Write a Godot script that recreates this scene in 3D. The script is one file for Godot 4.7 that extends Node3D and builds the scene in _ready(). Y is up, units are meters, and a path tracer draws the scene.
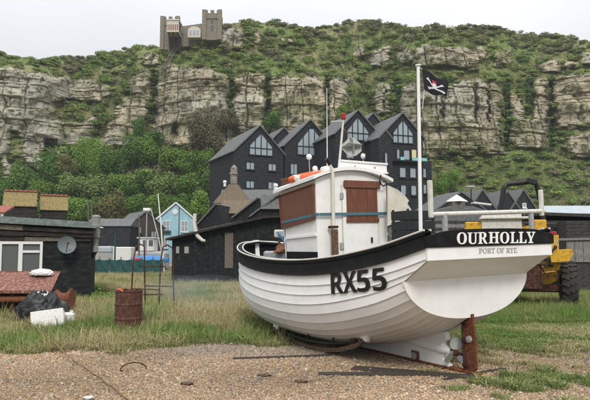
extends Node3D
# Fishing boat hauled out on a shingle beach below sandstone cliffs, overcast day.

const EYE := 1.7
const FOCAL := 592.0          # focal length in units of a 590 x 400 picture
const PITCH := 4.83           # degrees, camera looks slightly up
var sp := sin(deg_to_rad(PITCH))
var cp := cos(deg_to_rad(PITCH))
var rng := RandomNumberGenerator.new()
var taken := {}
var M := {}

# ---------------------------------------------------------------- survey
# Direction (px,py) of a 590 x 400 sheet and a distance on the ground -> point
func P(px: float, py: float, d: float) -> Vector3:
	var x := (px - 295.0) / FOCAL
	var y := (200.0 - py) / FOCAL
	var fw := cp - y * sp
	return Vector3(x * d / fw, EYE + (y * cp + sp) * d / fw, -d)

func G(px: float, d: float) -> Vector3:
	var q := P(px, 250.0, d)
	return Vector3(q.x, 0.0, -d)

# ---------------------------------------------------------------- mesh builder
class MB:
	var v := PackedVector3Array()
	var n := PackedVector3Array()
	var c := PackedColorArray()
	var uv := PackedVector2Array()
	var ix := PackedInt32Array()
	var col := Color.WHITE
	func tri(a: Vector3, b: Vector3, d: Vector3) -> void:
		var nn := (d - a).cross(b - a).normalized()
		var k := v.size()
		v.append(a); v.append(b); v.append(d)
		for i in 3:
			n.append(nn); c.append(col)
		ix.append(k); ix.append(k + 1); ix.append(k + 2)
	func quad(a: Vector3, b: Vector3, d: Vector3, e: Vector3) -> void:
		tri(a, b, d); tri(a, d, e)
	# faces turned away from a middle point
	func otri(a: Vector3, b: Vector3, d: Vector3, mid: Vector3) -> void:
		if (d - a).cross(b - a).dot((a + b + d) / 3.0 - mid) < 0.0: tri(a, d, b)
		else: tri(a, b, d)
	func oquad(a: Vector3, b: Vector3, d: Vector3, e: Vector3, mid: Vector3) -> void:
		otri(a, b, d, mid); otri(a, d, e, mid)
	func box(o: Vector3, s: Vector3, bs := Basis(), ch := 0.0) -> void:
		var h := s * 0.5
		ch = minf(ch, 0.45 * minf(s.x, minf(s.y, s.z)))
		for ax in 3:
			var a1 := (ax + 1) % 3
			var a2 := (ax + 2) % 3
			for sg in [-1.0, 1.0]:
				var q := []
				for st in [[-1, -1], [1, -1], [1, 1], [-1, 1]]:
					var p := Vector3()
					p[ax] = sg * h[ax]
					p[a1] = st[0] * (h[a1] - ch)
					p[a2] = st[1] * (h[a2] - ch)
					q.append(o + bs * p)
				oquad(q[0], q[1], q[2], q[3], o)
			if ch > 0.0:
				for s1 in [-1.0, 1.0]:
					for s2 in [-1.0, 1.0]:
						var q := []
						for st in [[-1, 0], [1, 0], [1, 1], [-1, 1]]:
							var p := Vector3()
							p[ax] = st[0] * (h[ax] - ch)
							p[a1] = s1 * (h[a1] - (ch if st[1] == 0 else 0.0))
							p[a2] = s2 * (h[a2] - (0.0 if st[1] == 0 else ch))
							q.append(o + bs * p)
						oquad(q[0], q[1], q[2], q[3], o)
		if ch > 0.0:
			for sx in [-1.0, 1.0]:
				for sy in [-1.0, 1.0]:
					for sz in [-1.0, 1.0]:
						var g := Vector3(sx, sy, sz)
						var f := g * (h - Vector3(ch, ch, ch))
						otri(o + bs * (f + Vector3(sx * ch, 0, 0)), o + bs * (f + Vector3(0, sy * ch, 0)), o + bs * (f + Vector3(0, 0, sz * ch)), o)
	# box between two points
	func bar(a: Vector3, b: Vector3, w: float, t: float, up := Vector3.UP, ch := 0.0) -> void:
		var d := (b - a)
		var l := d.length()
		d = d / l
		var s := d.cross(up)
		if s.length() < 0.01: s = d.cross(Vector3.RIGHT)
		s = s.normalized()
		var u := s.cross(d).normalized()
		box((a + b) * 0.5, Vector3(w, t, l), Basis(s, u, -d), ch)
	func tube(pts: Array, r, sides := 8, caps := true) -> void:
		var rings := []
		var m := pts.size()
		var ref := Vector3.UP
		var d0: Vector3 = (pts[1] - pts[0]).normalized()
		if absf(d0.dot(ref)) > 0.9: ref = Vector3.RIGHT
		for i in m:
			var d: Vector3 = (pts[mini(i + 1, m - 1)] - pts[maxi(i - 1, 0)]).normalized()
			var s := d.cross(ref).normalized()
			var u := s.cross(d).normalized()
			ref = u if absf(d.dot(u)) < 0.9 else ref
			var rr: float = r[i] if r is Array else r
			var k := v.size()
			for j in sides + 1:
				var a := TAU * j / sides
				var w := s * cos(a) + u * sin(a)
				v.append(pts[i] + w * rr); n.append(w); c.append(col)
			rings.append(k)
		for i in m - 1:
			for j in sides:
				var a: int = rings[i] + j
				var b: int = rings[i + 1] + j
				ix.append_array(PackedInt32Array([a, a + 1, b + 1, a, b + 1, b]))
		if caps:
			for e in 2:
				var i := 0 if e == 0 else m - 1
				var d: Vector3 = (pts[i] - pts[1 if e == 0 else m - 2]).normalized()
				for j in sides:
					otri(pts[i], v[rings[i] + j], v[rings[i] + j + 1], pts[i] - d)
	# polygon in the plane (o, ax, ay) pushed along az by th (centred)
	func prism(poly: Array, o: Vector3, ax: Vector3, ay: Vector3, az: Vector3, th: float) -> void:
		var pk := PackedVector2Array(poly)
		var tr := Geometry2D.triangulate_polygon(pk)
		var f := az * th * 0.5
		var ctr := Vector2()
		for q in pk: ctr += q / pk.size()
		for k in range(0, tr.size(), 3):
			var t := []
			for j in 3: t.append(o + ax * pk[tr[k + j]].x + ay * pk[tr[k + j]].y)
			var mm: Vector3 = (t[0] + t[1] + t[2]) / 3.0
			otri(t[0] + f, t[1] + f, t[2] + f, mm)
			otri(t[0] - f, t[1] - f, t[2] - f, mm)
		var cw := Geometry2D.is_polygon_clockwise(pk)
		for i in pk.size():
			var a := pk[i]
			var b := pk[(i + 1) % pk.size()]
			var A := o + ax * a.x + ay * a.y
			var B := o + ax * b.x + ay * b.y
			var e := (b - a)
			var nr := Vector2(e.y, -e.x).normalized() * (-1.0 if cw else 1.0)
			var mid := (A + B) * 0.5 - (ax * nr.x + ay * nr.y)
			oquad(A + f, B + f, B - f, A - f, mid)
	# smooth sheet through rows of points; out = a point the sheet turns away from, or flip
	func sheet(rows: Array, flip := false, cols = null) -> void:
		var nr := rows.size()
		var nc: int = rows[0].size()
		var k := v.size()
		for i in nr:
			for j in nc:
				var du: Vector3 = rows[i][mini(j + 1, nc - 1)] - rows[i][maxi(j - 1, 0)]
				var dv: Vector3 = rows[mini(i + 1, nr - 1)][j] - rows[maxi(i - 1, 0)][j]
				var nn := du.cross(dv).normalized()
				v.append(rows[i][j]); n.append(-nn if flip else nn)
				c.append(cols[i][j] if cols != null else col)
		for i in nr - 1:
			for j in nc - 1:
				var a := k + i * nc + j
				var b := a + nc
				if flip: ix.append_array(PackedInt32Array([a, a + 1, b + 1, a, b + 1, b]))
				else: ix.append_array(PackedInt32Array([a, b + 1, a + 1, a, b, b + 1]))
	# lathe round an axis
	func lathe(prof: Array, o: Vector3, ax: Vector3, sides := 20) -> void:
		ax = ax.normalized()
		var s := ax.cross(Vector3.UP if absf(ax.y) < 0.9 else Vector3.RIGHT).normalized()
		var u := s.cross(ax)
		var rows := []
		for q in prof:
			var row := []
			for j in sides + 1:
				var a := TAU * j / sides
				row.append(o + ax * q.y + (s * cos(a) + u * sin(a)) * maxf(q.x, 0.0005))
			rows.append(row)
		# each band on its own so that creases stay crisp
		for i in rows.size() - 1:
			sheet([rows[i], rows[i + 1]], true)
	func append_mesh(m: Mesh, t: Transform3D) -> void:
		var a := m.surface_get_arrays(0)
		var k := v.size()
		var vv: PackedVector3Array = a[Mesh.ARRAY_VERTEX]
		var nn: PackedVector3Array = a[Mesh.ARRAY_NORMAL]
		for i in vv.size():
			v.append(t * vv[i]); n.append((t.basis * nn[i]).normalized()); c.append(col)
		if a[Mesh.ARRAY_INDEX] != null:
			for q in a[Mesh.ARRAY_INDEX]: ix.append(k + q)
		else:
			for q in vv.size(): ix.append(k + q)
	func mesh() -> ArrayMesh:
		var a := []
		a.resize(Mesh.ARRAY_MAX)
		a[Mesh.ARRAY_VERTEX] = v
		a[Mesh.ARRAY_NORMAL] = n
		a[Mesh.ARRAY_COLOR] = c
		a[Mesh.ARRAY_INDEX] = ix
		var m := ArrayMesh.new()
		m.add_surface_from_arrays(Mesh.PRIMITIVE_TRIANGLES, a)
		return m

# ---------------------------------------------------------------- nodes
func numbered(called: String) -> String:
	if not taken.has(called):
		taken[called] = 0
		return called
	taken[called] += 1
	return "%s_%03d" % [called, taken[called]]

func thing(called: String, label: String, category: String, at := Vector3.ZERO, turn := 0.0, group := "") -> Node3D:
	var o := Node3D.new()
	o.name = numbered(called)
	add_child(o)
	o.position = at
	o.rotation.y = turn
	tag(o, label, category, group)
	return o

func tag(o: Node, label: String, category: String, group := "", kind := "") -> void:
	if label: o.set_meta("label", label)
	if category: o.set_meta("category", category)
	if group: o.set_meta("group", group)
	if kind: o.set_meta("kind", kind)

func part(parent: Node, called: String, mb, m: Material) -> MeshInstance3D:
	var o := MeshInstance3D.new()
	o.name = called
	o.mesh = mb.mesh() if mb is MB else mb
	o.material_override = m
	parent.add_child(o, true)
	return o

func single(called: String, mb, m: Material, label: String, category: String, at := Vector3.ZERO, group := "") -> MeshInstance3D:
	var o := MeshInstance3D.new()
	o.name = numbered(called)
	o.mesh = mb.mesh() if mb is MB else mb
	o.material_override = m
	add_child(o)
	o.position = at
	tag(o, label, category, group)
	return o

func structure(called: String, mb, m: Material) -> MeshInstance3D:
	var o := MeshInstance3D.new()
	o.name = called
	o.mesh = mb.mesh() if mb is MB else mb
	o.material_override = m
	add_child(o)
	o.set_meta("kind", "structure")
	return o

func bits(called: String, mesh: Mesh, m: Material, xf: Array, cols: PackedColorArray, parent: Node = null) -> MultiMeshInstance3D:
	var mm := MultiMesh.new()
	mm.transform_format = MultiMesh.TRANSFORM_3D
	mm.use_colors = true
	mm.mesh = mesh
	mm.instance_count = xf.size()
	for i in xf.size():
		mm.set_instance_transform(i, xf[i])
		mm.set_instance_color(i, cols[i])
	var o := MultiMeshInstance3D.new()
	o.name = called if parent else numbered(called)
	o.multimesh = mm
	o.material_override = m
	(parent if parent else self).add_child(o, true)
	o.set_meta("kind", "stuff")
	return o

# ---------------------------------------------------------------- materials
func lin(r: float, g: float, b: float) -> Color:
	return Color(r, g, b).linear_to_srgb()

func noise_tex(sd: int, freq: float, ramp: Array, oct := 4, size := 256, kind := FastNoiseLite.TYPE_SIMPLEX_SMOOTH) -> NoiseTexture2D:
	var nz := FastNoiseLite.new()
	nz.seed = sd
	nz.noise_type = kind
	nz.frequency = freq
	nz.fractal_octaves = oct
	var t := NoiseTexture2D.new()
	t.width = size
	t.height = size
	t.seamless = true
	t.noise = nz
	if ramp.size():
		var g := Gradient.new()
		var off := PackedFloat32Array()
		var cl := PackedColorArray()
		for q in ramp:
			off.append(q[0])
			cl.append(lin(q[1], q[2], q[3]))
		g.offsets = off
		g.colors = cl
		t.color_ramp = g
	return t

# mottled material: ramp of linear colours laid by noise, sc = repeats per metre, bump in cm
func mottle(called: String, sd: int, freq: float, ramp: Array, sc: Vector3, rough := 0.85, bump := 0.0, oct := 4, world := false, metal := 0.0) -> StandardMaterial3D:
	var m := StandardMaterial3D.new()
	m.resource_name = called
	m.albedo_texture = noise_tex(sd, freq, ramp, oct)
	m.uv1_triplanar = true
	m.uv1_world_triplanar = world
	m.uv1_scale = sc
	m.roughness = rough
	m.metallic = metal
	m.metallic_specular = 0.4
	if bump > 0.0:
		m.heightmap_enabled = true
		m.heightmap_texture = noise_tex(sd + 1, freq * 1.7, [], 4)
		m.heightmap_scale = bump
	M[called] = m
	return m

func plain(called: String, col: Color, rough := 0.6, metal := 0.0) -> StandardMaterial3D:
	var m := StandardMaterial3D.new()
	m.resource_name = called
	m.albedo_color = col
	m.roughness = rough
	m.metallic = metal
	m.metallic_specular = 0.4
	M[called] = m
	return m

func tinted(called: String, rough := 0.9, back := Color.BLACK) -> StandardMaterial3D:
	var m := StandardMaterial3D.new()
	m.resource_name = called
	m.vertex_color_use_as_albedo = true
	m.roughness = rough
	m.metallic_specular = 0.25
	if back != Color.BLACK:
		m.backlight_enabled = true
		m.backlight = back
	M[called] = m
	return m

func h1(k: float) -> float:
	return fposmod(sin(k * 127.1 + 11.7) * 43758.5453, 1.0)

func materials() -> void:
	mottle("hull_white", 3, 0.012, [[0.0, 0.74, 0.735, 0.72], [0.4, 0.79, 0.79, 0.78], [1.0, 0.82, 0.82, 0.815]], Vector3(0.9, 0.9, 0.9), 0.42)
	mottle("house_white", 4, 0.012, [[0.0, 0.72, 0.71, 0.68], [0.3, 0.77, 0.765, 0.745], [1.0, 0.81, 0.805, 0.79]], Vector3(1.2, 1.2, 1.2), 0.5)
	mottle("cream_paint", 5, 0.012, [[0.0, 0.52, 0.49, 0.40], [1.0, 0.68, 0.66, 0.57]], Vector3(1, 1, 1), 0.5)
	mottle("hull_black", 6, 0.02, [[0.0, 0.007, 0.007, 0.008], [0.6, 0.010, 0.010, 0.011], [1.0, 0.020, 0.020, 0.020]], Vector3(1, 1, 1), 0.65)
	M["hull_black"].metallic_specular = 0.25
	mottle("rust", 7, 0.02, [[0.0, 0.07, 0.028, 0.015], [0.4, 0.13, 0.047, 0.024], [0.65, 0.18, 0.066, 0.032], [1.0, 0.24, 0.11, 0.06]], Vector3(3, 3, 3), 0.9, 0.3)
	mottle("dark_rust", 8, 0.02, [[0.0, 0.018, 0.012, 0.010], [0.45, 0.05, 0.024, 0.016], [0.7, 0.10, 0.035, 0.022], [1.0, 0.15, 0.06, 0.035]], Vector3(1.6, 1.6, 1.6), 0.9, 0.3)
	mottle("red_rust_sheet", 9, 0.05, [[0.0, 0.08, 0.035, 0.026], [0.4, 0.17, 0.075, 0.055], [0.65, 0.25, 0.125, 0.095], [0.82, 0.36, 0.23, 0.19], [1.0, 0.42, 0.30, 0.25]], Vector3(0.8, 0.8, 0.8), 0.85, 0.3)
	mottle("brown_ply", 10, 0.02, [[0.0, 0.10, 0.038, 0.022], [0.5, 0.14, 0.052, 0.030], [1.0, 0.19, 0.078, 0.046]], Vector3(3.0, 0.4, 3.0), 0.55)
	mottle("old_wood", 11, 0.03, [[0.0, 0.06, 0.052, 0.042], [0.5, 0.13, 0.115, 0.095], [1.0, 0.24, 0.22, 0.19]], Vector3(0.8, 3.0, 0.8), 0.95, 0.2)
	mottle("brown_timber", 12, 0.03, [[0.0, 0.05, 0.03, 0.018], [0.5, 0.12, 0.075, 0.045], [1.0, 0.2, 0.14, 0.09]], Vector3(2.0, 2.0, 2.0), 0.9, 0.2)
	mottle("tar_black", 13, 0.02, [[0.0, 0.010, 0.011, 0.012], [0.55, 0.018, 0.019, 0.021], [0.8, 0.03, 0.031, 0.033], [1.0, 0.055, 0.054, 0.05]], Vector3(0.5, 0.9, 0.5), 0.8, 0.15)
	M["tar_black"].metallic_specular = 0.25
	mottle("flat_black", 14, 0.02, [[0.0, 0.018, 0.021, 0.024], [0.6, 0.027, 0.031, 0.034], [1.0, 0.048, 0.052, 0.054]], Vector3(0.25, 0.6, 0.25), 0.8)
	M["flat_black"].metallic_specular = 0.25
	mottle("brown_black_boards", 15, 0.02, [[0.0, 0.012, 0.010, 0.009], [0.5, 0.026, 0.022, 0.019], [1.0, 0.06, 0.052, 0.045]], Vector3(0.4, 1.6, 0.4), 0.9)
	mottle("slate", 16, 0.03, [[0.0, 0.075, 0.079, 0.080], [0.5, 0.115, 0.12, 0.12], [1.0, 0.17, 0.175, 0.172]], Vector3(0.5, 0.5, 0.5), 0.7, 0.4)
	mottle("green_felt", 17, 0.03, [[0.0, 0.10, 0.12, 0.11], [0.5, 0.15, 0.18, 0.165], [1.0, 0.22, 0.24, 0.22]], Vector3(0.6, 0.6, 0.6), 0.9)
	mottle("lichen_tiles", 18, 0.025, [[0.0, 0.12, 0.075, 0.05], [0.35, 0.17, 0.125, 0.065], [0.55, 0.215, 0.165, 0.062], [0.75, 0.24, 0.19, 0.065], [1.0, 0.16, 0.15, 0.10]], Vector3(0.7, 0.3, 0.45), 0.9)
	mottle("red_tiles", 19, 0.03, [[0.0, 0.22, 0.07, 0.05], [1.0, 0.34, 0.14, 0.10]], Vector3(0.6, 0.6, 0.6), 0.9)
	mottle("stone", 20, 0.03, [[0.0, 0.13, 0.115, 0.09], [0.5, 0.22, 0.20, 0.165], [1.0, 0.33, 0.30, 0.25]], Vector3(0.4, 0.4, 0.4), 0.95, 1.0)
	mottle("castle_stone", 21, 0.04, [[0.0, 0.12, 0.105, 0.083], [0.5, 0.20, 0.178, 0.145], [1.0, 0.31, 0.28, 0.235]], Vector3(0.25, 0.25, 0.25), 0.95, 2.0)
	mottle("blue_paint", 22, 0.02, [[0.0, 0.26, 0.46, 0.54], [1.0, 0.34, 0.56, 0.64]], Vector3(0.3, 0.3, 0.3), 0.7)
	mottle("yellow_paint", 23, 0.02, [[0.0, 0.16, 0.08, 0.02], [0.28, 0.46, 0.26, 0.022], [0.5, 0.54, 0.31, 0.022], [1.0, 0.60, 0.35, 0.03]], Vector3(1.6, 1.6, 1.6), 0.55)
	mottle("orange_cloth", 24, 0.02, [[0.0, 0.62, 0.10, 0.03], [1.0, 0.74, 0.15, 0.05]], Vector3(2, 2, 2), 0.6)
	mottle("galvanised", 25, 0.03, [[0.0, 0.24, 0.245, 0.24], [0.6, 0.36, 0.365, 0.355], [1.0, 0.46, 0.46, 0.44]], Vector3(3, 3, 3), 0.6, 0.0, 4, false, 0.2)
	mottle("rusty_white", 26, 0.02, [[0.0, 0.30, 0.20, 0.13], [0.16, 0.47, 0.44, 0.385], [0.35, 0.55, 0.535, 0.495], [1.0, 0.63, 0.62, 0.585]], Vector3(2.5, 1.0, 2.5), 0.6)
	mottle("roof_pale_blue", 27, 0.02, [[0.0, 0.32, 0.37, 0.39], [1.0, 0.42, 0.47, 0.49]], Vector3(0.3, 0.3, 0.3), 0.6)
	mottle("grey_boards", 28, 0.03, [[0.0, 0.10, 0.10, 0.096], [0.5, 0.19, 0.19, 0.18], [1.0, 0.28, 0.28, 0.265]], Vector3(2.5, 0.4, 2.5), 0.95)
	mottle("rubber", 29, 0.03, [[0.0, 0.018, 0.017, 0.015], [0.6, 0.045, 0.041, 0.035], [1.0, 0.11, 0.098, 0.08]], Vector3(1.5, 1.5, 1.5), 0.9)
	mottle("road_tar", 30, 0.05, [[0.0, 0.20, 0.19, 0.17], [1.0, 0.32, 0.31, 0.28]], Vector3(0.2, 0.2, 0.2), 0.95)
	mottle("net_green", 31, 0.05, [[0.0, 0.012, 0.05, 0.05], [1.0, 0.03, 0.11, 0.10]], Vector3(1, 1, 1), 0.9)
	mottle("blue_tarp", 32, 0.03, [[0.0, 0.03, 0.15, 0.38], [1.0, 0.06, 0.24, 0.52]], Vector3(1, 1, 1), 0.5)
	mottle("grey_hull", 33, 0.03, [[0.0, 0.26, 0.27, 0.27], [1.0, 0.42, 0.43, 0.42]], Vector3(1, 1, 1), 0.6)
	mottle("brown_clapboard", 34, 0.03, [[0.0, 0.03, 0.026, 0.022], [1.0, 0.075, 0.066, 0.055]], Vector3(0.3, 1.2, 0.3), 0.9)
	mottle("black_plastic", 35, 0.02, [[0.0, 0.012, 0.014, 0.015], [1.0, 0.028, 0.032, 0.034]], Vector3(3, 3, 3), 0.42)
	mottle("white_plastic", 36, 0.03, [[0.0, 0.48, 0.46, 0.41], [0.4, 0.64, 0.63, 0.60], [1.0, 0.72, 0.72, 0.70]], Vector3(2, 2, 2), 0.5)
	mottle("tan_roof", 37, 0.03, [[0.0, 0.10, 0.076, 0.052], [1.0, 0.20, 0.155, 0.105]], Vector3(0.6, 0.6, 0.6), 0.9)
	mottle("rope_brown", 38, 0.05, [[0.0, 0.16, 0.10, 0.05], [1.0, 0.28, 0.2, 0.11]], Vector3(6, 6, 6), 0.9)
	mottle("bark", 39, 0.04, [[0.0, 0.04, 0.032, 0.025], [1.0, 0.11, 0.095, 0.075]], Vector3(2, 0.6, 2), 0.95, 1.0)
	mottle("dark_timber", 40, 0.04, [[0.0, 0.022, 0.018, 0.015], [1.0, 0.10, 0.085, 0.068]], Vector3(4, 4, 4), 0.95, 0.3)
	mottle("weathered_dark", 41, 0.03, [[0.0, 0.020, 0.019, 0.018], [0.5, 0.045, 0.043, 0.040], [1.0, 0.085, 0.082, 0.076]], Vector3(0.5, 3.0, 0.5), 0.95)
	mottle("galvanised_dull", 42, 0.03, [[0.0, 0.12, 0.115, 0.10], [0.5, 0.22, 0.215, 0.20], [1.0, 0.34, 0.335, 0.32]], Vector3(2, 2, 2), 0.7)
	plain("dish_grey", lin(0.13, 0.15, 0.155), 0.5)
	plain("pane_grey", lin(0.10, 0.115, 0.115), 0.15)
	mottle("drum_rust", 43, 0.02, [[0.0, 0.045, 0.024, 0.018], [0.38, 0.075, 0.033, 0.024], [0.58, 0.10, 0.042, 0.030], [0.78, 0.13, 0.062, 0.045], [1.0, 0.20, 0.12, 0.08]], Vector3(2.2, 1.2, 2.2), 0.9, 0.4)
	mottle("red_timber", 44, 0.03, [[0.0, 0.05, 0.016, 0.011], [0.5, 0.11, 0.034, 0.022], [1.0, 0.17, 0.07, 0.045]], Vector3(3.0, 0.6, 3.0), 0.9)
	mottle("orange_brown", 45, 0.06, [[0.0, 0.14, 0.06, 0.03], [0.5, 0.28, 0.12, 0.06], [1.0, 0.30, 0.24, 0.2]], Vector3(4, 4, 4), 0.95, 2.0)
	plain("strap_blue", lin(0.065, 0.15, 0.185), 0.8)
	plain("rope_blue", lin(0.06, 0.28, 0.45), 0.8)
	plain("letter_white", lin(0.78, 0.78, 0.77), 0.5)
	plain("letter_grey", lin(0.28, 0.28, 0.28), 0.6)
	plain("letter_black", lin(0.012, 0.012, 0.013), 0.5)
	plain("steel", lin(0.42, 0.42, 0.41), 0.35, 0.7)
	plain("black_metal", lin(0.014, 0.014, 0.015), 0.45)
	plain("red_lamp", lin(0.30, 0.02, 0.02), 0.3)
	plain("red_paint", lin(0.42, 0.05, 0.04), 0.55)
	plain("window_white", lin(0.68, 0.68, 0.66), 0.5)
	plain("pole_white", lin(0.74, 0.74, 0.73), 0.4)
	plain("gallery_cream", lin(0.50, 0.47, 0.42), 0.7)
	plain("gallery_red", lin(0.30, 0.09, 0.07), 0.7)
	plain("yellow_plastic", lin(0.62, 0.50, 0.03), 0.5)
	plain("cyan_glass", lin(0.22, 0.50, 0.47), 0.2)
	plain("flag_black", lin(0.014, 0.015, 0.022), 0.85)
	plain("flag_red", lin(0.45, 0.03, 0.04), 0.85)
	plain("flag_white", lin(0.66, 0.66, 0.70), 0.85)
	plain("curtain_pale", lin(0.55, 0.58, 0.60), 0.9)
	plain("curtain_yellow", lin(0.62, 0.55, 0.34), 0.9)
	var gl := StandardMaterial3D.new()      # window glass: smooth, mirrors the pale sky
	gl.resource_name = "glass"
	gl.albedo_color = Color(0.62, 0.70, 0.76, 0.45)
	gl.transparency = BaseMaterial3D.TRANSPARENCY_ALPHA
	gl.roughness = 0.05
	gl.metallic_specular = 0.7
	M["glass"] = gl
	plain("pane_sky", lin(0.27, 0.33, 0.37), 0.08)  # pale sky reflection and curtains put into the pane colour
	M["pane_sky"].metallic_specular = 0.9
	tinted("leaf", 0.7, lin(0.03, 0.05, 0.01))
	tinted("blade", 0.75, lin(0.03, 0.045, 0.012))
	tinted("pebble", 0.8)

func _ready() -> void:
	rng.seed = 20240
	# camera
	var cam := Camera3D.new()
	cam.name = "camera"
	cam.position = Vector3(0, EYE, 0)
	cam.rotation_degrees = Vector3(PITCH, 0, 0)
	cam.fov = rad_to_deg(2.0 * atan(200.0 / FOCAL))
	cam.near = 0.1
	cam.far = 4000.0
	add_child(cam)
	cam.current = true
	# sky: even overcast, brighter overhead than at the horizon
	var env := Environment.new()
	env.background_mode = Environment.BG_SKY
	var psm := ProceduralSkyMaterial.new()
	psm.sky_top_color = lin(0.94, 0.97, 1.0)
	psm.sky_horizon_color = lin(0.165, 0.171, 0.183)
	psm.sky_energy_multiplier = 1.0
	psm.sky_curve = 0.6
	psm.ground_bottom_color = lin(0.10, 0.09, 0.08)
	psm.ground_horizon_color = lin(0.3, 0.3, 0.3)
	psm.sun_angle_max = 1.0
	# faint unevenness of the cloud sheet
	var cloud := noise_tex(90, 0.006, [[0.0, 0.0, 0.0, 0.0], [0.45, 0.03, 0.031, 0.033], [1.0, 0.13, 0.13, 0.132]], 5, 512)
	cloud.width = 1024
	psm.sky_cover = cloud
	var sky := Sky.new()
	sky.sky_material = psm
	env.sky = sky
	env.background_energy_multiplier = 1.45
	env.tonemap_mode = Environment.TONE_MAPPER_LINEAR
	env.tonemap_exposure = 1.36
	env.sdfgi_enabled = true
	env.ssao_enabled = true
	env.ssil_enabled = true
	env.volumetric_fog_enabled = true
	env.volumetric_fog_density = 0.0
	env.fog_enabled = true
	env.fog_density = 0.00035
	env.fog_light_color = lin(0.62, 0.66, 0.70)
	var we := WorldEnvironment.new()
	we.name = "surroundings"
	we.environment = env
	add_child(we)
	var sun := DirectionalLight3D.new()
	sun.name = "sun"
	sun.light_energy = 0.5
	sun.light_angular_distance = 14.0
	sun.light_color = Color(1.0, 0.975, 0.94)
	sun.shadow_enabled = true
	sun.rotation_degrees = Vector3(-40, 5, 0)
	add_child(sun)

	materials()
	build_ground()
	build_cliff()
	build_lift_station()
	build_trees()
	build_town()
	build_mid_sheds()
	build_left_hut()
	build_right_side()
	build_boat()
	build_foreground()
	build_grass()
	build_shingle()
	build_smoke()

# ================================================================ ground
var gn := FastNoiseLite.new()
# 1 where turf grows, 0 on bare shingle
func turf(x: float, z: float) -> float:
	var d := -z
	var w := gn.get_noise_2d(x * 9.0, z * 9.0)
	var w2 := gn.get_noise_2d(x * 40.0 + 300.0, z * 40.0)
	if x < 1.4:
		var edge := 10.15 + clampf((x + 5.0) * 0.09, 0.0, 0.55) + w * 0.9 + w2 * 0.55
		return smoothstep(edge - 0.12, edge + 0.25, d)
	var e2 := 10.9 - clampf((x - 1.4) / 2.6, 0.0, 1.0) * 1.2
	var t := smoothstep(e2 - 0.7, e2 + 1.6, d + w * 1.6 + w2 * 1.2)
	# thin weeds on the shingle right of the stern
	var thin := smoothstep(0.0, 0.42, w * 0.25 + w2 * 1.0 + gn.get_noise_2d(x * 110.0, z * 110.0) * 0.7) * smoothstep(1.4, 2.6, x) * smoothstep(5.4, 7.4, d) * 0.9
	return maxf(t, thin)

func ground_y(x: float, z: float) -> float:
	return gn.get_noise_2d(x * 5.0 - 77.0, z * 5.0) * 0.03

func build_ground() -> void:
	gn.seed = 5
	gn.frequency = 0.02
	gn.fractal_octaves = 3
	var xs := []
	var zs := []
	var x := -16.0
	while x <= 16.0:
		xs.append(x); x += 0.14
	for q in [20, 26, 34, 45, 60, 80, 120, 200, 400, 900, 1600]:
		xs.append(float(q)); xs.push_front(-float(q))
	var z := 12.0
	for q in [1500, 600, 200, 80, 30]: zs.append(float(q))
	for q in [12.0, 4.0, -2.0, -4.0]: zs.append(q)
	z = -4.8
	while z > -24.0:
		zs.append(z); z -= 0.14
	for q in [26, 30, 36, 44, 54, 66, 80, 100, 150, 300, 900, 1600]: zs.append(-float(q))
	var rows := []
	var cols := []
	for zz in zs:
		var row := []
		var cr := []
		for xx in xs:
			var near: bool = absf(xx) < 17.0 and zz < 6.0 and zz > -25.0
			row.append(Vector3(xx, ground_y(xx, zz) if near else 0.0, zz))
			var t := turf(xx, zz) if zz > -60.0 else 1.0
			var k := 0.85 + 0.3 * gn.get_noise_2d(xx * 60.0, zz * 60.0)
			var shingle := Color(0.34, 0.26, 0.175) * k
			var earth := Color(0.20, 0.175, 0.10) * k
			cr.append(shingle.lerp(earth, t))
		rows.append(row)
		cols.append(cr)
	var mb := MB.new()
	mb.sheet(rows, false, cols)
	var m := tinted("ground_soil", 0.95)
	m.albedo_texture = noise_tex(61, 0.09, [[0.0, 0.55, 0.55, 0.55], [0.45, 0.85, 0.84, 0.82], [1.0, 1.0, 1.0, 1.0]], 4, 512)
	m.uv1_triplanar = true
	m.uv1_world_triplanar = true
	m.uv1_scale = Vector3(0.9, 0.9, 0.9)
	m.heightmap_enabled = true
	m.heightmap_texture = noise_tex(62, 0.12, [], 3, 512)
	m.heightmap_scale = 1.5
	structure("ground", mb, m)
	# pale track crossing beyond the grass
	var rb := MB.new()
	rb.quad(Vector3(-75, 0.03, -61), Vector3(-75, 0.03, -78), Vector3(60, 0.03, -78), Vector3(60, 0.03, -61))
	structure("road", rb, M["road_tar"])

# ================================================================ cliff
const SKYLINE := [[-160, 60], [-60, 54], [0, 53], [15, 57], [30, 59], [42, 62], [55, 59], [70, 57], [90, 58], [100, 54], [115, 52], [130, 49], [145, 46], [155, 47], [164, 49], [178, 44], [190, 37], [203, 30], [222, 27], [230, 25], [236, 23], [246, 21.5], [265, 23], [280, 21], [286, 23], [300, 27], [315, 29], [330, 26], [350, 21], [365, 19.5], [385, 22.5], [395, 24], [410, 27.5], [425, 26.5], [440, 26], [460, 26.5], [480, 26.5], [500, 28], [520, 32.5], [540, 35], [555, 34.5], [565, 36], [580, 41], [592, 44], [640, 56], [760, 84]]
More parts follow.
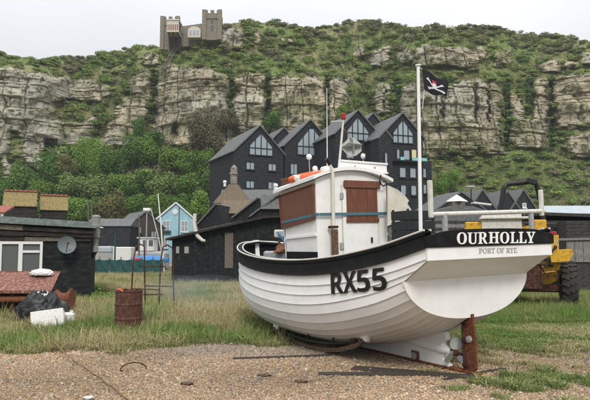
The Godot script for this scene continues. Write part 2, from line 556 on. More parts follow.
# outcrops of bare sandstone
const ROCKS := [
	[[-170, 62], [-60, 66], [0, 67], [20, 71], [40, 74], [60, 77], [80, 79], [100, 82], [111, 86], [110, 95], [99, 101], [80, 100], [62, 98], [54, 104], [54, 118], [66, 122], [84, 122], [94, 110], [97, 118], [92, 134], [86, 146], [76, 146], [60, 146], [50, 139], [45, 150], [44, 172], [34, 170], [25, 160], [23, 138], [14, 133], [10, 158], [16, 182], [6, 182], [0, 160], [-60, 168], [-170, 168]],
	[[131, 74], [140, 70], [151, 72], [151, 90], [148, 112], [142, 122], [136, 120], [134, 136], [126, 150], [112, 146], [96, 152], [98, 140], [112, 118], [122, 98], [130, 92]],
	[[157, 68], [168, 66], [185, 66], [205, 70], [222, 74], [229, 78], [227, 104], [232, 128], [238, 150], [200, 156], [184, 150], [172, 146], [160, 142], [150, 130], [152, 112], [155, 90]],
	[[145, 55], [162, 56], [160, 66], [144, 66]],
	[[233, 78], [246, 75], [260, 75], [266, 78], [265, 104], [263, 132], [236, 134], [232, 110], [236, 94]],
	[[270, 80], [285, 76], [300, 78], [312, 76], [323, 80], [324, 100], [322, 140], [268, 142], [269, 110]],
	[[329, 84], [335, 80], [349, 79], [348, 96], [344, 116], [330, 140], [326, 140], [328, 104]],
	[[218, 40], [222, 30], [232, 26], [241, 32], [244, 46], [236, 50], [220, 49]],
	[[252, 34], [258, 31], [262, 36], [261, 46], [255, 42]],
	[[279, 39], [290, 38], [293, 44], [282, 44]],
	[[370, 52], [386, 46], [389, 41], [391, 52], [389, 66], [371, 66]],
	[[355, 52], [361, 44], [364, 46], [363, 57], [356, 57]],
	[[399, 50], [410, 48], [412, 64], [400, 66]],
	[[414, 49], [430, 46], [446, 50], [458, 48], [484, 47], [486, 60], [470, 67], [446, 66], [430, 67], [415, 64]],
	[[491, 54], [498, 51], [511, 52], [512, 64], [502, 66], [492, 66]],
	[[541, 62], [552, 60], [561, 62], [561, 71], [542, 70]],
	[[564, 61], [574, 61], [574, 67], [564, 66]],
	[[580, 53], [600, 52], [640, 60], [640, 76], [596, 68], [581, 62]],
	[[374, 86], [382, 84], [391, 85], [390, 100], [388, 114], [376, 116]],
	[[402, 90], [412, 84], [430, 84], [448, 86], [462, 82], [476, 81], [490, 82], [502, 84], [502, 110], [500, 136], [503, 155], [488, 154], [478, 146], [472, 156], [452, 152], [436, 158], [410, 156], [392, 156], [396, 120]],
	[[509, 94], [521, 92], [523, 110], [522, 120], [536, 118], [534, 80], [548, 78], [550, 104], [546, 150], [512, 148], [511, 122]],
	[[553, 78], [566, 75], [584, 76], [660, 84], [660, 126], [592, 124], [586, 128], [570, 126], [556, 124]],
	[[564, 136], [580, 134], [660, 136], [660, 168], [590, 160], [568, 152]],
]
# darker clefts between the buttresses
const CLEFTS := [[151, 157, 74, 124], [229, 233, 78, 112], [265, 270, 78, 134], [324, 329, 80, 130], [392, 402, 80, 120], [502, 510, 84, 150], [548, 553, 80, 150], [475, 478, 82, 120], [442, 444, 84, 116], [384, 385.5, 86, 112], [488, 490, 84, 120], [523, 535, 82, 116], [44, 52, 140, 178], [171.5, 177.5, 123, 140], [417, 419, 86, 130]]
const C0 := -160.0
const C1 := 760.0
const CN := 461
const RN := 190
var rockboxes := []
var rockpolys := []
var cdepth := PackedFloat32Array()
var crock := PackedFloat32Array()
var cn := FastNoiseLite.new()
var cn2 := FastNoiseLite.new()
var layers := PackedFloat32Array()

func skyline(c: float) -> float:
	for i in SKYLINE.size() - 1:
		if c <= SKYLINE[i + 1][0]:
			return lerpf(SKYLINE[i][1], SKYLINE[i + 1][1], clampf((c - SKYLINE[i][0]) / float(SKYLINE[i + 1][0] - SKYLINE[i][0]), 0.0, 1.0))
	return SKYLINE[-1][1]

func row_py(c: float, v: float) -> float:
	# v 0..0.12: foot of the slope, hidden by the town; the rest up to the skyline
	return lerpf(262.0, 214.0, v / 0.12) if v < 0.12 else lerpf(214.0, skyline(c), (v - 0.12) / 0.88)

func rock_at(c: float, py: float) -> float:
	var wx := c + cn.get_noise_2d(c * 3.0, py * 3.0) * 4.0 + cn.get_noise_2d(c * 12.0, py * 12.0 + 500.0) * 2.2
	var wy := py + cn.get_noise_2d(c * 3.0 + 900.0, py * 3.0) * 4.0 + cn.get_noise_2d(c * 12.0 + 900.0, py * 12.0) * 2.2
	var q := Vector2(wx, wy)
	for i in rockpolys.size():
		if rockboxes[i].has_point(q) and Geometry2D.is_point_in_polygon(q, rockpolys[i]):
			return 1.0
	return 0.0

func cleft_at(c: float, py: float) -> float:
	var m := 0.0
	var x := c + cn.get_noise_2d(c, py * 4.0) * 2.5
	for q in CLEFTS:
		if py > q[2] - 6 and py < q[3] + 6:
			var mid: float = (q[0] + q[1]) * 0.5
			var hw: float = (q[1] - q[0]) * 0.36 + 0.5
			m = maxf(m, (1.0 - smoothstep(hw * 0.5, hw * 1.3, absf(x - mid))) * smoothstep(q[2] - 6, q[2] + 4, py) * (1.0 - smoothstep(q[3] - 4, q[3] + 6, py)))
	return m

func cgrid(a: PackedFloat32Array, c: float, v: float) -> float:
	var fx := clampf((c - C0) / (C1 - C0) * (CN - 1), 0.0, CN - 1.001)
	var fy := clampf(v * (RN - 1), 0.0, RN - 1.001)
	var i := int(fx)
	var j := int(fy)
	var tx := fx - i
	var ty := fy - j
	return lerpf(lerpf(a[j * CN + i], a[j * CN + i + 1], tx), lerpf(a[(j + 1) * CN + i], a[(j + 1) * CN + i + 1], tx), ty)

# the hillside along bearing c, at share v of the way up to the skyline
func hill(c: float, v: float) -> Vector3:
	return P(c, row_py(c, v), cgrid(cdepth, c, v))

func hill_py(c: float, py: float) -> Vector3:
	var s := skyline(c)
	var v := 0.12 * (262.0 - py) / 48.0 if py > 214.0 else 0.12 + 0.88 * (214.0 - py) / (214.0 - s)
	return hill(c, clampf(v, 0.0, 1.0))

func blur_rows(a: PackedFloat32Array, reach: int, times: int) -> PackedFloat32Array:
	for k in times:
		var b := a.duplicate()
		for j in RN:
			var o := j * CN
			var s := 0.0
			for i in range(-reach, reach + 1): s += a[o + clampi(i, 0, CN - 1)]
			for i in CN:
				b[o + i] = s / (2 * reach + 1)
				s += a[o + clampi(i + reach + 1, 0, CN - 1)] - a[o + clampi(i - reach, 0, CN - 1)]
		a = b
	return a

func build_cliff() -> void:
	cn.seed = 71
	cn.frequency = 0.02
	cn.fractal_octaves = 3
	cn2.seed = 72
	cn2.frequency = 0.05
	cn2.fractal_octaves = 3
	for r in ROCKS:
		var pk := PackedVector2Array()
		var bb := Rect2(r[0][0], r[0][1], 0, 0)
		for q in r:
			pk.append(Vector2(q[0], q[1]))
			bb = bb.expand(Vector2(q[0], q[1]))
		rockpolys.append(pk)
		rockboxes.append(bb)
	crock.resize(CN * RN)
	cdepth.resize(CN * RN)
	for j in RN:
		for i in CN:
			var c := lerpf(C0, C1, i / float(CN - 1))
			crock[j * CN + i] = rock_at(c, row_py(c, j / float(RN - 1)))
	var soft := blur_rows(crock, 2, 1)
	for i in CN:
		var c := lerpf(C0, C1, i / float(CN - 1))
		var d := 86.0 + absf(c - 295.0) * 0.012
		var was := -999.0
		for j in RN:
			var py := row_py(c, j / float(RN - 1))
			var y := (200.0 - py) / FOCAL
			var e := (y * cp + sp) / (cp - y * sp)
			if was > -900.0:
				var steep := lerpf(0.86, 5.0, soft[j * CN + i])
				d += d * (e - was) / (steep - e)
			was = e
			cdepth[j * CN + i] = d
	cdepth = blur_rows(cdepth, 6, 3)
	# buttresses stand forward of the grown-over slopes, clefts run back
	var s2 := blur_rows(crock, 1, 2)
	for j in RN:
		for i in CN:
			var c := lerpf(C0, C1, i / float(CN - 1))
			var py := row_py(c, j / float(RN - 1))
			cdepth[j * CN + i] += -2.6 * s2[j * CN + i] + 2.4 * cleft_at(c, py) + cn.get_noise_2d(c * 2.0, py * 2.0) * 1.6
	var h := -10.0
	while h < 110.0:
		layers.append(h)
		h += 0.45 + 2.2 * h1(h) * h1(h * 3.3 + 1.0)
	# fine sheet
	var nc := 1320
	var nr := 450
	var rows := []
	var cols := []
	for j in nr + 3:
		var row := []
		var cr := []
		for i in nc:
			var c := lerpf(-110.0, 700.0, i / float(nc - 1))
			var v := float(j) / (nr - 1)
			if j >= nr:
				var top := hill(c, 1.0)
				row.append(top + Vector3(top.x * 0.001, [0.2, -2.0, -45.0][j - nr], [-3.0, -25.0, -160.0][j - nr]))
				cr.append(Color(0.07, 0.085, 0.03))
				continue
			v = v * v * 0.25 + v * 0.75
			var py := row_py(c, v)
			var p := P(c, py, cgrid(cdepth, c, v))
			var rk := rock_at(c, py)
			if rk > 0.5: rk = smoothstep(0.0, 0.55, cgrid(s2, c, v)) 
			var big := cn2.get_noise_3d(p.x * 0.9, p.y * 0.9, p.z * 0.4)
			if rk > 0.15:
				var yy := p.y + p.x * 0.02 + cn.get_noise_2d(p.x * 1.2, p.y * 1.2) * 0.45
				var k := layers.bsearch(yy) - 1
				k = clampi(k, 0, layers.size() - 2)
				var th := layers[k + 1] - layers[k]
				var fr := (yy - layers[k]) / th
				# through joints run up the whole face, short ones stay in their bed
				var xp := (p.x + p.y * (0.10 if c < 112.0 else 0.03)) / (4.6 if c < 112.0 else 3.6) + cn.get_noise_2d(p.x * 1.5, 7.0) * 1.1 + cn2.get_noise_2d(p.x * 1.5, p.y * 3.0) * 0.10
				var ci := floorf(xp)
				var fx := minf(xp - ci, 1.0 - (xp - ci)) * 3.8
				var xb := p.x / 1.9 + h1(float(k)) * 7.0 + cn2.get_noise_2d(p.y * 4.0, p.x * 2.0) * 0.2
				var cb := floorf(xb)
				var fb := minf(xb - cb, 1.0 - (xb - cb)) * 1.9
				var out := (h1(float(k) * 1.7) - 0.5) * 0.6 + (h1(ci * 3.1) - 0.5) * 0.8 + (h1(cb * 2.3 + float(k) * 5.1) - 0.5) * 0.34 + big * 1.0 + cn2.get_noise_2d(p.x * 11.0, p.y * 16.0) * 0.24 + (h1(floorf(yy / 0.42 + cn.get_noise_2d(p.x * 3.0, 40.0) * 0.6) * 1.31 + floorf(xb * 0.5)) - 0.5) * 0.20
				out -= (1.0 - smoothstep(0.0, 0.16, minf(fr, 1.0 - fr) * th)) * 0.34 * smoothstep(-0.2, 0.2, cn2.get_noise_2d(p.x * 1.7, float(k) * 9.0) + 0.10)
				out -= (1.0 - smoothstep(0.03, 0.17, fx)) * (0.9 if h1(ci * 7.7) > 0.5 else 0.15)
				out -= (1.0 - smoothstep(0.0, 0.17, fb)) * (0.4 if h1(cb * 5.3 + k) > 0.5 else 0.0)
				p.z += out * rk
				p.y += cn2.get_noise_2d(p.x * 5.0, p.y * 5.0) * 0.08
				var tone := 0.90 + 0.14 * (h1(float(k) * 2.9) - 0.5) + 0.12 * (h1(ci * 13.0) - 0.5) + 0.14 * (h1(cb * 3.0 + k) - 0.5) + 0.30 * cn2.get_noise_2d(p.x * 2.0 + 80.0, p.y * 2.0)
				var warm := clampf(0.5 + cn.get_noise_2d(p.x * 1.5 + 400.0, p.y * 2.5) * 1.2 + (0.25 if c > 300.0 else (-0.35 if c < 112.0 else 0.0)), 0.0, 1.0)
				var rc := Color(0.52, 0.50, 0.415).lerp(Color(0.56, 0.495, 0.36), warm) * tone
				# dark weathering stains with ragged edges
				var stain := smoothstep(0.16, 0.24, cn2.get_noise_2d(p.x * 3.1 - 60.0, p.y * 1.3 + 33.0))
				rc = rc.lerp(Color(0.25, 0.235, 0.19), stain * 0.4)
				# moss, lichen and weeds rooted on the beds
				var moss := smoothstep(0.10, 0.34, cn2.get_noise_2d(p.x * 1.1 + 41.0, p.y * 1.9 - 13.0) - (0.10 if c < 112.0 else 0.0))
				rc = rc.lerp(Color(0.17, 0.18, 0.075), moss * 0.6)
				cr.append(rc)
			else:
				var g := cn2.get_noise_2d(p.x * 0.8, p.y * 1.4)
				var g2 := cn2.get_noise_2d(p.x * 4.0 + 9.0, p.y * 4.0)
				var gc := Color(0.19, 0.255, 0.080).lerp(Color(0.30, 0.285, 0.145), clampf(0.5 + g * 1.4, 0.0, 1.0))
				gc = gc.lerp(Color(0.12, 0.18, 0.05), clampf(0.3 + g2 * 1.5, 0.0, 1.0) * 0.4)
				p.z += big * 1.5 + g2 * 0.5
				p.y += g2 * 0.3
				cr.append(gc)
			row.append(p)
		rows.append(row)
		cols.append(cr)
	# broken stone: every facet keeps its own face
	var mb := MB.new()
	for j in rows.size() - 1:
		var r0: Array = rows[j]
		var r1: Array = rows[j + 1]
		var k0: Array = cols[j]
		for i in nc - 1:
			var q := mb.v.size()
			var a: Vector3 = r0[i]
			var b: Vector3 = r0[i + 1]
			var d: Vector3 = r1[i + 1]
			var e: Vector3 = r1[i]
			var nn := (b - e).cross(d - a).normalized()
			mb.v.append(a); mb.v.append(b); mb.v.append(d); mb.v.append(e)
			mb.n.append(nn); mb.n.append(nn); mb.n.append(nn); mb.n.append(nn)
			mb.c.append(k0[i]); mb.c.append(k0[i]); mb.c.append(k0[i]); mb.c.append(k0[i])
			mb.ix.append(q); mb.ix.append(q + 2); mb.ix.append(q + 1)
			mb.ix.append(q); mb.ix.append(q + 3); mb.ix.append(q + 2)
	var m := tinted("cliff_rock", 0.95)
	m.albedo_texture = noise_tex(63, 0.05, [[0.0, 0.62, 0.61, 0.58], [0.33, 0.90, 0.90, 0.88], [1.0, 1.0, 1.0, 1.0]], 5, 512)
	m.uv1_triplanar = true
	m.uv1_world_triplanar = true
	m.uv1_scale = Vector3(0.22, 0.30, 0.22)
	m.heightmap_enabled = true
	m.heightmap_texture = noise_tex(64, 0.06, [], 5, 512)
	m.heightmap_scale = 22.0
	structure("cliff", mb, m)
	build_scrub(s2)

# ---------------------------------------------------------------- foliage meshes
func leaf_clump(sd: int, count: int, size: float, flat: float) -> ArrayMesh:
	var r := RandomNumberGenerator.new()
	r.seed = sd
	var mb := MB.new()
	for i in count:
		var d := Vector3(r.randfn(), absf(r.randfn()) * flat, r.randfn()).normalized()
		var p := d * pow(r.randf(), 0.4) * Vector3(1, flat, 1)
		mb.col = Color.WHITE * r.randf_range(0.6, 1.15)
		mb.col.a = 1.0
		leaf(mb, p, (d + Vector3(r.randfn(), r.randfn(), r.randfn()) * 0.6).normalized(), size * r.randf_range(0.6, 1.3), r)
	return mb.mesh()

func leaf(mb: MB, p: Vector3, nrm: Vector3, s: float, r: RandomNumberGenerator) -> void:
	var a := nrm.cross(Vector3(r.randfn(), r.randfn(), r.randfn())).normalized() * s
	var b := nrm.cross(a) * 0.6
	mb.tri(p - a, p + b, p + a)
	mb.tri(p - a, p + a * 0.9, p - b)

func build_scrub(s2: PackedFloat32Array) -> void:
	var kinds := [leaf_clump(1, 150, 0.17, 0.75), leaf_clump(2, 120, 0.19, 0.6), leaf_clump(3, 170, 0.15, 0.9)]
	var xf := [[], [], []]
	var cl := [PackedColorArray(), PackedColorArray(), PackedColorArray()]
	var r := RandomNumberGenerator.new()
	r.seed = 99
	for k in 105000:
		var c := r.randf_range(-120.0, 720.0)
		var sk := skyline(c)
		var py := r.randf_range(sk, 222.0)
		var v := 0.12 * (262.0 - py) / 48.0 if py > 214.0 else 0.12 + 0.88 * (214.0 - py) / (214.0 - sk)
		var rk := rock_at(c, py)
		var cf := cleft_at(c, py)
		var dens := cn2.get_noise_2d(c * 1.5, py * 2.6)
		var w := cn.get_noise_2d(c * 1.6 + 70.0, py * 2.4)
		var crest := 1.0 - smoothstep(3.0, 22.0, py - sk)
		var belt := smoothstep(36.0, 60.0, c) * (1.0 - smoothstep(212.0, 230.0, c)) * smoothstep(138.0, 158.0, py)
		var s := 0.0
		var g: Color
		var open := smoothstep(425.0, 470.0, c) * smoothstep(148.0, 160.0, py)
		var bush := dens > 0.20 - 0.22 * crest + 0.10 * open or cf > 0.5 or (belt > 0.5 and r.randf() < 0.6)
		if rk > 0.5:
			# tufts rooted on ledges only
			if dens < 0.16 or r.randf() > 0.2: continue
			s = r.randf_range(0.15, 0.40)
			g = Color(0.15, 0.18, 0.06)
		elif bush:
			if r.randf() > 0.55: continue
			s = r.randf_range(0.35, 1.1) * (1.0 + 0.9 * belt)
			g = Color(0.135, 0.215, 0.052).lerp(Color(0.225, 0.29, 0.085), clampf(0.5 + w * 2.0, 0, 1))
			if w < -0.34: g = Color(0.21, 0.19, 0.115)
			if c > 300.0: g = g.lerp(Color(0.195, 0.185, 0.095), crest * 0.7)
			if cf > 0.4: g = Color(0.105, 0.165, 0.052)
		else:
			if r.randf() > 0.6: continue
			s = r.randf_range(0.12, 0.26)
			g = Color(0.20, 0.27, 0.083).lerp(Color(0.315, 0.30, 0.155), clampf(0.45 + w * 2.2, 0, 1))
			if c > 300.0: g = g.lerp(Color(0.20, 0.19, 0.09), crest * 0.5)
		var p := hill(c, v)
		g *= r.randf_range(0.8, 1.22)
		g.a = 1.0
		var b := Basis(Vector3.UP, r.randf() * TAU).scaled(Vector3(s, s * r.randf_range(0.55, 1.0), s))
		var t := r.randi() % 3
		xf[t].append(Transform3D(b, p + Vector3(0, s * 0.05, 0.4)))
		cl[t].append(g)
	for t in 3:
		var o := bits("hillside_scrub", kinds[t], M["leaf"], xf[t], cl[t])
		tag(o, ["rounded green scrub covering the slopes and ledges of the cliff", "low spreading scrub covering the slopes and ledges of the cliff", "tall leafy scrub covering the slopes and ledges of the cliff"][t], "scrub", "", "stuff")

# ================================================================ trees
func crown_mesh(sd: int, leaves: int, size: float) -> ArrayMesh:
	var r := RandomNumberGenerator.new()
	r.seed = sd
	var lobes := []
	for i in 11:
		var a := r.randf() * TAU
		var q := r.randf_range(0.15, 0.62)
		lobes.append([Vector3(cos(a) * q, r.randf_range(-0.45, 0.55), sin(a) * q), r.randf_range(0.30, 0.5)])
	lobes.append([Vector3.ZERO, 0.6])
	var mb := MB.new()
	for i in leaves:
		var l = lobes[r.randi() % lobes.size()]
		var d := Vector3(r.randfn(), r.randfn() + 0.25, r.randfn()).normalized()
		var p: Vector3 = l[0] + d * l[1] * pow(r.randf(), 0.22)
		mb.col = Color.WHITE * r.randf_range(0.62, 1.18)
		mb.col.a = 1.0
		leaf(mb, p, (d + Vector3(r.randfn(), r.randfn() + 0.4, r.randfn()) * 0.55).normalized(), size * r.randf_range(0.6, 1.4), r)
	return mb.mesh()

func build_trees() -> void:
	var crowns := []
	for i in 5: crowns.append(crown_mesh(300 + i, 5200, 0.050))
	var fine := crown_mesh(309, 14000, 0.026)
	# bearing, foot, half width and height of the crown on the survey sheet, tint, words
	var list := [
		[62, 226, 15, 17, 0, "young green tree at the foot of the slope, beside the lichened net huts"],
		[80, 226, 14, 18, 1, "bright green tree rising behind the felt roof of the black hut"],
		[98, 228, 13, 17, 0, "leafy green tree behind two thin posts and the metal flue"],
		[118, 226, 15, 20, 3, "reddish brown tree behind the weathered boarded house"],
		[140, 224, 14, 17, 0, "green tree directly above the weathered boarded house"],
		[160, 222, 13, 17, 1, "fresh green tree behind the ridge of the pale blue house"],
		[182, 226, 15, 20, 2, "dense dark green tree between blue house and black houses"],
		[206, 226, 14, 20, 1, "green tree touching the side wall of the black houses"],
		[52, 206, 13, 15, 2, "dark green bush above the shorter lichened hut roof"],
		[74, 203, 15, 17, 4, "grey green tree with feathery top on the slope above the huts"],
		[97, 204, 16, 17, 4, "wide grey green tree on the slope above the flue"],
		[120, 200, 14, 16, 1, "bright green tree above the reddish brown tree"],
		[143, 203, 15, 17, 2, "dark leafy tree halfway up the green slope"],
		[166, 203, 15, 17, 4, "pale grey green tree halfway up slope, above blue house"],
		[190, 205, 15, 18, 0, "green tree halfway up slope beside the black houses"],
		[210, 200, 12, 18, 2, "dark tree tucked against the corner of the black houses"],
		[92, 180, 17, 24, 1, "large rounded pale green tree below the layered rock"],
		[72, 182, 12, 15, 3, "brownish bush between the ivy and the rounded pale green tree"],
		[116, 178, 13, 17, 2, "dark green tree right of the rounded pale green tree"],
		[136, 172, 13, 22, 2, "dark green tree growing up into the rock gully"],
		[152, 168, 14, 19, 0, "green tree below the dark cleft of the buttress"],
		[172, 176, 15, 17, 1, "light green tree below the cave mouth"],
		[192, 182, 14, 17, 0, "green tree on the slope below the grey brown bush"],
		[207, 176, 10, 15, 0, "small green tree at the foot of the grey brown bush"],
		[142, 150, 8, 18, 2, "narrow dark tree pointing up the rock gully"],
		[156, 152, 10, 12, 2, "low dark bush at the foot of the layered buttress"],
		[205, 158, 22, 27, 5, "big grey brown leafless looking bush in front of the layered buttress"],
		[232, 134, 12, 13, 5, "grey brown bush above the roof of the leftmost black house"],
		[28, 204, 14, 24, 2, "dark ivy mass climbing the cliff behind the net huts"],
		[8, 212, 14, 20, 2, "dark ivy mass climbing the cliff left of the taller net hut"],
		[56, 190, 13, 24, 2, "dark ivy mass hanging down the cliff below the brown scar"],
		[42, 212, 13, 20, 0, "green bush in the gap between the two net huts"],
		[340, 128, 8, 12, 1, "small light green bush behind the black house roofs"],
		[437, 200, 9, 14, 0, "green bush at the right end of the black houses"],
		[448, 188, 9, 10, 1, "light green bush on the grassy slope near the black houses"],
		[272, 132, 11, 11, 0, "green bush in the cleft above the black house roofs"],
	]
	var tints := [Color(0.115, 0.205, 0.038), Color(0.155, 0.26, 0.046), Color(0.080, 0.160, 0.034), Color(0.17, 0.165, 0.062), Color(0.155, 0.22, 0.065), Color(0.175, 0.155, 0.092)]
	for i in list.size():
		var q = list[i]
		var foot := hill_py(q[0], minf(q[1], 250.0))
		foot.z += 2.5
		var d := -foot.z
		var rx: float = q[2] * d / FOCAL
		var ry: float = q[3] * d / FOCAL
		var t := thing("hillside_bush" if q[5].contains("bush") or q[5].contains("ivy") else "hillside_tree", q[5], "ivy" if q[5].contains("ivy") else ("bush" if q[5].contains("bush") else "tree"), foot, 0.0, "trees on the green slope")
		var tb := MB.new()
		var top := Vector3(0, ry * 0.95, 0)
		tb.tube([Vector3(0, -0.8, 0), Vector3(0.1, ry * 0.35, 0.05), top], [0.22, 0.15, 0.06], 7)
		for k in 4:
			var a := TAU * k / 4.0 + i
			tb.tube([Vector3(0.08, ry * (0.3 + 0.1 * k), 0), Vector3(cos(a) * rx * 0.5, ry * (0.7 + 0.1 * k), sin(a) * rx * 0.5)], [0.09, 0.03], 5)
		part(t, "trunk", tb, M["bark"])
		var m: StandardMaterial3D = M["leaf"].duplicate()
		var cc: Color = tints[q[4]] * (0.9 + 0.22 * h1(i * 3.7))
		m.albedo_color = lin(cc.r, cc.g, cc.b)
		var o := part(t, "crown", fine if q[2] > 16 else crowns[i % 5], m)
		o.position = Vector3(0, ry * 0.82, 0)
		o.rotation.y = i * 1.9
		o.scale = Vector3(rx * 1.3, ry * 1.0, rx * 1.2)

# ================================================================ cliff lift station
func build_lift_station() -> void:
	var d := -hill_py(180, 46).z - 4.0
	var k := d / FOCAL
	var root := thing("lift_station", "grey stone cliff railway station with two battlemented towers on the skyline", "building", P(190, 44, d))
	var o := root.position
	var loc := func(px: float, py: float) -> Vector3: return P(px, py, d) - o
	var tower := func(x0: float, x1: float, ytop: float, ybot: float, dep: float) -> void:
		var a: Vector3 = loc.call(x0, ybot)
		var b: Vector3 = loc.call(x1, ytop)
		var mb := MB.new()
		mb.box(Vector3((a.x + b.x) / 2, (a.y + b.y) / 2, -dep / 2), Vector3(b.x - a.x, b.y - a.y, dep), Basis(), 0.05)
		mb.box(Vector3((a.x + b.x) / 2, b.y - 1.1, -dep / 2), Vector3(b.x - a.x + 0.35, 0.3, dep + 0.35))
		# corner buttresses
		for sx in [0, 1]:
			mb.box(Vector3(a.x + (b.x - a.x) * sx, (a.y + b.y) / 2 + 0.3, 0.05), Vector3(0.8, b.y - a.y + 0.6, 0.8))
		var t := part(root, "tower", mb, M["castle_stone"])
		var w: float = b.x - a.x
		for m in 3:
			for zz in [-0.25, -dep + 0.25]:
				var mm := MB.new()
				mm.box(Vector3(a.x + w * (0.1 + 0.4 * m), b.y + 0.3, zz), Vector3(w * 0.22, 0.7, 0.5))
				part(t, "merlon", mm, M["castle_stone"])
		for wy in [0.35, 0.62]:
			var wm := MB.new()
			wm.box(Vector3(a.x + w * 0.5, a.y + (b.y - a.y) * (wy + 0.1), 0.01), Vector3(0.5, 1.1, 0.12))
			part(t, "slit_window", wm, M["pane_grey"])
	tower.call(162, 178, 19.5, 50, 4.5)
	tower.call(204, 220, 13, 40, 4.5)
	var wb := MB.new()
	var a: Vector3 = loc.call(178, 44)
	var b: Vector3 = loc.call(204, 20.5)
	wb.prism([Vector2(a.x, a.y), Vector2(b.x, a.y), Vector2(b.x, b.y), Vector2(a.x, loc.call(178, 24).y)], Vector3(0, 0, -2.2), Vector3.RIGHT, Vector3.UP, Vector3.BACK, 1.6)
	part(root, "curtain_wall", wb, M["castle_stone"])
	# white arched shelter between the towers
	var f0: Vector3 = loc.call(188, 38)
	var f1: Vector3 = loc.call(201, 27)
	var poly := [Vector2(f0.x, f0.y), Vector2(f1.x, f0.y), Vector2(f1.x, f0.y + (f1.y - f0.y) * 0.6)]
	for i in 7:
		var an := PI * (0.12 + 0.76 * i / 6.0)
		poly.append(Vector2((f0.x + f1.x) / 2 + cos(an) * (f1.x - f0.x) * 0.5, f0.y + (f1.y - f0.y) * (0.6 + 0.4 * sin(an))))
	poly.append(Vector2(f0.x, f0.y + (f1.y - f0.y) * 0.6))
	var ab := MB.new()
	ab.prism(poly, Vector3(0, 0, -0.4), Vector3.RIGHT, Vector3.UP, Vector3.BACK, 1.6)
	var ar := part(root, "arched_shelter", ab, M["gallery_cream"])
	for i in 3:
		var pm := MB.new()
		var xx: float = lerpf(f0.x, f1.x, 0.22 + 0.28 * i)
		pm.box(Vector3(xx, lerpf(f0.y, f1.y, 0.42), 0.42), Vector3((f1.x - f0.x) * 0.17, (f1.y - f0.y) * 0.42, 0.06))
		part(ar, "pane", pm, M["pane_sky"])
	# white and red landing gallery
	var g0: Vector3 = loc.call(170.5, 37)
	var g1: Vector3 = loc.call(181.5, 26)
	var gw: float = g1.x - g0.x
	var gb := MB.new()
	gb.box(Vector3(g0.x + gw / 2, g1.y, 1.6), Vector3(gw + 0.4, 0.25, 3.6))
	gb.box(Vector3(g0.x + gw / 2, g0.y, 1.6), Vector3(gw + 0.2, 0.3, 3.4))
	gb.box(Vector3(g0.x + gw / 2, g1.y - 0.5, 3.2), Vector3(gw, 0.9, 0.1))
	var ga := part(root, "gallery", gb, M["gallery_cream"])
	for i in 7:
		var pm := MB.new()
		pm.box(Vector3(lerpf(g0.x, g1.x, i / 6.0), (g0.y + g1.y) / 2, 3.2), Vector3(0.16, g1.y - g0.y, 0.16))
		part(ga, "post", pm, M["gallery_cream"])
	for i in 6:
		var pm := MB.new()
		pm.box(Vector3(lerpf(g0.x, g1.x, (i + 0.5) / 6.0), lerpf(g0.y, g1.y, 0.33), 3.16), Vector3(gw / 6.0 - 0.25, (g1.y - g0.y) * 0.42, 0.06))
		part(ga, "panel", pm, M["gallery_red"])
	var ub := MB.new()
	for i in 3:
		ub.tube([Vector3(lerpf(g0.x, g1.x, 0.1 + 0.4 * i), g0.y - 3.2, 1.0), Vector3(lerpf(g0.x, g1.x, 0.1 + 0.4 * i), g0.y, 2.9)], 0.14, 6)
	ub.box(Vector3(g0.x + gw / 2, g0.y - 1.6, 0.3), Vector3(gw, 3.0, 0.4))
	part(root, "trestle", ub, M["dark_timber"])
	# the railway running down its cutting
	var tr := thing("cliff_railway_track", "steep twin railway track dropping from the stone station down its cutting", "track", hill_py(178, 50))
	var org := tr.position
	for s in 4:
		var pts := []
		for i in 11:
			var py := lerpf(48.0, 74.0, i / 10.0)
			var px: float = lerpf(178.0, 164.0, i / 10.0) + [-2.4, -0.9, 0.9, 2.4][s]
			pts.append(hill_py(px, py) + Vector3(0, 0.35, 1.2) - org)
		var rb := MB.new()
		rb.tube(pts, 0.08, 5)
		part(tr, "rail", rb, M["old_wood"])

# ================================================================ buildings
# a window with frame, bars and panes set in a wall facing local +z, centred at (x, y)
func window(parent: Node, x: float, y: float, z: float, w: float, h: float, cols: int, rows: int, fm: Material, gm: Material, t := 0.09) -> Node:
	var f := MB.new()
	f.box(Vector3(x, y + h / 2 - t / 2, z), Vector3(w, t, 0.12))
	f.box(Vector3(x, y - h / 2 + t / 2, z), Vector3(w, t, 0.12))
	for s in [-1, 1]: f.box(Vector3(x + s * (w / 2 - t / 2), y, z), Vector3(t, h - 2 * t, 0.118))
	f.box(Vector3(x, y - h / 2 - 0.04, z + 0.05), Vector3(w + 0.12, 0.07, 0.2))
	var o := part(parent, "window", f, fm)
	for i in range(1, cols):
		var b := MB.new()
		b.box(Vector3(x - w / 2 + w * i / cols, y, z), Vector3(t * 0.8, h - 2 * t, 0.10))
		part(o, "bar", b, fm)
	for i in range(1, rows):
		var b := MB.new()
		b.box(Vector3(x, y - h / 2 + h * i / rows, z), Vector3(w - 2 * t, t * 0.8, 0.094))
		part(o, "bar", b, fm)
	for i in cols:
		for j in rows:
			var g := MB.new()
			var ww := w / cols
			var hh := h / rows
			g.box(Vector3(x - w / 2 + ww * (i + 0.5), y - h / 2 + hh * (j + 0.5), z - 0.01), Vector3(ww - t * 0.8, hh - t * 0.8, 0.02))
			part(o, "pane", g, gm)
	return o

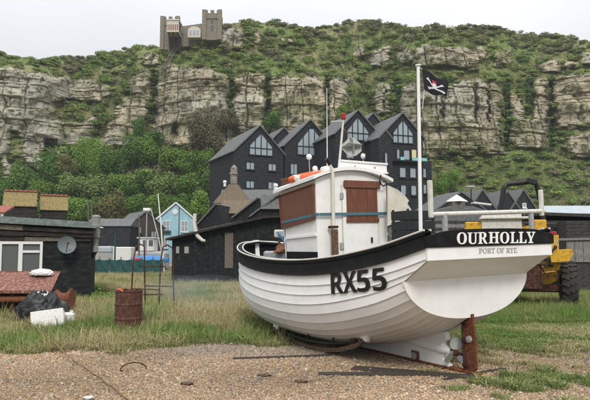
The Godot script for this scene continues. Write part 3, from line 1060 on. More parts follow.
# gabled block, ridge along local z, gable front at z = 0, origin on the ground below the front
func gabled(root: Node3D, w: float, eave: float, apex: float, long: float, wall: Material, roof: Material, over := 0.25) -> void:
	var wb := MB.new()
	wb.prism([Vector2(-w / 2, -0.3), Vector2(w / 2, -0.3), Vector2(w / 2, eave), Vector2(0, apex), Vector2(-w / 2, eave)], Vector3(0, 0, -long / 2), Vector3.RIGHT, Vector3.UP, Vector3.BACK, long)
	part(root, "wall", wb, wall)
	for s in [-1.0, 1.0]:
		var rb := MB.new()
		var a := Vector3(0, apex + 0.12, 0)
		var b := Vector3(s * (w / 2 + over), eave + 0.12 - over * (apex - eave) / (w / 2), 0)
		var mid := (a + b) / 2
		var dirv := (b - a)
		rb.box(Vector3(mid.x, mid.y, -long / 2 + over / 2), Vector3(dirv.length(), 0.14, long + over), Basis(dirv.normalized(), Vector3.BACK.cross(dirv.normalized()), Vector3.BACK))
		part(root, "roof_slope", rb, roof)

# tall gable glazing: pentagon of upright lights
func gable_window(root: Node3D, x: float, w: float, y0: float, y1: float, ytop: float, n: int, z: float) -> void:
	var f := MB.new()
	f.box(Vector3(x, y0, z), Vector3(w + 0.1, 0.12, 0.16))
	for s in [-1, 1]:
		f.box(Vector3(x + s * w / 2, (y0 + y1) / 2, z), Vector3(0.11, y1 - y0, 0.16))
		f.bar(Vector3(x + s * w / 2, y1, z), Vector3(x, ytop, z), 0.16, 0.12, Vector3.UP)
	f.box(Vector3(x, lerpf(y0, y1, 0.75), z), Vector3(w - 0.1, 0.10, 0.14))
	var o := part(root, "gable_window", f, M["flat_black"])
	for i in range(1, n):
		var b := MB.new()
		var xx := -w / 2 + w * i / n
		var hh := lerpf(ytop, y1, absf(xx) / (w / 2))
		b.box(Vector3(x + xx, (y0 + hh) / 2, z), Vector3(0.10, hh - y0, 0.13))
		part(o, "bar", b, M["flat_black"])
	for i in n:
		var xa := -w / 2 + w * i / n + 0.04
		var xb := -w / 2 + w * (i + 1) / n - 0.04
		var ha := lerpf(ytop, y1, absf(xa) / (w / 2)) - 0.04
		var hb := lerpf(ytop, y1, absf(xb) / (w / 2)) - 0.04
		var g := MB.new()
		g.prism([Vector2(x + xa, y0), Vector2(x + xb, y0), Vector2(x + xb, hb), Vector2(x + xa, ha)], Vector3(0, 0, z - 0.02), Vector3.RIGHT, Vector3.UP, Vector3.BACK, 0.03)
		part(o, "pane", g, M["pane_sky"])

func boards(parent: Node, w0: float, w1: float, y0: float, y1: float, z: float, step: float, m: Material) -> void:
	# lapped weatherboards too fine to pick apart from here
	var mb := MB.new()
	var y := y0
	while y < y1:
		var top := minf(y + step, y1)
		mb.quad(Vector3(w0, top, z), Vector3(w1, top, z), Vector3(w1, y, z + 0.025), Vector3(w0, y, z + 0.025))
		mb.quad(Vector3(w0, y, z + 0.025), Vector3(w1, y, z + 0.025), Vector3(w1, y, z), Vector3(w0, y, z))
		y = top
	var o := part(parent, "cladding", mb, m)
	o.set_meta("kind", "stuff")

func build_town() -> void:
	# --- black gabled houses behind the beach
	var hs := [
		# apex bearing and row, distance, width, length, turn, words
		[259.5, 126.5, 72.0, 6.5, 9.5, -26.0, "black boarded gabled house whose side wall faces the trees"],
		[310.0, 120.5, 75.0, 6.9, 6.0, -20.0, "black boarded gabled house rising behind the boat's lifebuoy"],
		[357.5, 111.0, 70.0, 5.9, 7.5, -20.0, "black boarded gabled house behind the boat's mast and reflector"],
		[402.0, 114.0, 67.0, 5.3, 7.0, -18.0, "black boarded gabled house with four storeys and glass balcony rails"],
	]
	for i in hs.size():
		var q = hs[i]
		var ap := P(q[0], q[1], q[2])
		var t := thing("black_house", q[6], "house", Vector3(ap.x, 0, ap.z), deg_to_rad(-q[5]), "row of black gabled houses")
		var apex := ap.y
		var eave: float = apex - q[3] * 0.5
		gabled(t, q[3], eave, apex, q[4], M["flat_black"], M["slate"])
		boards(t, -q[3] / 2 + 0.02, q[3] / 2 - 0.02, 0.0, eave - 0.9, 0.004, 0.32, M["flat_black"])
		var s: float = q[2] / FOCAL
		var X := func(px: float) -> float: return (px - q[0]) * s / cos(deg_to_rad(q[5]))
		var Y := func(py: float) -> float: return P(q[0], py, q[2]).y
		match i:
			0:
				gable_window(t, X.call(261.0), 3.1, Y.call(155.5), Y.call(146.0), Y.call(132.5), 4, 0.06)
				for w in [[250.5, 166.5], [272.0, 166.5], [250.5, 185.0], [272.0, 185.0]]:
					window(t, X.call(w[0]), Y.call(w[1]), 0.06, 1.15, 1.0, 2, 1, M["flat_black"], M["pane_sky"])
			1:
				gable_window(t, X.call(311.5), 3.9, Y.call(155.5), Y.call(144.0), Y.call(125.5), 5, 0.06)
				for w in [[293.5, 170.0], [320.0, 170.0], [293.5, 190.0]]:
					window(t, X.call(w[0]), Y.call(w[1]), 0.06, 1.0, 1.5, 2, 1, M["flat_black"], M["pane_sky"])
			2:
				gable_window(t, X.call(357.5), 2.9, Y.call(140.5), Y.call(131.0), Y.call(116.5), 4, 0.06)
				for w in [[349.0, 155.5], [364.0, 155.5], [349.0, 172.0]]:
					window(t, X.call(w[0]), Y.call(w[1]), 0.06, 1.1, 0.95, 2, 1, M["flat_black"], M["pane_sky"])
			3:
				gable_window(t, X.call(402.5), 2.6, Y.call(143.5), Y.call(133.0), Y.call(119.0), 4, 0.06)
				for w in [[397.0, 154.5, 0.5], [406.0, 154.8, 0.9], [414.0, 153.5, 0.8], [401.5, 172.5, 0.9], [412.5, 172.5, 0.9], [402.0, 190.0, 0.8], [413.0, 190.0, 0.8]]:
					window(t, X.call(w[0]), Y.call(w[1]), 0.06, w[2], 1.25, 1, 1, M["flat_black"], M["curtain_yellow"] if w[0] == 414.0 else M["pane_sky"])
				for w in [[399.5, 0.5], [418.0, 1.9]]:
					var bl := MB.new()
					bl.box(Vector3(X.call(w[0]), Y.call(159.2), 0.5), Vector3(w[1], 0.35, 0.04))
					part(t, "balcony_rail", bl, M["cyan_glass"])
				var bs := MB.new()
				bs.box(Vector3(0, Y.call(161.5), 0.3), Vector3(5.0, 0.14, 0.56))
				part(t, "balcony", bs, M["flat_black"])
	# dark link gables between the houses
	for q in [[283.5, 128.5, 80.0, 4.4, "low dark link gable between the two houses nearest the trees"], [332.0, 127.0, 78.0, 4.4, "low dark link gable behind the boat's mast"], [372.5, 114.0, 73.5, 5.0, "narrow dark link gable left of the four storey house"]]:
		var ap := P(q[0], q[1], q[2])
		var t := thing("link_house", q[4], "house", Vector3(ap.x, 0, ap.z), deg_to_rad(24), "row of black gabled houses")
		gabled(t, q[3], ap.y - q[3] * 0.5, ap.y, 5.0, M["flat_black"], M["slate"])
		window(t, 0.1, ap.y - 2.9, 0.06, 0.5, 1.2, 1, 1, M["flat_black"], M["pane_sky"])
	# narrow porch bay of the last house
	var pb := P(385.5, 131, 65.5)
	var pt := thing("porch_bay", "narrow black gabled bay standing against the four storey house", "bay", Vector3(pb.x, 0, pb.z), deg_to_rad(20), "row of black gabled houses")
	gabled(pt, 1.7, pb.y - 0.9, pb.y, 2.0, M["flat_black"], M["slate"], 0.1)
	window(pt, 0.0, pb.y - 3.2, 0.06, 0.45, 1.6, 1, 1, M["flat_black"], M["pane_sky"])
	# flat extension right of the last house
	var eb := P(424, 165, 69)
	var et := thing("house_extension", "black flat roofed block at the end of the gabled houses", "house", Vector3(eb.x, 0, eb.z), deg_to_rad(20), "row of black gabled houses")
	var em := MB.new()
	em.box(Vector3(-0.4, P(424, 161, 69).y / 2, -2.0), Vector3(2.9, P(424, 161, 69).y, 4.0), Basis(), 0.03)
	part(et, "wall", em, M["flat_black"])
	for y in [173.0, 189.0]: window(et, -0.1, P(424, y, 69).y, 0.06, 0.8, 1.2, 1, 1, M["flat_black"], M["pane_sky"])

	# --- stone chapel with its pointed turret
	var ch := P(252, 187, 58)
	var ct := thing("stone_chapel", "old grey chapel with stone turret and slate roof behind the black shed", "building", Vector3(ch.x, 0, ch.z), deg_to_rad(-4))
	var c0 := MB.new()
	var cy := ch.y
	c0.box(Vector3(0.3, (cy - 2.0) / 2, -2.5), Vector3(7.2, cy - 2.0, 4.6))
	part(ct, "wall", c0, M["stone"])
	var c1 := MB.new()
	c1.prism([Vector2(-0.2, cy - 2.1), Vector2(-2.5, cy), Vector2(-4.8, cy - 2.1)], Vector3(0.3, 0, 0), Vector3.BACK, Vector3.UP, Vector3.RIGHT, 7.6)
	part(ct, "roof", c1, M["slate"])
	var tx := P(232, 190, 57).x - ch.x
	var py0 := P(232, 203, 57).y
	var py1 := P(232, 183, 57).y
	var c2 := MB.new()
	var base := [Vector3(-1.75, py0, 1.3), Vector3(1.75, py0, 1.3), Vector3(1.75, py0, -2.0), Vector3(-1.75, py0, -2.0)]
	var tip := [Vector3(-0.42, py1, 0.1), Vector3(0.42, py1, 0.1), Vector3(0.42, py1, -0.7), Vector3(-0.42, py1, -0.7)]
	for k in 4:
		c2.oquad(base[k] + Vector3(tx, 0, 0), base[(k + 1) % 4] + Vector3(tx, 0, 0), tip[(k + 1) % 4] + Vector3(tx, 0, 0), tip[k] + Vector3(tx, 0, 0), Vector3(tx, (py0 + py1) / 2, -0.3))
	c2.box(Vector3(tx, py0 / 2, -0.35), Vector3(3.4, py0 - 0.01, 3.2))
	var tw := part(ct, "turret", c2, M["tan_roof"])
	var c3 := MB.new()
	var pt2 := P(232, 167, 57).y
	c3.box(Vector3(tx, (py1 + pt2) / 2, -0.3), Vector3(0.62, pt2 - py1, 0.62), Basis(), 0.08)
	c3.box(Vector3(tx, pt2 - 0.5, -0.3), Vector3(0.8, 0.18, 0.8), Basis(), 0.05)
	c3.lathe([Vector2(0.34, 0), Vector2(0.3, 0.15), Vector2(0.06, 0.42)], Vector3(tx, pt2, -0.3), Vector3.UP, 8)
	part(tw, "bell_cote", c3, M["stone"])
	var c4 := MB.new()
	c4.lathe([Vector2(0.13, 0), Vector2(0.13, 0.35), Vector2(0.2, 0.4), Vector2(0.14, 0.6)], Vector3(P(226.5, 0, 57).x - ch.x, P(228, 186, 57).y, 0.7), Vector3.UP, 8)
	part(ct, "chimney_pot", c4, M["window_white"])
	var c5 := MB.new()
	c5.lathe([Vector2(0.2, 0), Vector2(0.2, 0.6), Vector2(0.26, 0.65), Vector2(0.14, 0.9)], Vector3(P(274, 0, 58).x - ch.x, cy - 0.3, -2.4), Vector3.UP, 8)
	part(ct, "vent_cowl", c5, M["window_white"])

	# --- dark sheds between chapel and beach
	var s1 := P(233, 200, 46)
	var t1 := thing("tan_roofed_shed", "small shed with tan tiled roof below the chapel turret", "shed", Vector3(s1.x, 0, s1.z), deg_to_rad(-3))
	var b1 := MB.new()
	var e1 := P(233, 212.5, 45).y
	b1.box(Vector3(0, e1 / 2, -1.6), Vector3(2.1, e1, 3.2))
	part(t1, "wall", b1, M["tar_black"])
	var r1 := MB.new()
	r1.prism([Vector2(0.15, e1 - 0.02), Vector2(-1.6, s1.y + 0.1), Vector2(-3.3, e1 - 0.02)], Vector3.ZERO, Vector3.BACK, Vector3.UP, Vector3.RIGHT, 2.3)
	part(t1, "roof", r1, M["tan_roof"])
	for q in [[251.0, 199.0, 43.0, 2.6, 217.0, "shed with pale skillion roof edge leaning toward the chapel"], [272.0, 193.0, 42.0, 3.0, 216.0, "black shed with blue grey rooflight behind the boat's bow"], [211.0, 205.0, 44.0, 2.0, 225.0, "dark shed with steep gable end left of the tan roof"]]:
		var ap := P(q[0], q[1], q[2])
		var tt := thing("black_shed", q[5], "shed", Vector3(ap.x, 0, ap.z), deg_to_rad(-14 if q[0] < 260 else 6), "black sheds below the chapel")
		var lo := P(q[0], q[4], q[2]).y
		var bb := MB.new()
		bb.prism([Vector2(-q[3] / 2, 0), Vector2(q[3] / 2, 0), Vector2(q[3] / 2, lo + (0.5 if q[0] > 260 else 0.0)), Vector2(q[3] * 0.22, ap.y), Vector2(-q[3] / 2, lo)], Vector3(0, 0, -1.5), Vector3.RIGHT, Vector3.UP, Vector3.BACK, 3.0)
		part(tt, "wall", bb, M["tar_black"])
		var rr := MB.new()
		rr.bar(Vector3(-q[3] / 2 - 0.12, lo - 0.06, -1.4), Vector3(q[3] * 0.22, ap.y + 0.07, -1.4), 3.3, 0.1, Vector3.UP)
		part(tt, "roof", rr, M["slate"])
		if q[0] > 260:
			var gl := MB.new()
			gl.box(Vector3(0.15, lo + 1.0, 0.05), Vector3(1.9, 1.15, 0.1), Basis(Vector3.RIGHT, -0.35), 0.02)
			part(tt, "rooflight", gl, M["slate"])

	# --- pale blue house
	var bh := P(176, 204, 80)
	var bt := thing("blue_house", "pale blue gabled house with sash windows at the foot of the trees", "house", Vector3(bh.x, 0, bh.z), deg_to_rad(6))
	var ev := P(176, 219.5, 80).y
	gabled(bt, 5.2, ev, bh.y, 8.0, M["blue_paint"], M["slate"], 0.15)
	for s in [-1.0, 1.0]:
		var vb := MB.new()
		vb.bar(Vector3(s * 2.78, ev - 0.12, 0.2), Vector3(0, bh.y + 0.2, 0.2), 0.08, 0.2, Vector3.UP)
		part(bt, "barge_board", vb, M["window_white"])
	for w in [[-1.25, 226.5], [1.2, 226.5]]:
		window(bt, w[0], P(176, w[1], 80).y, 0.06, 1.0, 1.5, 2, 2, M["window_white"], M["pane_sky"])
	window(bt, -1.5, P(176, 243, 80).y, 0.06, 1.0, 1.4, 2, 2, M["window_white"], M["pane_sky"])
	var rw := MB.new()
	rw.lathe([Vector2(0.38, 0.0), Vector2(0.38, 0.1), Vector2(0.24, 0.12), Vector2(0.0, 0.12)], Vector3(-0.1, P(176, 212, 80).y, 0.0), Vector3.BACK, 16)
	part(bt, "round_vent", rw, M["window_white"])
	var fl := MB.new()
	fl.box(Vector3(-1.25, P(176, 231.6, 80).y, 0.3), Vector3(1.3, 0.3, 0.35), Basis(), 0.05)
	part(bt, "window_box", fl, M["net_green"])
	var dp := MB.new()
	dp.tube([Vector3(0.45, 0.0, 0.1), Vector3(0.45, bh.y - 0.5, 0.1)], 0.05, 6)
	part(bt, "drainpipe", dp, M["black_metal"])

	# --- weathered boarded house
	var wh := P(146, 212, 72)
	var wt := thing("boarded_house", "weathered brown boarded gabled house left of the pale blue house", "house", Vector3(wh.x, 0, wh.z), deg_to_rad(32))
	gabled(wt, 4.6, P(146, 228, 72).y, wh.y, 6.5, M["brown_clapboard"], M["slate"], 0.2)
	boards(wt, -2.28, 2.28, 0.0, P(146, 228, 72).y - 0.5, 0.004, 0.25, M["brown_clapboard"])
	for w in [[-0.9, 230.0], [1.0, 234.0]]:
		window(wt, w[0], P(146, w[1], 72).y, 0.06, 0.8, 0.9, 2, 1, M["brown_clapboard"], M["pane_sky"])
	# dark low building between hut and boarded house
	var db := thing("dark_low_house", "dark low house half hidden behind the felt roofed hut", "house", G(107, 66), 0.0)
	var d0 := MB.new()
	d0.box(Vector3(0, 2.2, -2), Vector3(5.0, 4.4, 4.0))
	part(db, "wall", d0, M["flat_black"])
	var d1 := MB.new()
	d1.prism([Vector2(0.2, 4.35), Vector2(-2, 5.3), Vector2(-4.2, 4.35)], Vector3.ZERO, Vector3.BACK, Vector3.UP, Vector3.RIGHT, 5.2)
	part(db, "roof", d1, M["slate"])

	# --- two net huts with lichened roofs, and the red roofed one at their side
	var nh := [[18.0, 32.0, 190.0, 205.5, 45.0, "taller tarred net hut with yellow lichen roof and red ridge"], [52.5, 27.0, 194.5, 209.5, 47.0, "shorter tarred net hut with yellow lichen roof beside the trees"]]
	for q in nh:
		var top := P(q[0], q[2], q[4]).y
		var evv := P(q[0], q[3], q[4]).y
		var w: float = q[1] * q[4] / FOCAL * 0.98
		var t := thing("net_hut", q[5], "hut", G(q[0], q[4]), deg_to_rad(23), "tarred net huts")
		var mb := MB.new()
		mb.prism([Vector2(0, 0), Vector2(0, evv + 0.05), Vector2(-1.4, top - 0.1), Vector2(-2.8, evv + 0.05), Vector2(-2.8, 0)], Vector3.ZERO, Vector3.BACK, Vector3.UP, Vector3.RIGHT, w - 0.16)
		part(t, "wall", mb, M["brown_black_boards"])
		boards(t, -w / 2 + 0.1, w / 2 - 0.1, 0.0, evv - 0.05, 0.004, 0.3, M["brown_black_boards"])
		for s in [0, 1]:
			var rb := MB.new()
			var a := Vector3(0, top, -1.4)
			var b := Vector3(0, evv - 0.08, 0.16 if s == 0 else -2.96)
			rb.bar(a, b, w, 0.08, Vector3.UP)
			part(t, "roof_slope", rb, M["lichen_tiles"])
		for k in 7:
			var rd := MB.new()
			rd.box(Vector3(-w / 2 + w * (k + 0.5) / 7.0, top + 0.04, -1.4), Vector3(w / 7.0 - 0.02, 0.17, 0.42), Basis(), 0.05)
			part(t, "ridge_tile", rd, M["red_tiles"])
	var rh := thing("red_roofed_hut", "red roofed hut with white window left of the taller net hut", "hut", G(-6, 40), 0.0)
	var r0 := MB.new()
	r0.box(Vector3(0, 2.0, -1), Vector3(1.2, 4.0, 2.0))
	part(rh, "wall", r0, M["brown_black_boards"])
	var r2 := MB.new()
	r2.bar(Vector3(0, P(0, 205, 40).y, -1.2), Vector3(0, P(0, 213, 40).y, 0.2), 1.4, 0.1, Vector3.UP)
	part(rh, "roof", r2, M["red_tiles"])
	window(rh, 0.3, P(0, 217.5, 40).y, 0.06, 0.5, 0.55, 1, 1, M["window_white"], M["pane_sky"])

func build_mid_sheds() -> void:
	# --- long tarred shed behind the bow
	var o := G(172, 30)
	var k := 30.0 / FOCAL
	var t := thing("tarred_shed", "long black tarred shed with sloping roof behind the boat's bow", "shed", o, deg_to_rad(-4))
	var Y := func(py: float) -> float: return P(230, py, 30.0).y
	var h0: float = Y.call(239.0)
	var h1v: float = Y.call(219.0)
	var h2: float = Y.call(216.0)
	var mb := MB.new()
	mb.prism([Vector2(0, -0.1), Vector2(7.2, -0.1), Vector2(7.2, h2), Vector2(4.7, h1v), Vector2(0, h0)], Vector3(0, 0, -2.5), Vector3.RIGHT, Vector3.UP, Vector3.BACK, 5.0)
	part(t, "wall", mb, M["tar_black"])
	# upright tarred boards
	for i in 27:
		var x := 0.14 + i * 0.265
		var top := lerpf(h0, h1v, x / 4.7) if x < 4.7 else lerpf(h1v, h2, (x - 4.7) / 2.5)
		var b := MB.new()
		b.box(Vector3(x, (top - 0.12) / 2, 0.012 + 0.012 * h1(i * 2.3)), Vector3(0.25, top - 0.12, 0.024), Basis(Vector3.BACK, (h1(i * 7.1) - 0.5) * 0.006))
		part(t, "board", b, M["tar_black"])
	for q in [[Vector2(-0.2, h0 - 0.02), Vector2(4.72, h1v + 0.05)], [Vector2(4.72, h1v + 0.05), Vector2(7.3, h2 + 0.05)]]:
		var rb := MB.new()
		rb.bar(Vector3(q[0].x, q[0].y, -2.3), Vector3(q[1].x, q[1].y, -2.3), 5.6, 0.1, Vector3.UP)
		part(t, "roof", rb, M["brown_black_boards"])
	# ragged boards lying along the roof edge
	for i in 7:
		var a := 1.3 + i * 0.31
		var b := MB.new()
		var yy := lerpf(h0, h1v, a / 4.7) + 0.09
		b.bar(Vector3(a - 0.4, yy - 0.06 + 0.03 * h1(i), 0.30 - 0.1 * h1(i * 3.0)), Vector3(a + 0.45, yy + 0.11 + 0.04 * h1(i * 5.0), 0.26 - 0.12 * h1(i * 9.0)), 0.11, 0.03, Vector3.UP)
		part(t, "loose_board", b, M["old_wood"])
	var dp := MB.new()
	dp.box(Vector3((229.5 - 172) * k, (Y.call(233.0) + Y.call(268.0)) / 2, 0.05), Vector3(0.42, Y.call(233.0) - Y.call(268.0), 0.04))
	var dpo := part(t, "pale_plank", dp, M["old_wood"])
	dpo.set_meta("label", "weathered grey plank nailed upright on the black wall")
	for q in [[178.0, 250.0, 0.16], [187.0, 250.0, 0.22]]:
		var w := MB.new()
		w.box(Vector3((q[0] - 172) * k, Y.call(q[1]), 0.05), Vector3(q[2], 0.34, 0.05), Basis(), 0.01)
		part(t, "small_window", w, M["galvanised"])
	var hp := MB.new()
	var pts := []
	for q in [[196.5, 214.0], [195.5, 222.0], [196.5, 230.0], [199.5, 236.5], [204.0, 240.5], [207.0, 241.0]]:
		pts.append(Vector3((q[0] - 172) * k, Y.call(q[1]), 0.35))
	hp.tube(pts, [0.09, 0.1, 0.11, 0.11, 0.09, 0.06], 8)
	part(t, "curved_pipe", hp, M["rusty_white"])

	# --- white cabin boat under a blue tarpaulin
	var bo := G(150, 46)
	var bt := thing("tarped_boat", "small grey boat under a bright blue tarpaulin on the hard", "boat", bo)
	var rows := []
	var trows := []
	for i in 15:
		var s := i / 14.0
		var x := lerpf(-1.35, 1.45, s)
		var wd := 0.75 * pow(maxf(0.0, 1.0 - pow(absf(s * 2.0 - 0.9), 3.0) * 0.8), 0.6)
		var row := []
		var tr := []
		for j in 9:
			var a := PI * j / 8.0
			row.append(Vector3(x, 0.75 - 0.62 * sin(a) * (0.85 + 0.15 * sin(s * PI)) + 0.12 * absf(s - 0.5), cos(a) * wd))
			tr.append(Vector3(x, 0.75 + 0.55 * sin(a) * (0.65 + 0.35 * sin(s * PI)) + 0.05 * sin(s * 21.0 + j), cos(a) * (wd + 0.05)))
		rows.append(row)
		trows.append(tr)
	var hb := MB.new()
	hb.sheet(rows, false)
	part(bt, "hull", hb, M["grey_hull"])
	var tb := MB.new()
	tb.sheet(trows, true)
	part(bt, "tarpaulin", tb, M["blue_tarp"])
	for x in [-0.8, 0.9]:
		var cb := MB.new()
		cb.box(Vector3(x, 0.12, 0), Vector3(0.2, 0.3, 1.2))
		part(bt, "chock", cb, M["dark_timber"])
	# --- white wheelhouse of a boat behind it
	var wo := G(148, 52)
	var wt := thing("white_cabin_boat", "white boat cabin with square window behind the blue tarpaulin", "boat", wo)
	var w0 := MB.new()
	w0.box(Vector3(0, 2.15, 0), Vector3(1.35, 1.1, 1.5), Basis(), 0.05)
	part(wt, "cabin", w0, M["window_white"])
	var w1 := MB.new()
	w1.box(Vector3(0, 0.85, -0.1), Vector3(3.4, 1.5, 1.9), Basis(), 0.2)
	part(wt, "hull", w1, M["grey_hull"])
	for x in [-0.1, 0.42]:
		var w2 := MB.new()
		w2.box(Vector3(x, 2.3, 0.76), Vector3(0.36, 0.5, 0.04))
		part(wt, "window", w2, M["pane_grey"])
	var w3 := MB.new()
	w3.box(Vector3(0, 2.74, 0), Vector3(1.6, 0.09, 1.75), Basis(), 0.03)
	part(wt, "roof", w3, M["window_white"])
	# --- boats lying left of it
	var lo := G(104, 50)
	var lt := thing("white_skiff", "white boat with dark opening lying before the dark low house", "boat", lo)
	var l0 := MB.new()
	l0.box(Vector3(0, 1.75, 0), Vector3(1.5, 0.55, 1.2), Basis(), 0.1)
	part(lt, "cabin", l0, M["roof_pale_blue"])
	var l1 := MB.new()
	l1.prism([Vector2(-1.5, 1.5), Vector2(-1.1, 0.5), Vector2(1.2, 0.5), Vector2(1.75, 1.45)], Vector3.ZERO, Vector3.RIGHT, Vector3.UP, Vector3.BACK, 1.4)
	part(lt, "hull", l1, M["grey_hull"])
	var l2 := MB.new()
	l2.box(Vector3(-0.3, 0.25, 0), Vector3(1.6, 0.5, 1.0))
	part(lt, "cradle", l2, M["dark_timber"])
	var so := thing("white_van_roof", "white store box between the skiff and the blue tarpaulin", "box", G(124, 49))
	var s0 := MB.new()
	s0.box(Vector3(0, 1.0, 0), Vector3(1.5, 1.9, 1.2), Basis(), 0.06)
	part(so, "body", s0, M["white_plastic"])
	var s1 := MB.new()
	s1.box(Vector3(0, 0.4, 0.6), Vector3(1.2, 0.6, 0.06))
	part(so, "vent_panel", s1, M["galvanised"])
	# --- net fence in front of them
	var fo := thing("net_fence", "low fence hung with dark green netting beyond the grass", "fence", G(118, 42))
	for i in 9:
		var pb := MB.new()
		pb.tube([Vector3(-2.8 + i * 0.75, 0, 0), Vector3(-2.8 + i * 0.75 + 0.03 * h1(i), 1.12 + 0.1 * h1(i * 2.0), 0)], 0.035, 6)
		part(fo, "post", pb, M["old_wood"])
	for i in 8:
		var rws := []
		for j in 5:
			var rr := []
			for x in 7:
				var xx := -2.8 + i * 0.75 + 0.75 * x / 6.0
				rr.append(Vector3(xx, 0.05 + j * 0.25 - (0.07 * sin(PI * x / 6.0) if j == 4 else 0.0), 0.05 + 0.05 * sin(xx * 9.0 + j * 1.7)))
			rws.append(rr)
		var nb := MB.new()
		nb.sheet(rws, false)
		part(fo, "net_panel", nb, M["net_green"])
	# --- poles and masts
	var poles := [
		[139.0, 215.0, 46.0, 0.07, 0.0, "bare brown mast standing by the blue tarpaulin", "mast", "old_wood"],
		[160.5, 194.0, 45.0, 0.06, 0.2, "tall white mast leaning before the pale blue house", "mast", "pole_white"],
		[157.0, 208.0, 47.0, 0.05, 0.5, "short pinkish mast leaning beside the tall white mast", "mast", "rusty_white"],
		[88.0, 200.0, 40.0, 0.06, 0.0, "left of two thin grey posts behind the flue", "post", "old_wood"],
		[91.5, 200.0, 40.0, 0.06, 0.0, "right of two thin grey posts behind the flue", "post", "old_wood"],
		[115.0, 232.0, 44.0, 0.07, 0.0, "short green post rising from the net fence", "post", "net_green"],
	]
	for q in poles:
		var g := G(q[0], q[2])
		var top := P(q[0], q[1], q[2]) - g
		var pm := MB.new()
		pm.tube([Vector3(q[4] * 1.5, -0.1, 0), Vector3(0, top.y * 0.6, 0), Vector3(top.x - q[4], top.y, 0)], [q[3], q[3] * 0.85, q[3] * 0.6], 8)
		single(q[6], pm, M[q[7]], q[5], q[6], g)
	var lg := G(146, 48)
	var lh := P(146, 211, 48).y
	var lp := thing("street_lamp", "slim street lamp with white head before the boarded house", "lamp", lg)
	var lm := MB.new()
	lm.tube([Vector3(0, 0, 0), Vector3(0, lh, 0)], [0.07, 0.045], 8)
	part(lp, "post", lm, M["galvanised"])
	var lm2 := MB.new()
	lm2.box(Vector3(0, lh + 0.1, 0), Vector3(0.55, 0.26, 0.4), Basis(), 0.05)
	part(lp, "lamp_head", lm2, M["pole_white"])
	var ro := thing("red_white_box", "red topped white box standing behind the rusty rack", "box", G(137.5, 43))
	var rr0 := MB.new()
	rr0.box(Vector3(0, 0.35, 0), Vector3(0.42, 0.7, 0.4), Basis(), 0.03)
	part(ro, "body", rr0, M["white_plastic"])
	var rr1 := MB.new()
	rr1.box(Vector3(0, 0.92, 0), Vector3(0.46, 0.42, 0.42), Basis(), 0.04)
	part(ro, "top", rr1, M["red_paint"])

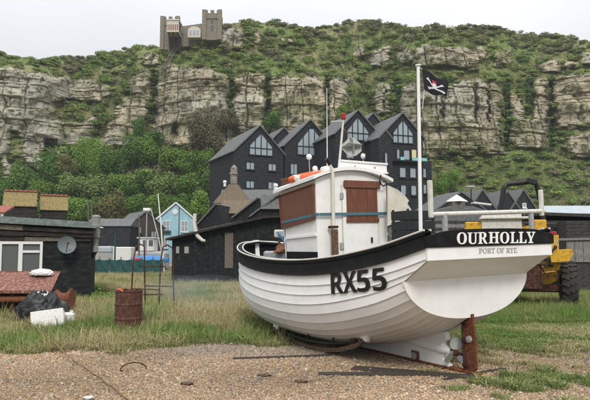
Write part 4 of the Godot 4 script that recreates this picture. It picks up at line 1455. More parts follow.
func build_left_hut() -> void:
	var d := 20.5
	var k := d / FOCAL
	var xr := P(91, 250, d).x
	var t := thing("black_hut", "black felt roofed hut with white framed window and satellite dish", "hut", Vector3(xr, 0, -d), deg_to_rad(16.5))
	var Y := func(py: float) -> float: return P(50, py, d).y
	var cs := cos(deg_to_rad(16.5))
	var sn := sin(deg_to_rad(16.5))
	var X := func(px: float) -> float:
		var kk: float = (px - 295.0) / FOCAL
		return -(xr - d * kk) / (cs - kk * sn)
	var x0: float = X.call(-45.0)
	var wt: float = Y.call(240.0)
	var mb := MB.new()
	var wh: float = Y.call(228.0)
	mb.box(Vector3(x0 / 2, wh / 2 - 0.05, -2.0), Vector3(-x0, wh + 0.1, 4.0))
	part(t, "wall", mb, M["tar_black"])
	# wall boards, wide
	var n := 12
	for i in n:
		var b := MB.new()
		b.box(Vector3(x0 / 2, 0.1 + i * (wt - 0.1) / n + 0.08, 0.012), Vector3(-x0 + 0.01, (wt - 0.1) / n - 0.008, 0.022 + 0.004 * (i % 3)))
		part(t, "board", b, M["tar_black"])
	# eave boards, weathered and uneven, in three courses
	for c in 3:
		var xx := x0
		var i := 0
		while xx < 0.05:
			var l := 1.3 + 1.1 * h1(i * 3.7 + c * 11.0)
			var x1 := minf(xx + l, 0.10 - 0.05 * c)
			var b := MB.new()
			var s0 := (xx - x0) / -x0
			var s1 := (x1 - x0) / -x0
			var ya := lerpf(Y.call(223.0 + c * 6.6), Y.call(229.5 + c * 3.6), s0) - 0.1
			var yb := lerpf(Y.call(223.0 + c * 6.6), Y.call(229.5 + c * 3.6), s1) - 0.1
			b.bar(Vector3(xx, ya, 0.20 - c * 0.06), Vector3(x1 - 0.015, yb + (h1(i + c * 5.0) - 0.5) * 0.03, 0.20 - c * 0.06), 0.035, lerpf(0.2, 0.13, s1), Vector3.UP)
			part(t, "eave_board", b, M["old_wood"] if (i + c) % 3 == 0 else M["brown_black_boards"])
			xx = x1
			if x1 >= 0.10 - 0.05 * c: break
			i += 1
	var rb := MB.new()
	rb.prism([Vector2(x0, Y.call(222.5)), Vector2(0.16, Y.call(228.5)), Vector2(0.16, Y.call(226.5)), Vector2(x0, Y.call(220.0))], Vector3(0, 0, -1.9), Vector3.RIGHT, Vector3.UP, Vector3.BACK, 4.5)
	part(t, "roof", rb, M["green_felt"])
	var rk := MB.new()
	rk.prism([Vector2(x0, Y.call(220.2)), Vector2(0.16, Y.call(226.6)), Vector2(0.16, Y.call(221.6)), Vector2(x0, Y.call(214.8))], Vector3(0, 0, -2.2), Vector3.RIGHT, Vector3.UP, Vector3.BACK, 3.6)
	part(t, "roof_ridge", rk, M["green_felt"])
	# window: tall light left, top light and lower light right
	var f := MB.new()
	var wx0: float = X.call(2.0)
	var wx1: float = X.call(42.5)
	var wy0: float = Y.call(273.0)
	var wy1: float = Y.call(243.0)
	var xm: float = X.call(22.0)
	var ym: float = Y.call(251.5)
	var z := 0.06
	f.box(Vector3((wx0 + wx1) / 2, wy1, z), Vector3(wx1 - wx0 + 0.08, 0.09, 0.1))
	f.box(Vector3((wx0 + wx1) / 2, wy0, z), Vector3(wx1 - wx0 + 0.08, 0.09, 0.1))
	for x in [wx0, xm, wx1]: f.box(Vector3(x, (wy0 + wy1) / 2, z), Vector3(0.085 if x != xm else 0.13, wy1 - wy0 - 0.09, 0.1))
	f.box(Vector3((xm + wx1) / 2, ym, z), Vector3(wx1 - xm - 0.11, 0.08, 0.1))
	var w := part(t, "window", f, M["window_white"])
	for q in [[wx0, xm, wy0, wy1], [xm, wx1, ym, wy1], [xm, wx1, wy0, ym]]:
		var g := MB.new()
		g.box(Vector3((q[0] + q[1]) / 2, (q[2] + q[3]) / 2, z - 0.02), Vector3(q[1] - q[0] - 0.08, q[3] - q[2] - 0.08, 0.012))
		part(w, "pane", g, M["pane_grey"])
	# satellite dish
	var dc := Vector3(X.call(68.0), Y.call(245.5), 0.42)
	var ax := Vector3(0.25, 0.22, 1.0).normalized()
	var db := MB.new()
	var prof := []
	for i in 8: prof.append(Vector2(0.29 * i / 7.0, 0.09 * pow(i / 7.0, 2.0)))
	prof.append(Vector2(0.30, 0.10))
	prof.append(Vector2(0.29, 0.07))
	db.lathe(prof, dc, ax, 24)
	var ds := part(t, "satellite_dish", db, M["dish_grey"])
	var da := MB.new()
	da.tube([dc, dc - ax * 0.3 + Vector3(0, -0.05, 0), Vector3(dc.x, dc.y - 0.1, 0.0)], 0.025, 6)
	da.tube([dc + Vector3(0, -0.26, 0.1), dc + ax * 0.32], 0.012, 6)
	da.box(dc + ax * 0.33, Vector3(0.06, 0.06, 0.1), Basis(), 0.01)
	part(ds, "arm", da, M["black_metal"])
	# flue with cowl at the corner
	var fb := MB.new()
	var fx: float = X.call(95.5)
	var fz := -0.3
	fb.lathe([Vector2(0.10, Y.call(252.0)), Vector2(0.10, Y.call(238.0)), Vector2(0.15, Y.call(237.5)), Vector2(0.15, Y.call(228.0)), Vector2(0.19, Y.call(227.0)), Vector2(0.19, Y.call(224.5)), Vector2(0.15, Y.call(224.0)), Vector2(0.15, Y.call(217.0)), Vector2(0.17, Y.call(216.5)), Vector2(0.10, Y.call(214.5)), Vector2(0.0, Y.call(214.2))], Vector3(fx, 0, fz), Vector3.UP, 16)
	part(t, "flue", fb, M["galvanised_dull"])
	var el := MB.new()
	el.tube([Vector3(fx, Y.call(246.0), fz), Vector3(fx, Y.call(252.0), fz), Vector3(fx - 0.08, Y.call(256.0), fz - 0.1), Vector3(X.call(90.0), Y.call(257.5), fz - 0.2)], 0.075, 8)
	part(t, "flue_elbow", el, M["black_metal"])
	var ant := MB.new()
	ant.tube([Vector3(fx - 0.1, Y.call(227.0), fz + 0.1), Vector3(X.call(103.0), Y.call(227.5), fz + 0.1)], 0.02, 6)
	part(t, "bracket", ant, M["pole_white"])

func build_right_side() -> void:
	# --- grey boarded shed at the right
	var d := 24.0
	var o := G(546, d)
	var t := thing("grey_boarded_shed", "dark grey boarded shed behind the yellow loader", "shed", o, deg_to_rad(-8))
	var Y := func(py: float) -> float: return P(565, py, d).y
	var X := func(px: float) -> float: return P(px, 250, d).x - o.x
	var x1 := 7.0
	var mb := MB.new()
	mb.box(Vector3(x1 / 2, Y.call(221.0) / 2, -2.0), Vector3(x1, Y.call(221.0), 4.0))
	part(t, "wall", mb, M["brown_black_boards"])
	var y: float = Y.call(300.0)
	var i := 0
	while y < Y.call(221.0) - 0.1:
		var b := MB.new()
		b.box(Vector3(x1 / 2, y + 0.07, 0.015 + 0.01 * h1(i * 1.3)), Vector3(x1, 0.135, 0.03), Basis(Vector3.BACK, (h1(i * 3.0) - 0.5) * 0.006))
		part(t, "board", b, M["weathered_dark"] if i % 3 else M["grey_boards"])
		y += 0.145
		i += 1
	var rb := MB.new()
	rb.bar(Vector3(-0.3, Y.call(214.0), -1.9), Vector3(x1, Y.call(223.0), -1.9), 4.6, 0.12, Vector3.UP)
	part(t, "roof", rb, M["weathered_dark"])
	# lean-to with pale door
	var lt := thing("grey_lean_to", "lean-to with pale grey plank door in front of the boarded shed", "lean-to", G(567, 22.5), deg_to_rad(-8))
	var k := 22.5 / FOCAL
	var ly := func(py: float) -> float: return P(575, py, 22.5).y
	var l0 := MB.new()
	l0.box(Vector3(1.6, ly.call(221.5) / 2, -0.6), Vector3(3.2, ly.call(221.5), 1.2))
	part(lt, "wall", l0, M["weathered_dark"])
	for j in 5:
		var b := MB.new()
		b.box(Vector3(1.6, ly.call(236.5) + j * 0.13, 0.02), Vector3(3.2, 0.12, 0.03 + 0.008 * (j % 2)))
		part(lt, "board", b, M["weathered_dark"])
	var l1 := MB.new()
	l1.bar(Vector3(-0.3, ly.call(239.5), 0.06), Vector3(3.2, ly.call(237.5), 0.06), 0.16, 0.08, Vector3.UP)
	part(lt, "beam", l1, M["grey_boards"])
	for j in 8:
		var b := MB.new()
		b.box(Vector3(0.12 + j * 0.3, (ly.call(240.0) + ly.call(262.0)) / 2, 0.03), Vector3(0.285, ly.call(240.0) - ly.call(262.0), 0.05 + 0.01 * h1(j)))
		part(lt, "door_plank", b, M["grey_boards"])
	# --- pale blue metal roofed hall behind
	var ht := thing("pale_roofed_hall", "long hall with pale blue metal roof behind the boarded shed", "building", G(566, 34))
	var hy := func(py: float) -> float: return P(575, py, 34.0).y
	var hb := MB.new()
	hb.box(Vector3(3.6, hy.call(216.0) / 2, -3), Vector3(9.0, hy.call(216.0), 6.0))
	part(ht, "wall", hb, M["weathered_dark"])
	var hr := MB.new()
	hr.prism([Vector2(-1.3, 0.0), Vector2(8.3, 0.0), Vector2(8.3, 2.6), Vector2(-0.3, 2.6)], Vector3(0, hy.call(214.5), 0.3), Vector3.RIGHT, Vector3(0, 0.24, -0.97).normalized(), Vector3(0, 0.97, 0.24), 0.1)
	part(ht, "roof", hr, M["roof_pale_blue"])
	# --- black gabled net shops
	var gs := [[461.0, 193.0, 56.0, 7.2, "black gabled net shop partly behind the white cowl"], [482.0, 190.5, 57.0, 3.6, "black gabled net shop beside the street lamp with round head"], [507.0, 192.0, 58.0, 3.6, "middle black gabled net shop seen through the roll bar"], [523.0, 190.5, 58.5, 3.5, "black gabled net shop with small white window"]]
	for q in gs:
		var ap := P(q[0], q[1], q[2])
		var g := thing("net_shop", q[4], "hut", Vector3(ap.x, 0, ap.z), deg_to_rad(16), "black gabled net shops on the right")
		gabled(g, q[3], ap.y - 2.3, ap.y, 4.5, M["flat_black"], M["slate"], 0.12)
		if q[0] == 523.0: window(g, 0.05, ap.y - 1.5, 0.06, 0.42, 0.5, 1, 1, M["window_white"], M["pane_sky"])
	var low := thing("low_slate_roof", "low slate roofed shed with white topped ventilator behind the stern rail", "shed", G(462, 50))
	var ry := P(462, 206, 50).y
	var lb := MB.new()
	lb.prism([Vector2(-3.0, 0), Vector2(3.2, 0), Vector2(3.2, ry - 0.7), Vector2(1.0, ry), Vector2(-1.0, ry), Vector2(-3.0, ry - 0.7)], Vector3(0, 0, -1.5), Vector3.RIGHT, Vector3.UP, Vector3.BACK, 3.0)
	part(low, "roof", lb, M["slate"])
	var vb := MB.new()
	vb.box(Vector3(0, ry + 0.22, -1.2), Vector3(1.1, 0.5, 1.1))
	var vo := part(low, "ventilator", vb, M["old_wood"])
	var vc := MB.new()
	vc.lathe([Vector2(0.95, ry + 0.45), Vector2(0.92, ry + 0.52), Vector2(0.06, P(462, 193.5, 50).y)], Vector3(0, 0, -1.2), Vector3.UP, 4)
	part(vo, "cap", vc, M["pole_white"])
	var sb := MB.new()
	sb.box(Vector3(2.0, ry + 0.25, -0.9), Vector3(1.5, 0.14, 0.9), Basis(Vector3.BACK, -0.12))
	part(low, "hatch", sb, M["white_plastic"])
	var lh := P(472.5, 189, 54).y
	var lamp := thing("street_lamp", "street lamp with flared white head among the black net shops", "lamp", G(472.5, 54))
	var lm := MB.new()
	lm.tube([Vector3(0, 0, 0), Vector3(0, lh, 0)], [0.08, 0.06], 8)
	part(lamp, "post", lm, M["black_metal"])
	var lm2 := MB.new()
	lm2.lathe([Vector2(0.1, 0), Vector2(0.42, 0.2), Vector2(0.40, 0.24), Vector2(0.0, 0.26)], Vector3(0, lh, 0), Vector3.UP, 12)
	part(lamp, "lamp_head", lm2, M["pole_white"])
	# --- board fence behind the stern
	var fd := 30.0
	var fence := thing("board_fence", "dark weathered board fence behind the stern rail", "fence", G(425, fd))
	for j in 6:
		var b := MB.new()
		b.box(Vector3(3.4, 2.2 + j * 0.18, 0), Vector3(7.6, 0.15, 0.03))
		part(fence, "board", b, M["weathered_dark"] if j % 2 else M["grey_boards"])
	for j in 5:
		var b := MB.new()
		b.box(Vector3(-0.2 + j * 1.8, 1.6, -0.07), Vector3(0.12, 3.2, 0.1))
		part(fence, "post", b, M["weathered_dark"])
	var fl := MB.new()
	fl.box(Vector3(3.4, 1.05, -0.02), Vector3(7.5, 2.0, 0.03))
	part(fence, "lower_panel", fl, M["weathered_dark"])
	build_loader()

func build_loader() -> void:
	# --- yellow loading shovel, seen from behind
	var d := 17.0
	var t := thing("yellow_loader", "yellow wheeled loader with black roll bar parked behind the stern", "loader", G(512, d), deg_to_rad(-14))
	var k := d / FOCAL
	var o := t.position
	var inv := t.transform.affine_inverse()
	var L := func(px: float, py: float, dd := 0.0) -> Vector3: return inv * P(px, py, d + dd)
	var b := MB.new()
	b.box(Vector3(0, 0.95, -1.2), Vector3(1.5, 0.8, 3.0), Basis(), 0.08)
	part(t, "chassis", b, M["dark_rust"])
	var b1 := MB.new()
	b1.box(Vector3(0, 1.8, -0.9), Vector3(1.15, 1.2, 1.7), Basis(), 0.06)
	part(t, "engine_cover", b1, M["yellow_paint"])
	var p0: Vector3 = L.call(482.0, 229.0)
	var p1: Vector3 = L.call(521.0, 219.0)
	var b2 := MB.new()
	b2.box(Vector3((p0.x + p1.x) / 2, (p0.y + p1.y) / 2, 0.06), Vector3(p1.x - p0.x, p1.y - p0.y + 0.5, 0.1), Basis(), 0.02)
	b2.box(Vector3((p0.x + p1.x) / 2 + 0.1, p1.y + 0.03, 0.02), Vector3(p1.x - p0.x + 0.3, 0.06, 0.4), Basis(), 0.01)
	part(t, "rear_panel", b2, M["rusty_white"])
	for q in [[466.0, 482.5, 221.5], [533.5, 545.0, 220.0]]:
		var a0: Vector3 = L.call(q[0], 245.0)
		var a1: Vector3 = L.call(q[1], q[2])
		var b3 := MB.new()
		b3.box(Vector3((a0.x + a1.x) / 2, a1.y - 0.55, -0.25), Vector3(a1.x - a0.x, 1.1, 0.6), Basis(), 0.03)
		part(t, "tank", b3, M["yellow_paint"])
	# upright, mudguard and step, each at its own depth
	for w in [["upright", [[550.0, 235.5], [557.0, 235.0], [557.5, 256.0], [550.5, 256.0]], 0.16, 0.22], ["mudguard", [[548.0, 256.0], [553.0, 250.0], [568.0, 249.0], [569.0, 253.5], [565.5, 261.0], [549.0, 262.0]], 0.20, 0.62], ["step", [[535.0, 268.5], [543.0, 262.0], [560.5, 262.5], [558.5, 270.0], [536.0, 273.0]], -0.05, 0.36]]:
		var poly0 := []
		for q in w[1]:
			var pt: Vector3 = L.call(q[0], q[1], -0.3)
			poly0.append(Vector2(pt.x, pt.y))
		var g := MB.new()
		g.prism(poly0, Vector3(0, 0, w[2]), Vector3.RIGHT, Vector3.UP, Vector3.BACK, w[3])
		part(t, w[0], g, M["yellow_paint"])
	var ram := MB.new()
	ram.tube([L.call(546.0, 268.0, -0.55), L.call(556.0, 246.0, -0.55)], 0.045, 10)
	part(t, "ram", ram, M["black_metal"])
	var rod := MB.new()
	rod.tube([L.call(555.5, 247.0, -0.55), L.call(558.0, 240.0, -0.55)], 0.022, 8)
	part(t, "ram_rod", rod, M["steel"])
	var hose := MB.new()
	hose.tube([L.call(548.0, 262.0, -0.5), L.call(543.0, 257.0, -0.45), L.call(541.0, 266.0, -0.45), L.call(545.0, 274.0, -0.4)], 0.018, 7)
	part(t, "hose", hose, M["rubber"])
	var lampb := MB.new()
	lampb.box(L.call(553.5, 233.5, -0.2), Vector3(0.16, 0.12, 0.12), Basis(), 0.02)
	part(t, "rear_lamp", lampb, M["red_lamp"])
	var poly := []
	poly = []
	for q in [[526.0, 276.0], [558.0, 271.5], [559.0, 280.0], [551.0, 284.5], [524.0, 287.0]]:
		var w: Vector3 = L.call(q[0], q[1], 0.0)
		poly.append(Vector2(w.x, w.y))
	var g2 := MB.new()
	g2.prism(poly, Vector3(0, 0, -0.7), Vector3.RIGHT, Vector3.UP, Vector3.BACK, 0.5)
	part(t, "lower_frame", g2, M["yellow_paint"])
	var g3 := MB.new()
	for q in [[[536, 263.5], [553, 266]], [[540, 258], [552, 259.5]], [[541, 270], [542, 284]]]:
		g3.tube([L.call(q[0][0], q[0][1], -0.45), L.call(q[1][0], q[1][1], -0.45)], 0.035, 7)
	part(t, "linkage", g3, M["dark_rust"])
	var g4 := MB.new()
	g4.box(L.call(543.0, 288.0, 0.2), Vector3(1.5, 0.22, 0.3), Basis(), 0.04)
	g4.tube([L.call(528.0, 262.0, -0.1), L.call(545.0, 250.0, -0.1)], 0.06, 8)
	g4.box(L.call(548.0, 246.0, 0.1), Vector3(0.25, 0.5, 0.3), Basis(), 0.03)
	part(t, "axle", g4, M["dark_rust"])
	for q in [[536.0, 285.0], [549.0, 277.0], [556.0, 276.0], [553.0, 252.5]]:
		var bo := MB.new()
		bo.lathe([Vector2(0.045, 0), Vector2(0.045, 0.03), Vector2(0, 0.035)], L.call(q[0], q[1], -0.42) + Vector3(0, 0, -0.1), Vector3.BACK, 8)
		part(t, "bolt", bo, M["dark_rust"])
	# roll bar
	var rb := MB.new()
	for zz in [0.0]:
		var pts := []
		for q in [[500.5, 226.0], [502.5, 205.0], [505.0, 187.0], [508.0, 183.0], [530.0, 180.5], [535.5, 180.0], [538.5, 183.5], [542.0, 198.0], [546.0, 222.0]]:
			pts.append(L.call(q[0], q[1]) + Vector3(0, 0, -0.35))
		rb.tube(pts, 0.075, 8)
	var c0: Vector3 = L.call(533.0, 180.3)
	rb.box(c0 + Vector3(0, 0, -0.3), Vector3(0.28, 0.16, 0.24), Basis(Vector3.BACK, -0.3), 0.02)
	part(t, "roll_bar", rb, M["black_metal"])
	# wheels with lugs
	for q in [[571.0, 0.95, 0.25], [448.0, 0.95, 0.6]]:
		var g0 := G(q[0], d)
		var c: Vector3 = inv * Vector3(g0.x, 0.68, -d - q[2])
		var ax := Vector3(0.99, 0, 0.10).normalized()
		var wb := MB.new()
		var R := 0.68
		wb.lathe([Vector2(0.34, -0.2), Vector2(0.56, -0.22), Vector2(R - 0.04, -0.17), Vector2(R, -0.08), Vector2(R, 0.08), Vector2(R - 0.04, 0.17), Vector2(0.56, 0.22), Vector2(0.34, 0.2)], c, ax, 32)
		var w := part(t, "wheel", wb, M["rubber"])
		var lug := MB.new()
		var s := ax.cross(Vector3.UP).normalized()
		for i in 22:
			for sd in [-1.0, 1.0]:
				var a := TAU * (i + (0.25 if sd > 0 else 0.0)) / 22.0
				var rad := s * cos(a) + Vector3.UP * sin(a)
				var tan := (-s * sin(a) + Vector3.UP * cos(a))
				lug.bar(c + rad * (R + 0.01) + ax * sd * 0.02, c + rad * (R - 0.03) + ax * sd * 0.2 + tan * 0.1, 0.06, 0.07, rad)
		part(w, "tread", lug, M["rubber"])
		var rim := MB.new()
		rim.lathe([Vector2(0.0, -0.12), Vector2(0.34, -0.14), Vector2(0.36, 0.0), Vector2(0.34, 0.14), Vector2(0.0, 0.12)], c, ax, 24)
		part(w, "rim", rim, M["yellow_paint"])

# ================================================================ the boat
# local frame: x forward, y up, z starboard; helper B(u forward, v port, h up)
var boat: Node3D
var boat_inv: Transform3D

func B(u: float, v: float, h: float) -> Vector3:
	return Vector3(u, h, -v)

func pl(tab: Array, x: float) -> float:
	if x <= tab[0][0]: return tab[0][1]
	for i in tab.size() - 1:
		if x <= tab[i + 1][0]:
			var t: float = (x - tab[i][0]) / (tab[i + 1][0] - tab[i][0])
			# smooth through the table
			var m0: float = (tab[i + 1][1] - tab[maxi(i - 1, 0)][1]) / (tab[i + 1][0] - tab[maxi(i - 1, 0)][0])
			var m1: float = (tab[mini(i + 2, tab.size() - 1)][1] - tab[i][1]) / (tab[mini(i + 2, tab.size() - 1)][0] - tab[i][0])
			var h: float = tab[i + 1][0] - tab[i][0]
			var t2 := t * t
			var t3 := t2 * t
			return (2 * t3 - 3 * t2 + 1) * tab[i][1] + (t3 - 2 * t2 + t) * h * m0 + (-2 * t3 + 3 * t2) * tab[i + 1][1] + (t3 - t2) * h * m1
	return tab[-1][1]

const SHEER := [[-0.52, 1.95], [0.32, 1.76], [1.5, 1.60], [2.7, 1.545], [4.0, 1.58], [5.4, 1.70], [6.5, 1.88]]
const RABBET := [[-0.52, 0.80], [-0.1, 0.61], [0.4, 0.47], [1.2, 0.28], [2.2, 0.16], [3.8, 0.14], [5.2, 0.17], [6.5, 0.24]]
const BILGE := [[-0.52, 1.33], [-0.1, 1.15], [0.4, 1.05], [1.4, 0.97], [2.5, 0.95], [4.5, 1.02], [6.5, 1.3]]
const NT := 60
var sections := []      # sections[i] = NT + 1 points (b, h) from rabbet to sheer at station i
const NS := 64

func half_beam(s: float) -> float:
	if s < 0.42: return 1.15 + 0.15 * sin(s / 0.42 * PI / 2)
	var q := (s - 0.42) / 0.58
	return 0.045 + (1.30 - 0.045) * pow(maxf(0.0, 1.0 - pow(q, 2.3)), 0.52)

func station(s: float) -> Array:
	var u := lerpf(-0.52, 6.5, s)
	var bm := half_beam(s)
	var zk := pl(RABBET, u)
	var zs := pl(SHEER, u)
	var zm := minf(pl(BILGE, u), zs - 0.1)
	var e := 2.0 + 0.25 * sin(clampf(s, 0, 1) * PI)
	var raw := []
	for i in 40:
		var a := PI / 2 * i / 39.0
		raw.append(Vector2(0.045 + (bm - 0.045) * pow(sin(a), 2.0 / e), zm - (zm - zk) * pow(cos(a), 2.0 / e)))
	for i in range(1, 10): raw.append(Vector2(bm, lerpf(zm, zs, i / 9.0)))
	var acc := [0.0]
	for i in range(1, raw.size()): acc.append(acc[-1] + raw[i].distance_to(raw[i - 1]))
	var out := []
	var k := 0
	for j in NT + 1:
		var w: float = acc[-1] * j / NT
		while k < raw.size() - 2 and acc[k + 1] < w: k += 1
		out.append(raw[k].lerp(raw[k + 1], clampf((w - acc[k]) / maxf(acc[k + 1] - acc[k], 1e-6), 0, 1)))
	return out

func sec(s: float, t: float) -> Vector2:
	var f := clampf(s, 0, 1) * NS
	var i := mini(int(f), NS - 1)
	var g := clampf(t, 0, 1) * NT
	var j := mini(int(g), NT - 1)
	var a: Vector2 = sections[i][j].lerp(sections[i][j + 1], g - j)
	var b: Vector2 = sections[i + 1][j].lerp(sections[i + 1][j + 1], g - j)
	return a.lerp(b, f - i)

func stern_u(t: float) -> float:
	return lerpf(-0.08, -0.52, clampf((sec(0, t).y - 1.33) / 0.27, 0, 1))

func stem_u(t: float) -> float:
	return 6.5 - 0.75 * pow((1.88 - sec(1, t).y) / 1.64, 2.0)

# point on the skin; side +1 port, -1 starboard; off = outwards
func skin(s: float, t: float, side := 1.0, off := 0.0) -> Vector3:
	var p := skin0(s, t, side)
	if off == 0.0: return p
	var e := 0.004
	var ds := skin0(minf(s + e, 1), t, side) - skin0(maxf(s - e, 0), t, side)
	var dt := skin0(s, minf(t + 0.01, 1), side) - skin0(s, maxf(t - 0.01, 0), side)
	var n := ds.cross(dt).normalized()
	if n.z * -side < 0: n = -n
	if s > 0.985: n = (n + Vector3(1, 0, 0) * 2.0).normalized()
	return p + n * off

func skin0(s: float, t: float, side: float) -> Vector3:
	var q := sec(s, t)
	return B(lerpf(stern_u(t), stem_u(t), s), q.x * side, q.y)

func on_skin(u: float, h: float, side: float, off: float) -> Vector3:
	var t := 0.7
	var s := 0.2
	for k in 12:
		s = clampf((u - stern_u(t)) / (stem_u(t) - stern_u(t)), 0, 1)
		var lo := 0.0
		var hi := 1.0
		for j in 14:
			var m := (lo + hi) / 2
			if sec(s, m).y < h: lo = m
			else: hi = m
		t = (lo + hi) / 2
	return skin(s, t, side, off)

# where the sight line (px,py) of the survey sheet meets the boat's cross plane u
func BL(px: float, py: float, u: float) -> Vector3:
	var o := boat_inv * Vector3(0, EYE, 0)
	var d := boat_inv * P(px, py, 10.0) - o
	return o + d * ((u - o.x) / d.x)

func text(s: String, serif: bool, em: float, th: float, weight := 700) -> ArrayMesh:
	var f := SystemFont.new()
	f.font_names = PackedStringArray(["Droid Serif" if serif else "Droid Sans"])
	f.font_weight = weight
	var tm := TextMesh.new()
	tm.font = f
	tm.text = s
	tm.font_size = 64
	tm.pixel_size = em / 64.0
	tm.depth = th
	tm.curve_step = 1.5
	var am := ArrayMesh.new()
	am.add_surface_from_arrays(Mesh.PRIMITIVE_TRIANGLES, tm.get_mesh_arrays())
	return am

# lay a text mesh on a mapping point(x 0..1, y 0..1, z)
func fit_text(am: ArrayMesh, point: Callable, split: float) -> MB:
	var a := am.surface_get_arrays(0)
	var vv: PackedVector3Array = a[Mesh.ARRAY_VERTEX]
	var lo := vv[0]
	var hi := vv[0]
	for q in vv:
		lo = lo.min(q)
		hi = hi.max(q)
	var mb := MB.new()
	var ix: PackedInt32Array = a[Mesh.ARRAY_INDEX] if a[Mesh.ARRAY_INDEX] != null else PackedInt32Array(range(vv.size()))
	for k in range(0, ix.size(), 3):
		var q := []
		for j in 3: q.append((vv[ix[k + j]] - lo) / Vector3(maxf(hi.x - lo.x, 1e-5), maxf(hi.y - lo.y, 1e-5), maxf(hi.z - lo.z, 1e-5)))
		cut(mb, q, point, split, 0)
	return mb

func cut(mb: MB, q: Array, point: Callable, split: float, deep: int) -> void:
	var l := [q[0].distance_to(q[1]), q[1].distance_to(q[2]), q[2].distance_to(q[0])]
	var m := 0
	for j in 3:
		if l[j] > l[m]: m = j
	if l[m] > split and deep < 5:
		var mid: Vector3 = (q[m] + q[(m + 1) % 3]) / 2
		cut(mb, [q[m], mid, q[(m + 2) % 3]], point, split, deep + 1)
		cut(mb, [mid, q[(m + 1) % 3], q[(m + 2) % 3]], point, split, deep + 1)
		return
	mb.tri(point.call(q[0]), point.call(q[1]), point.call(q[2]))

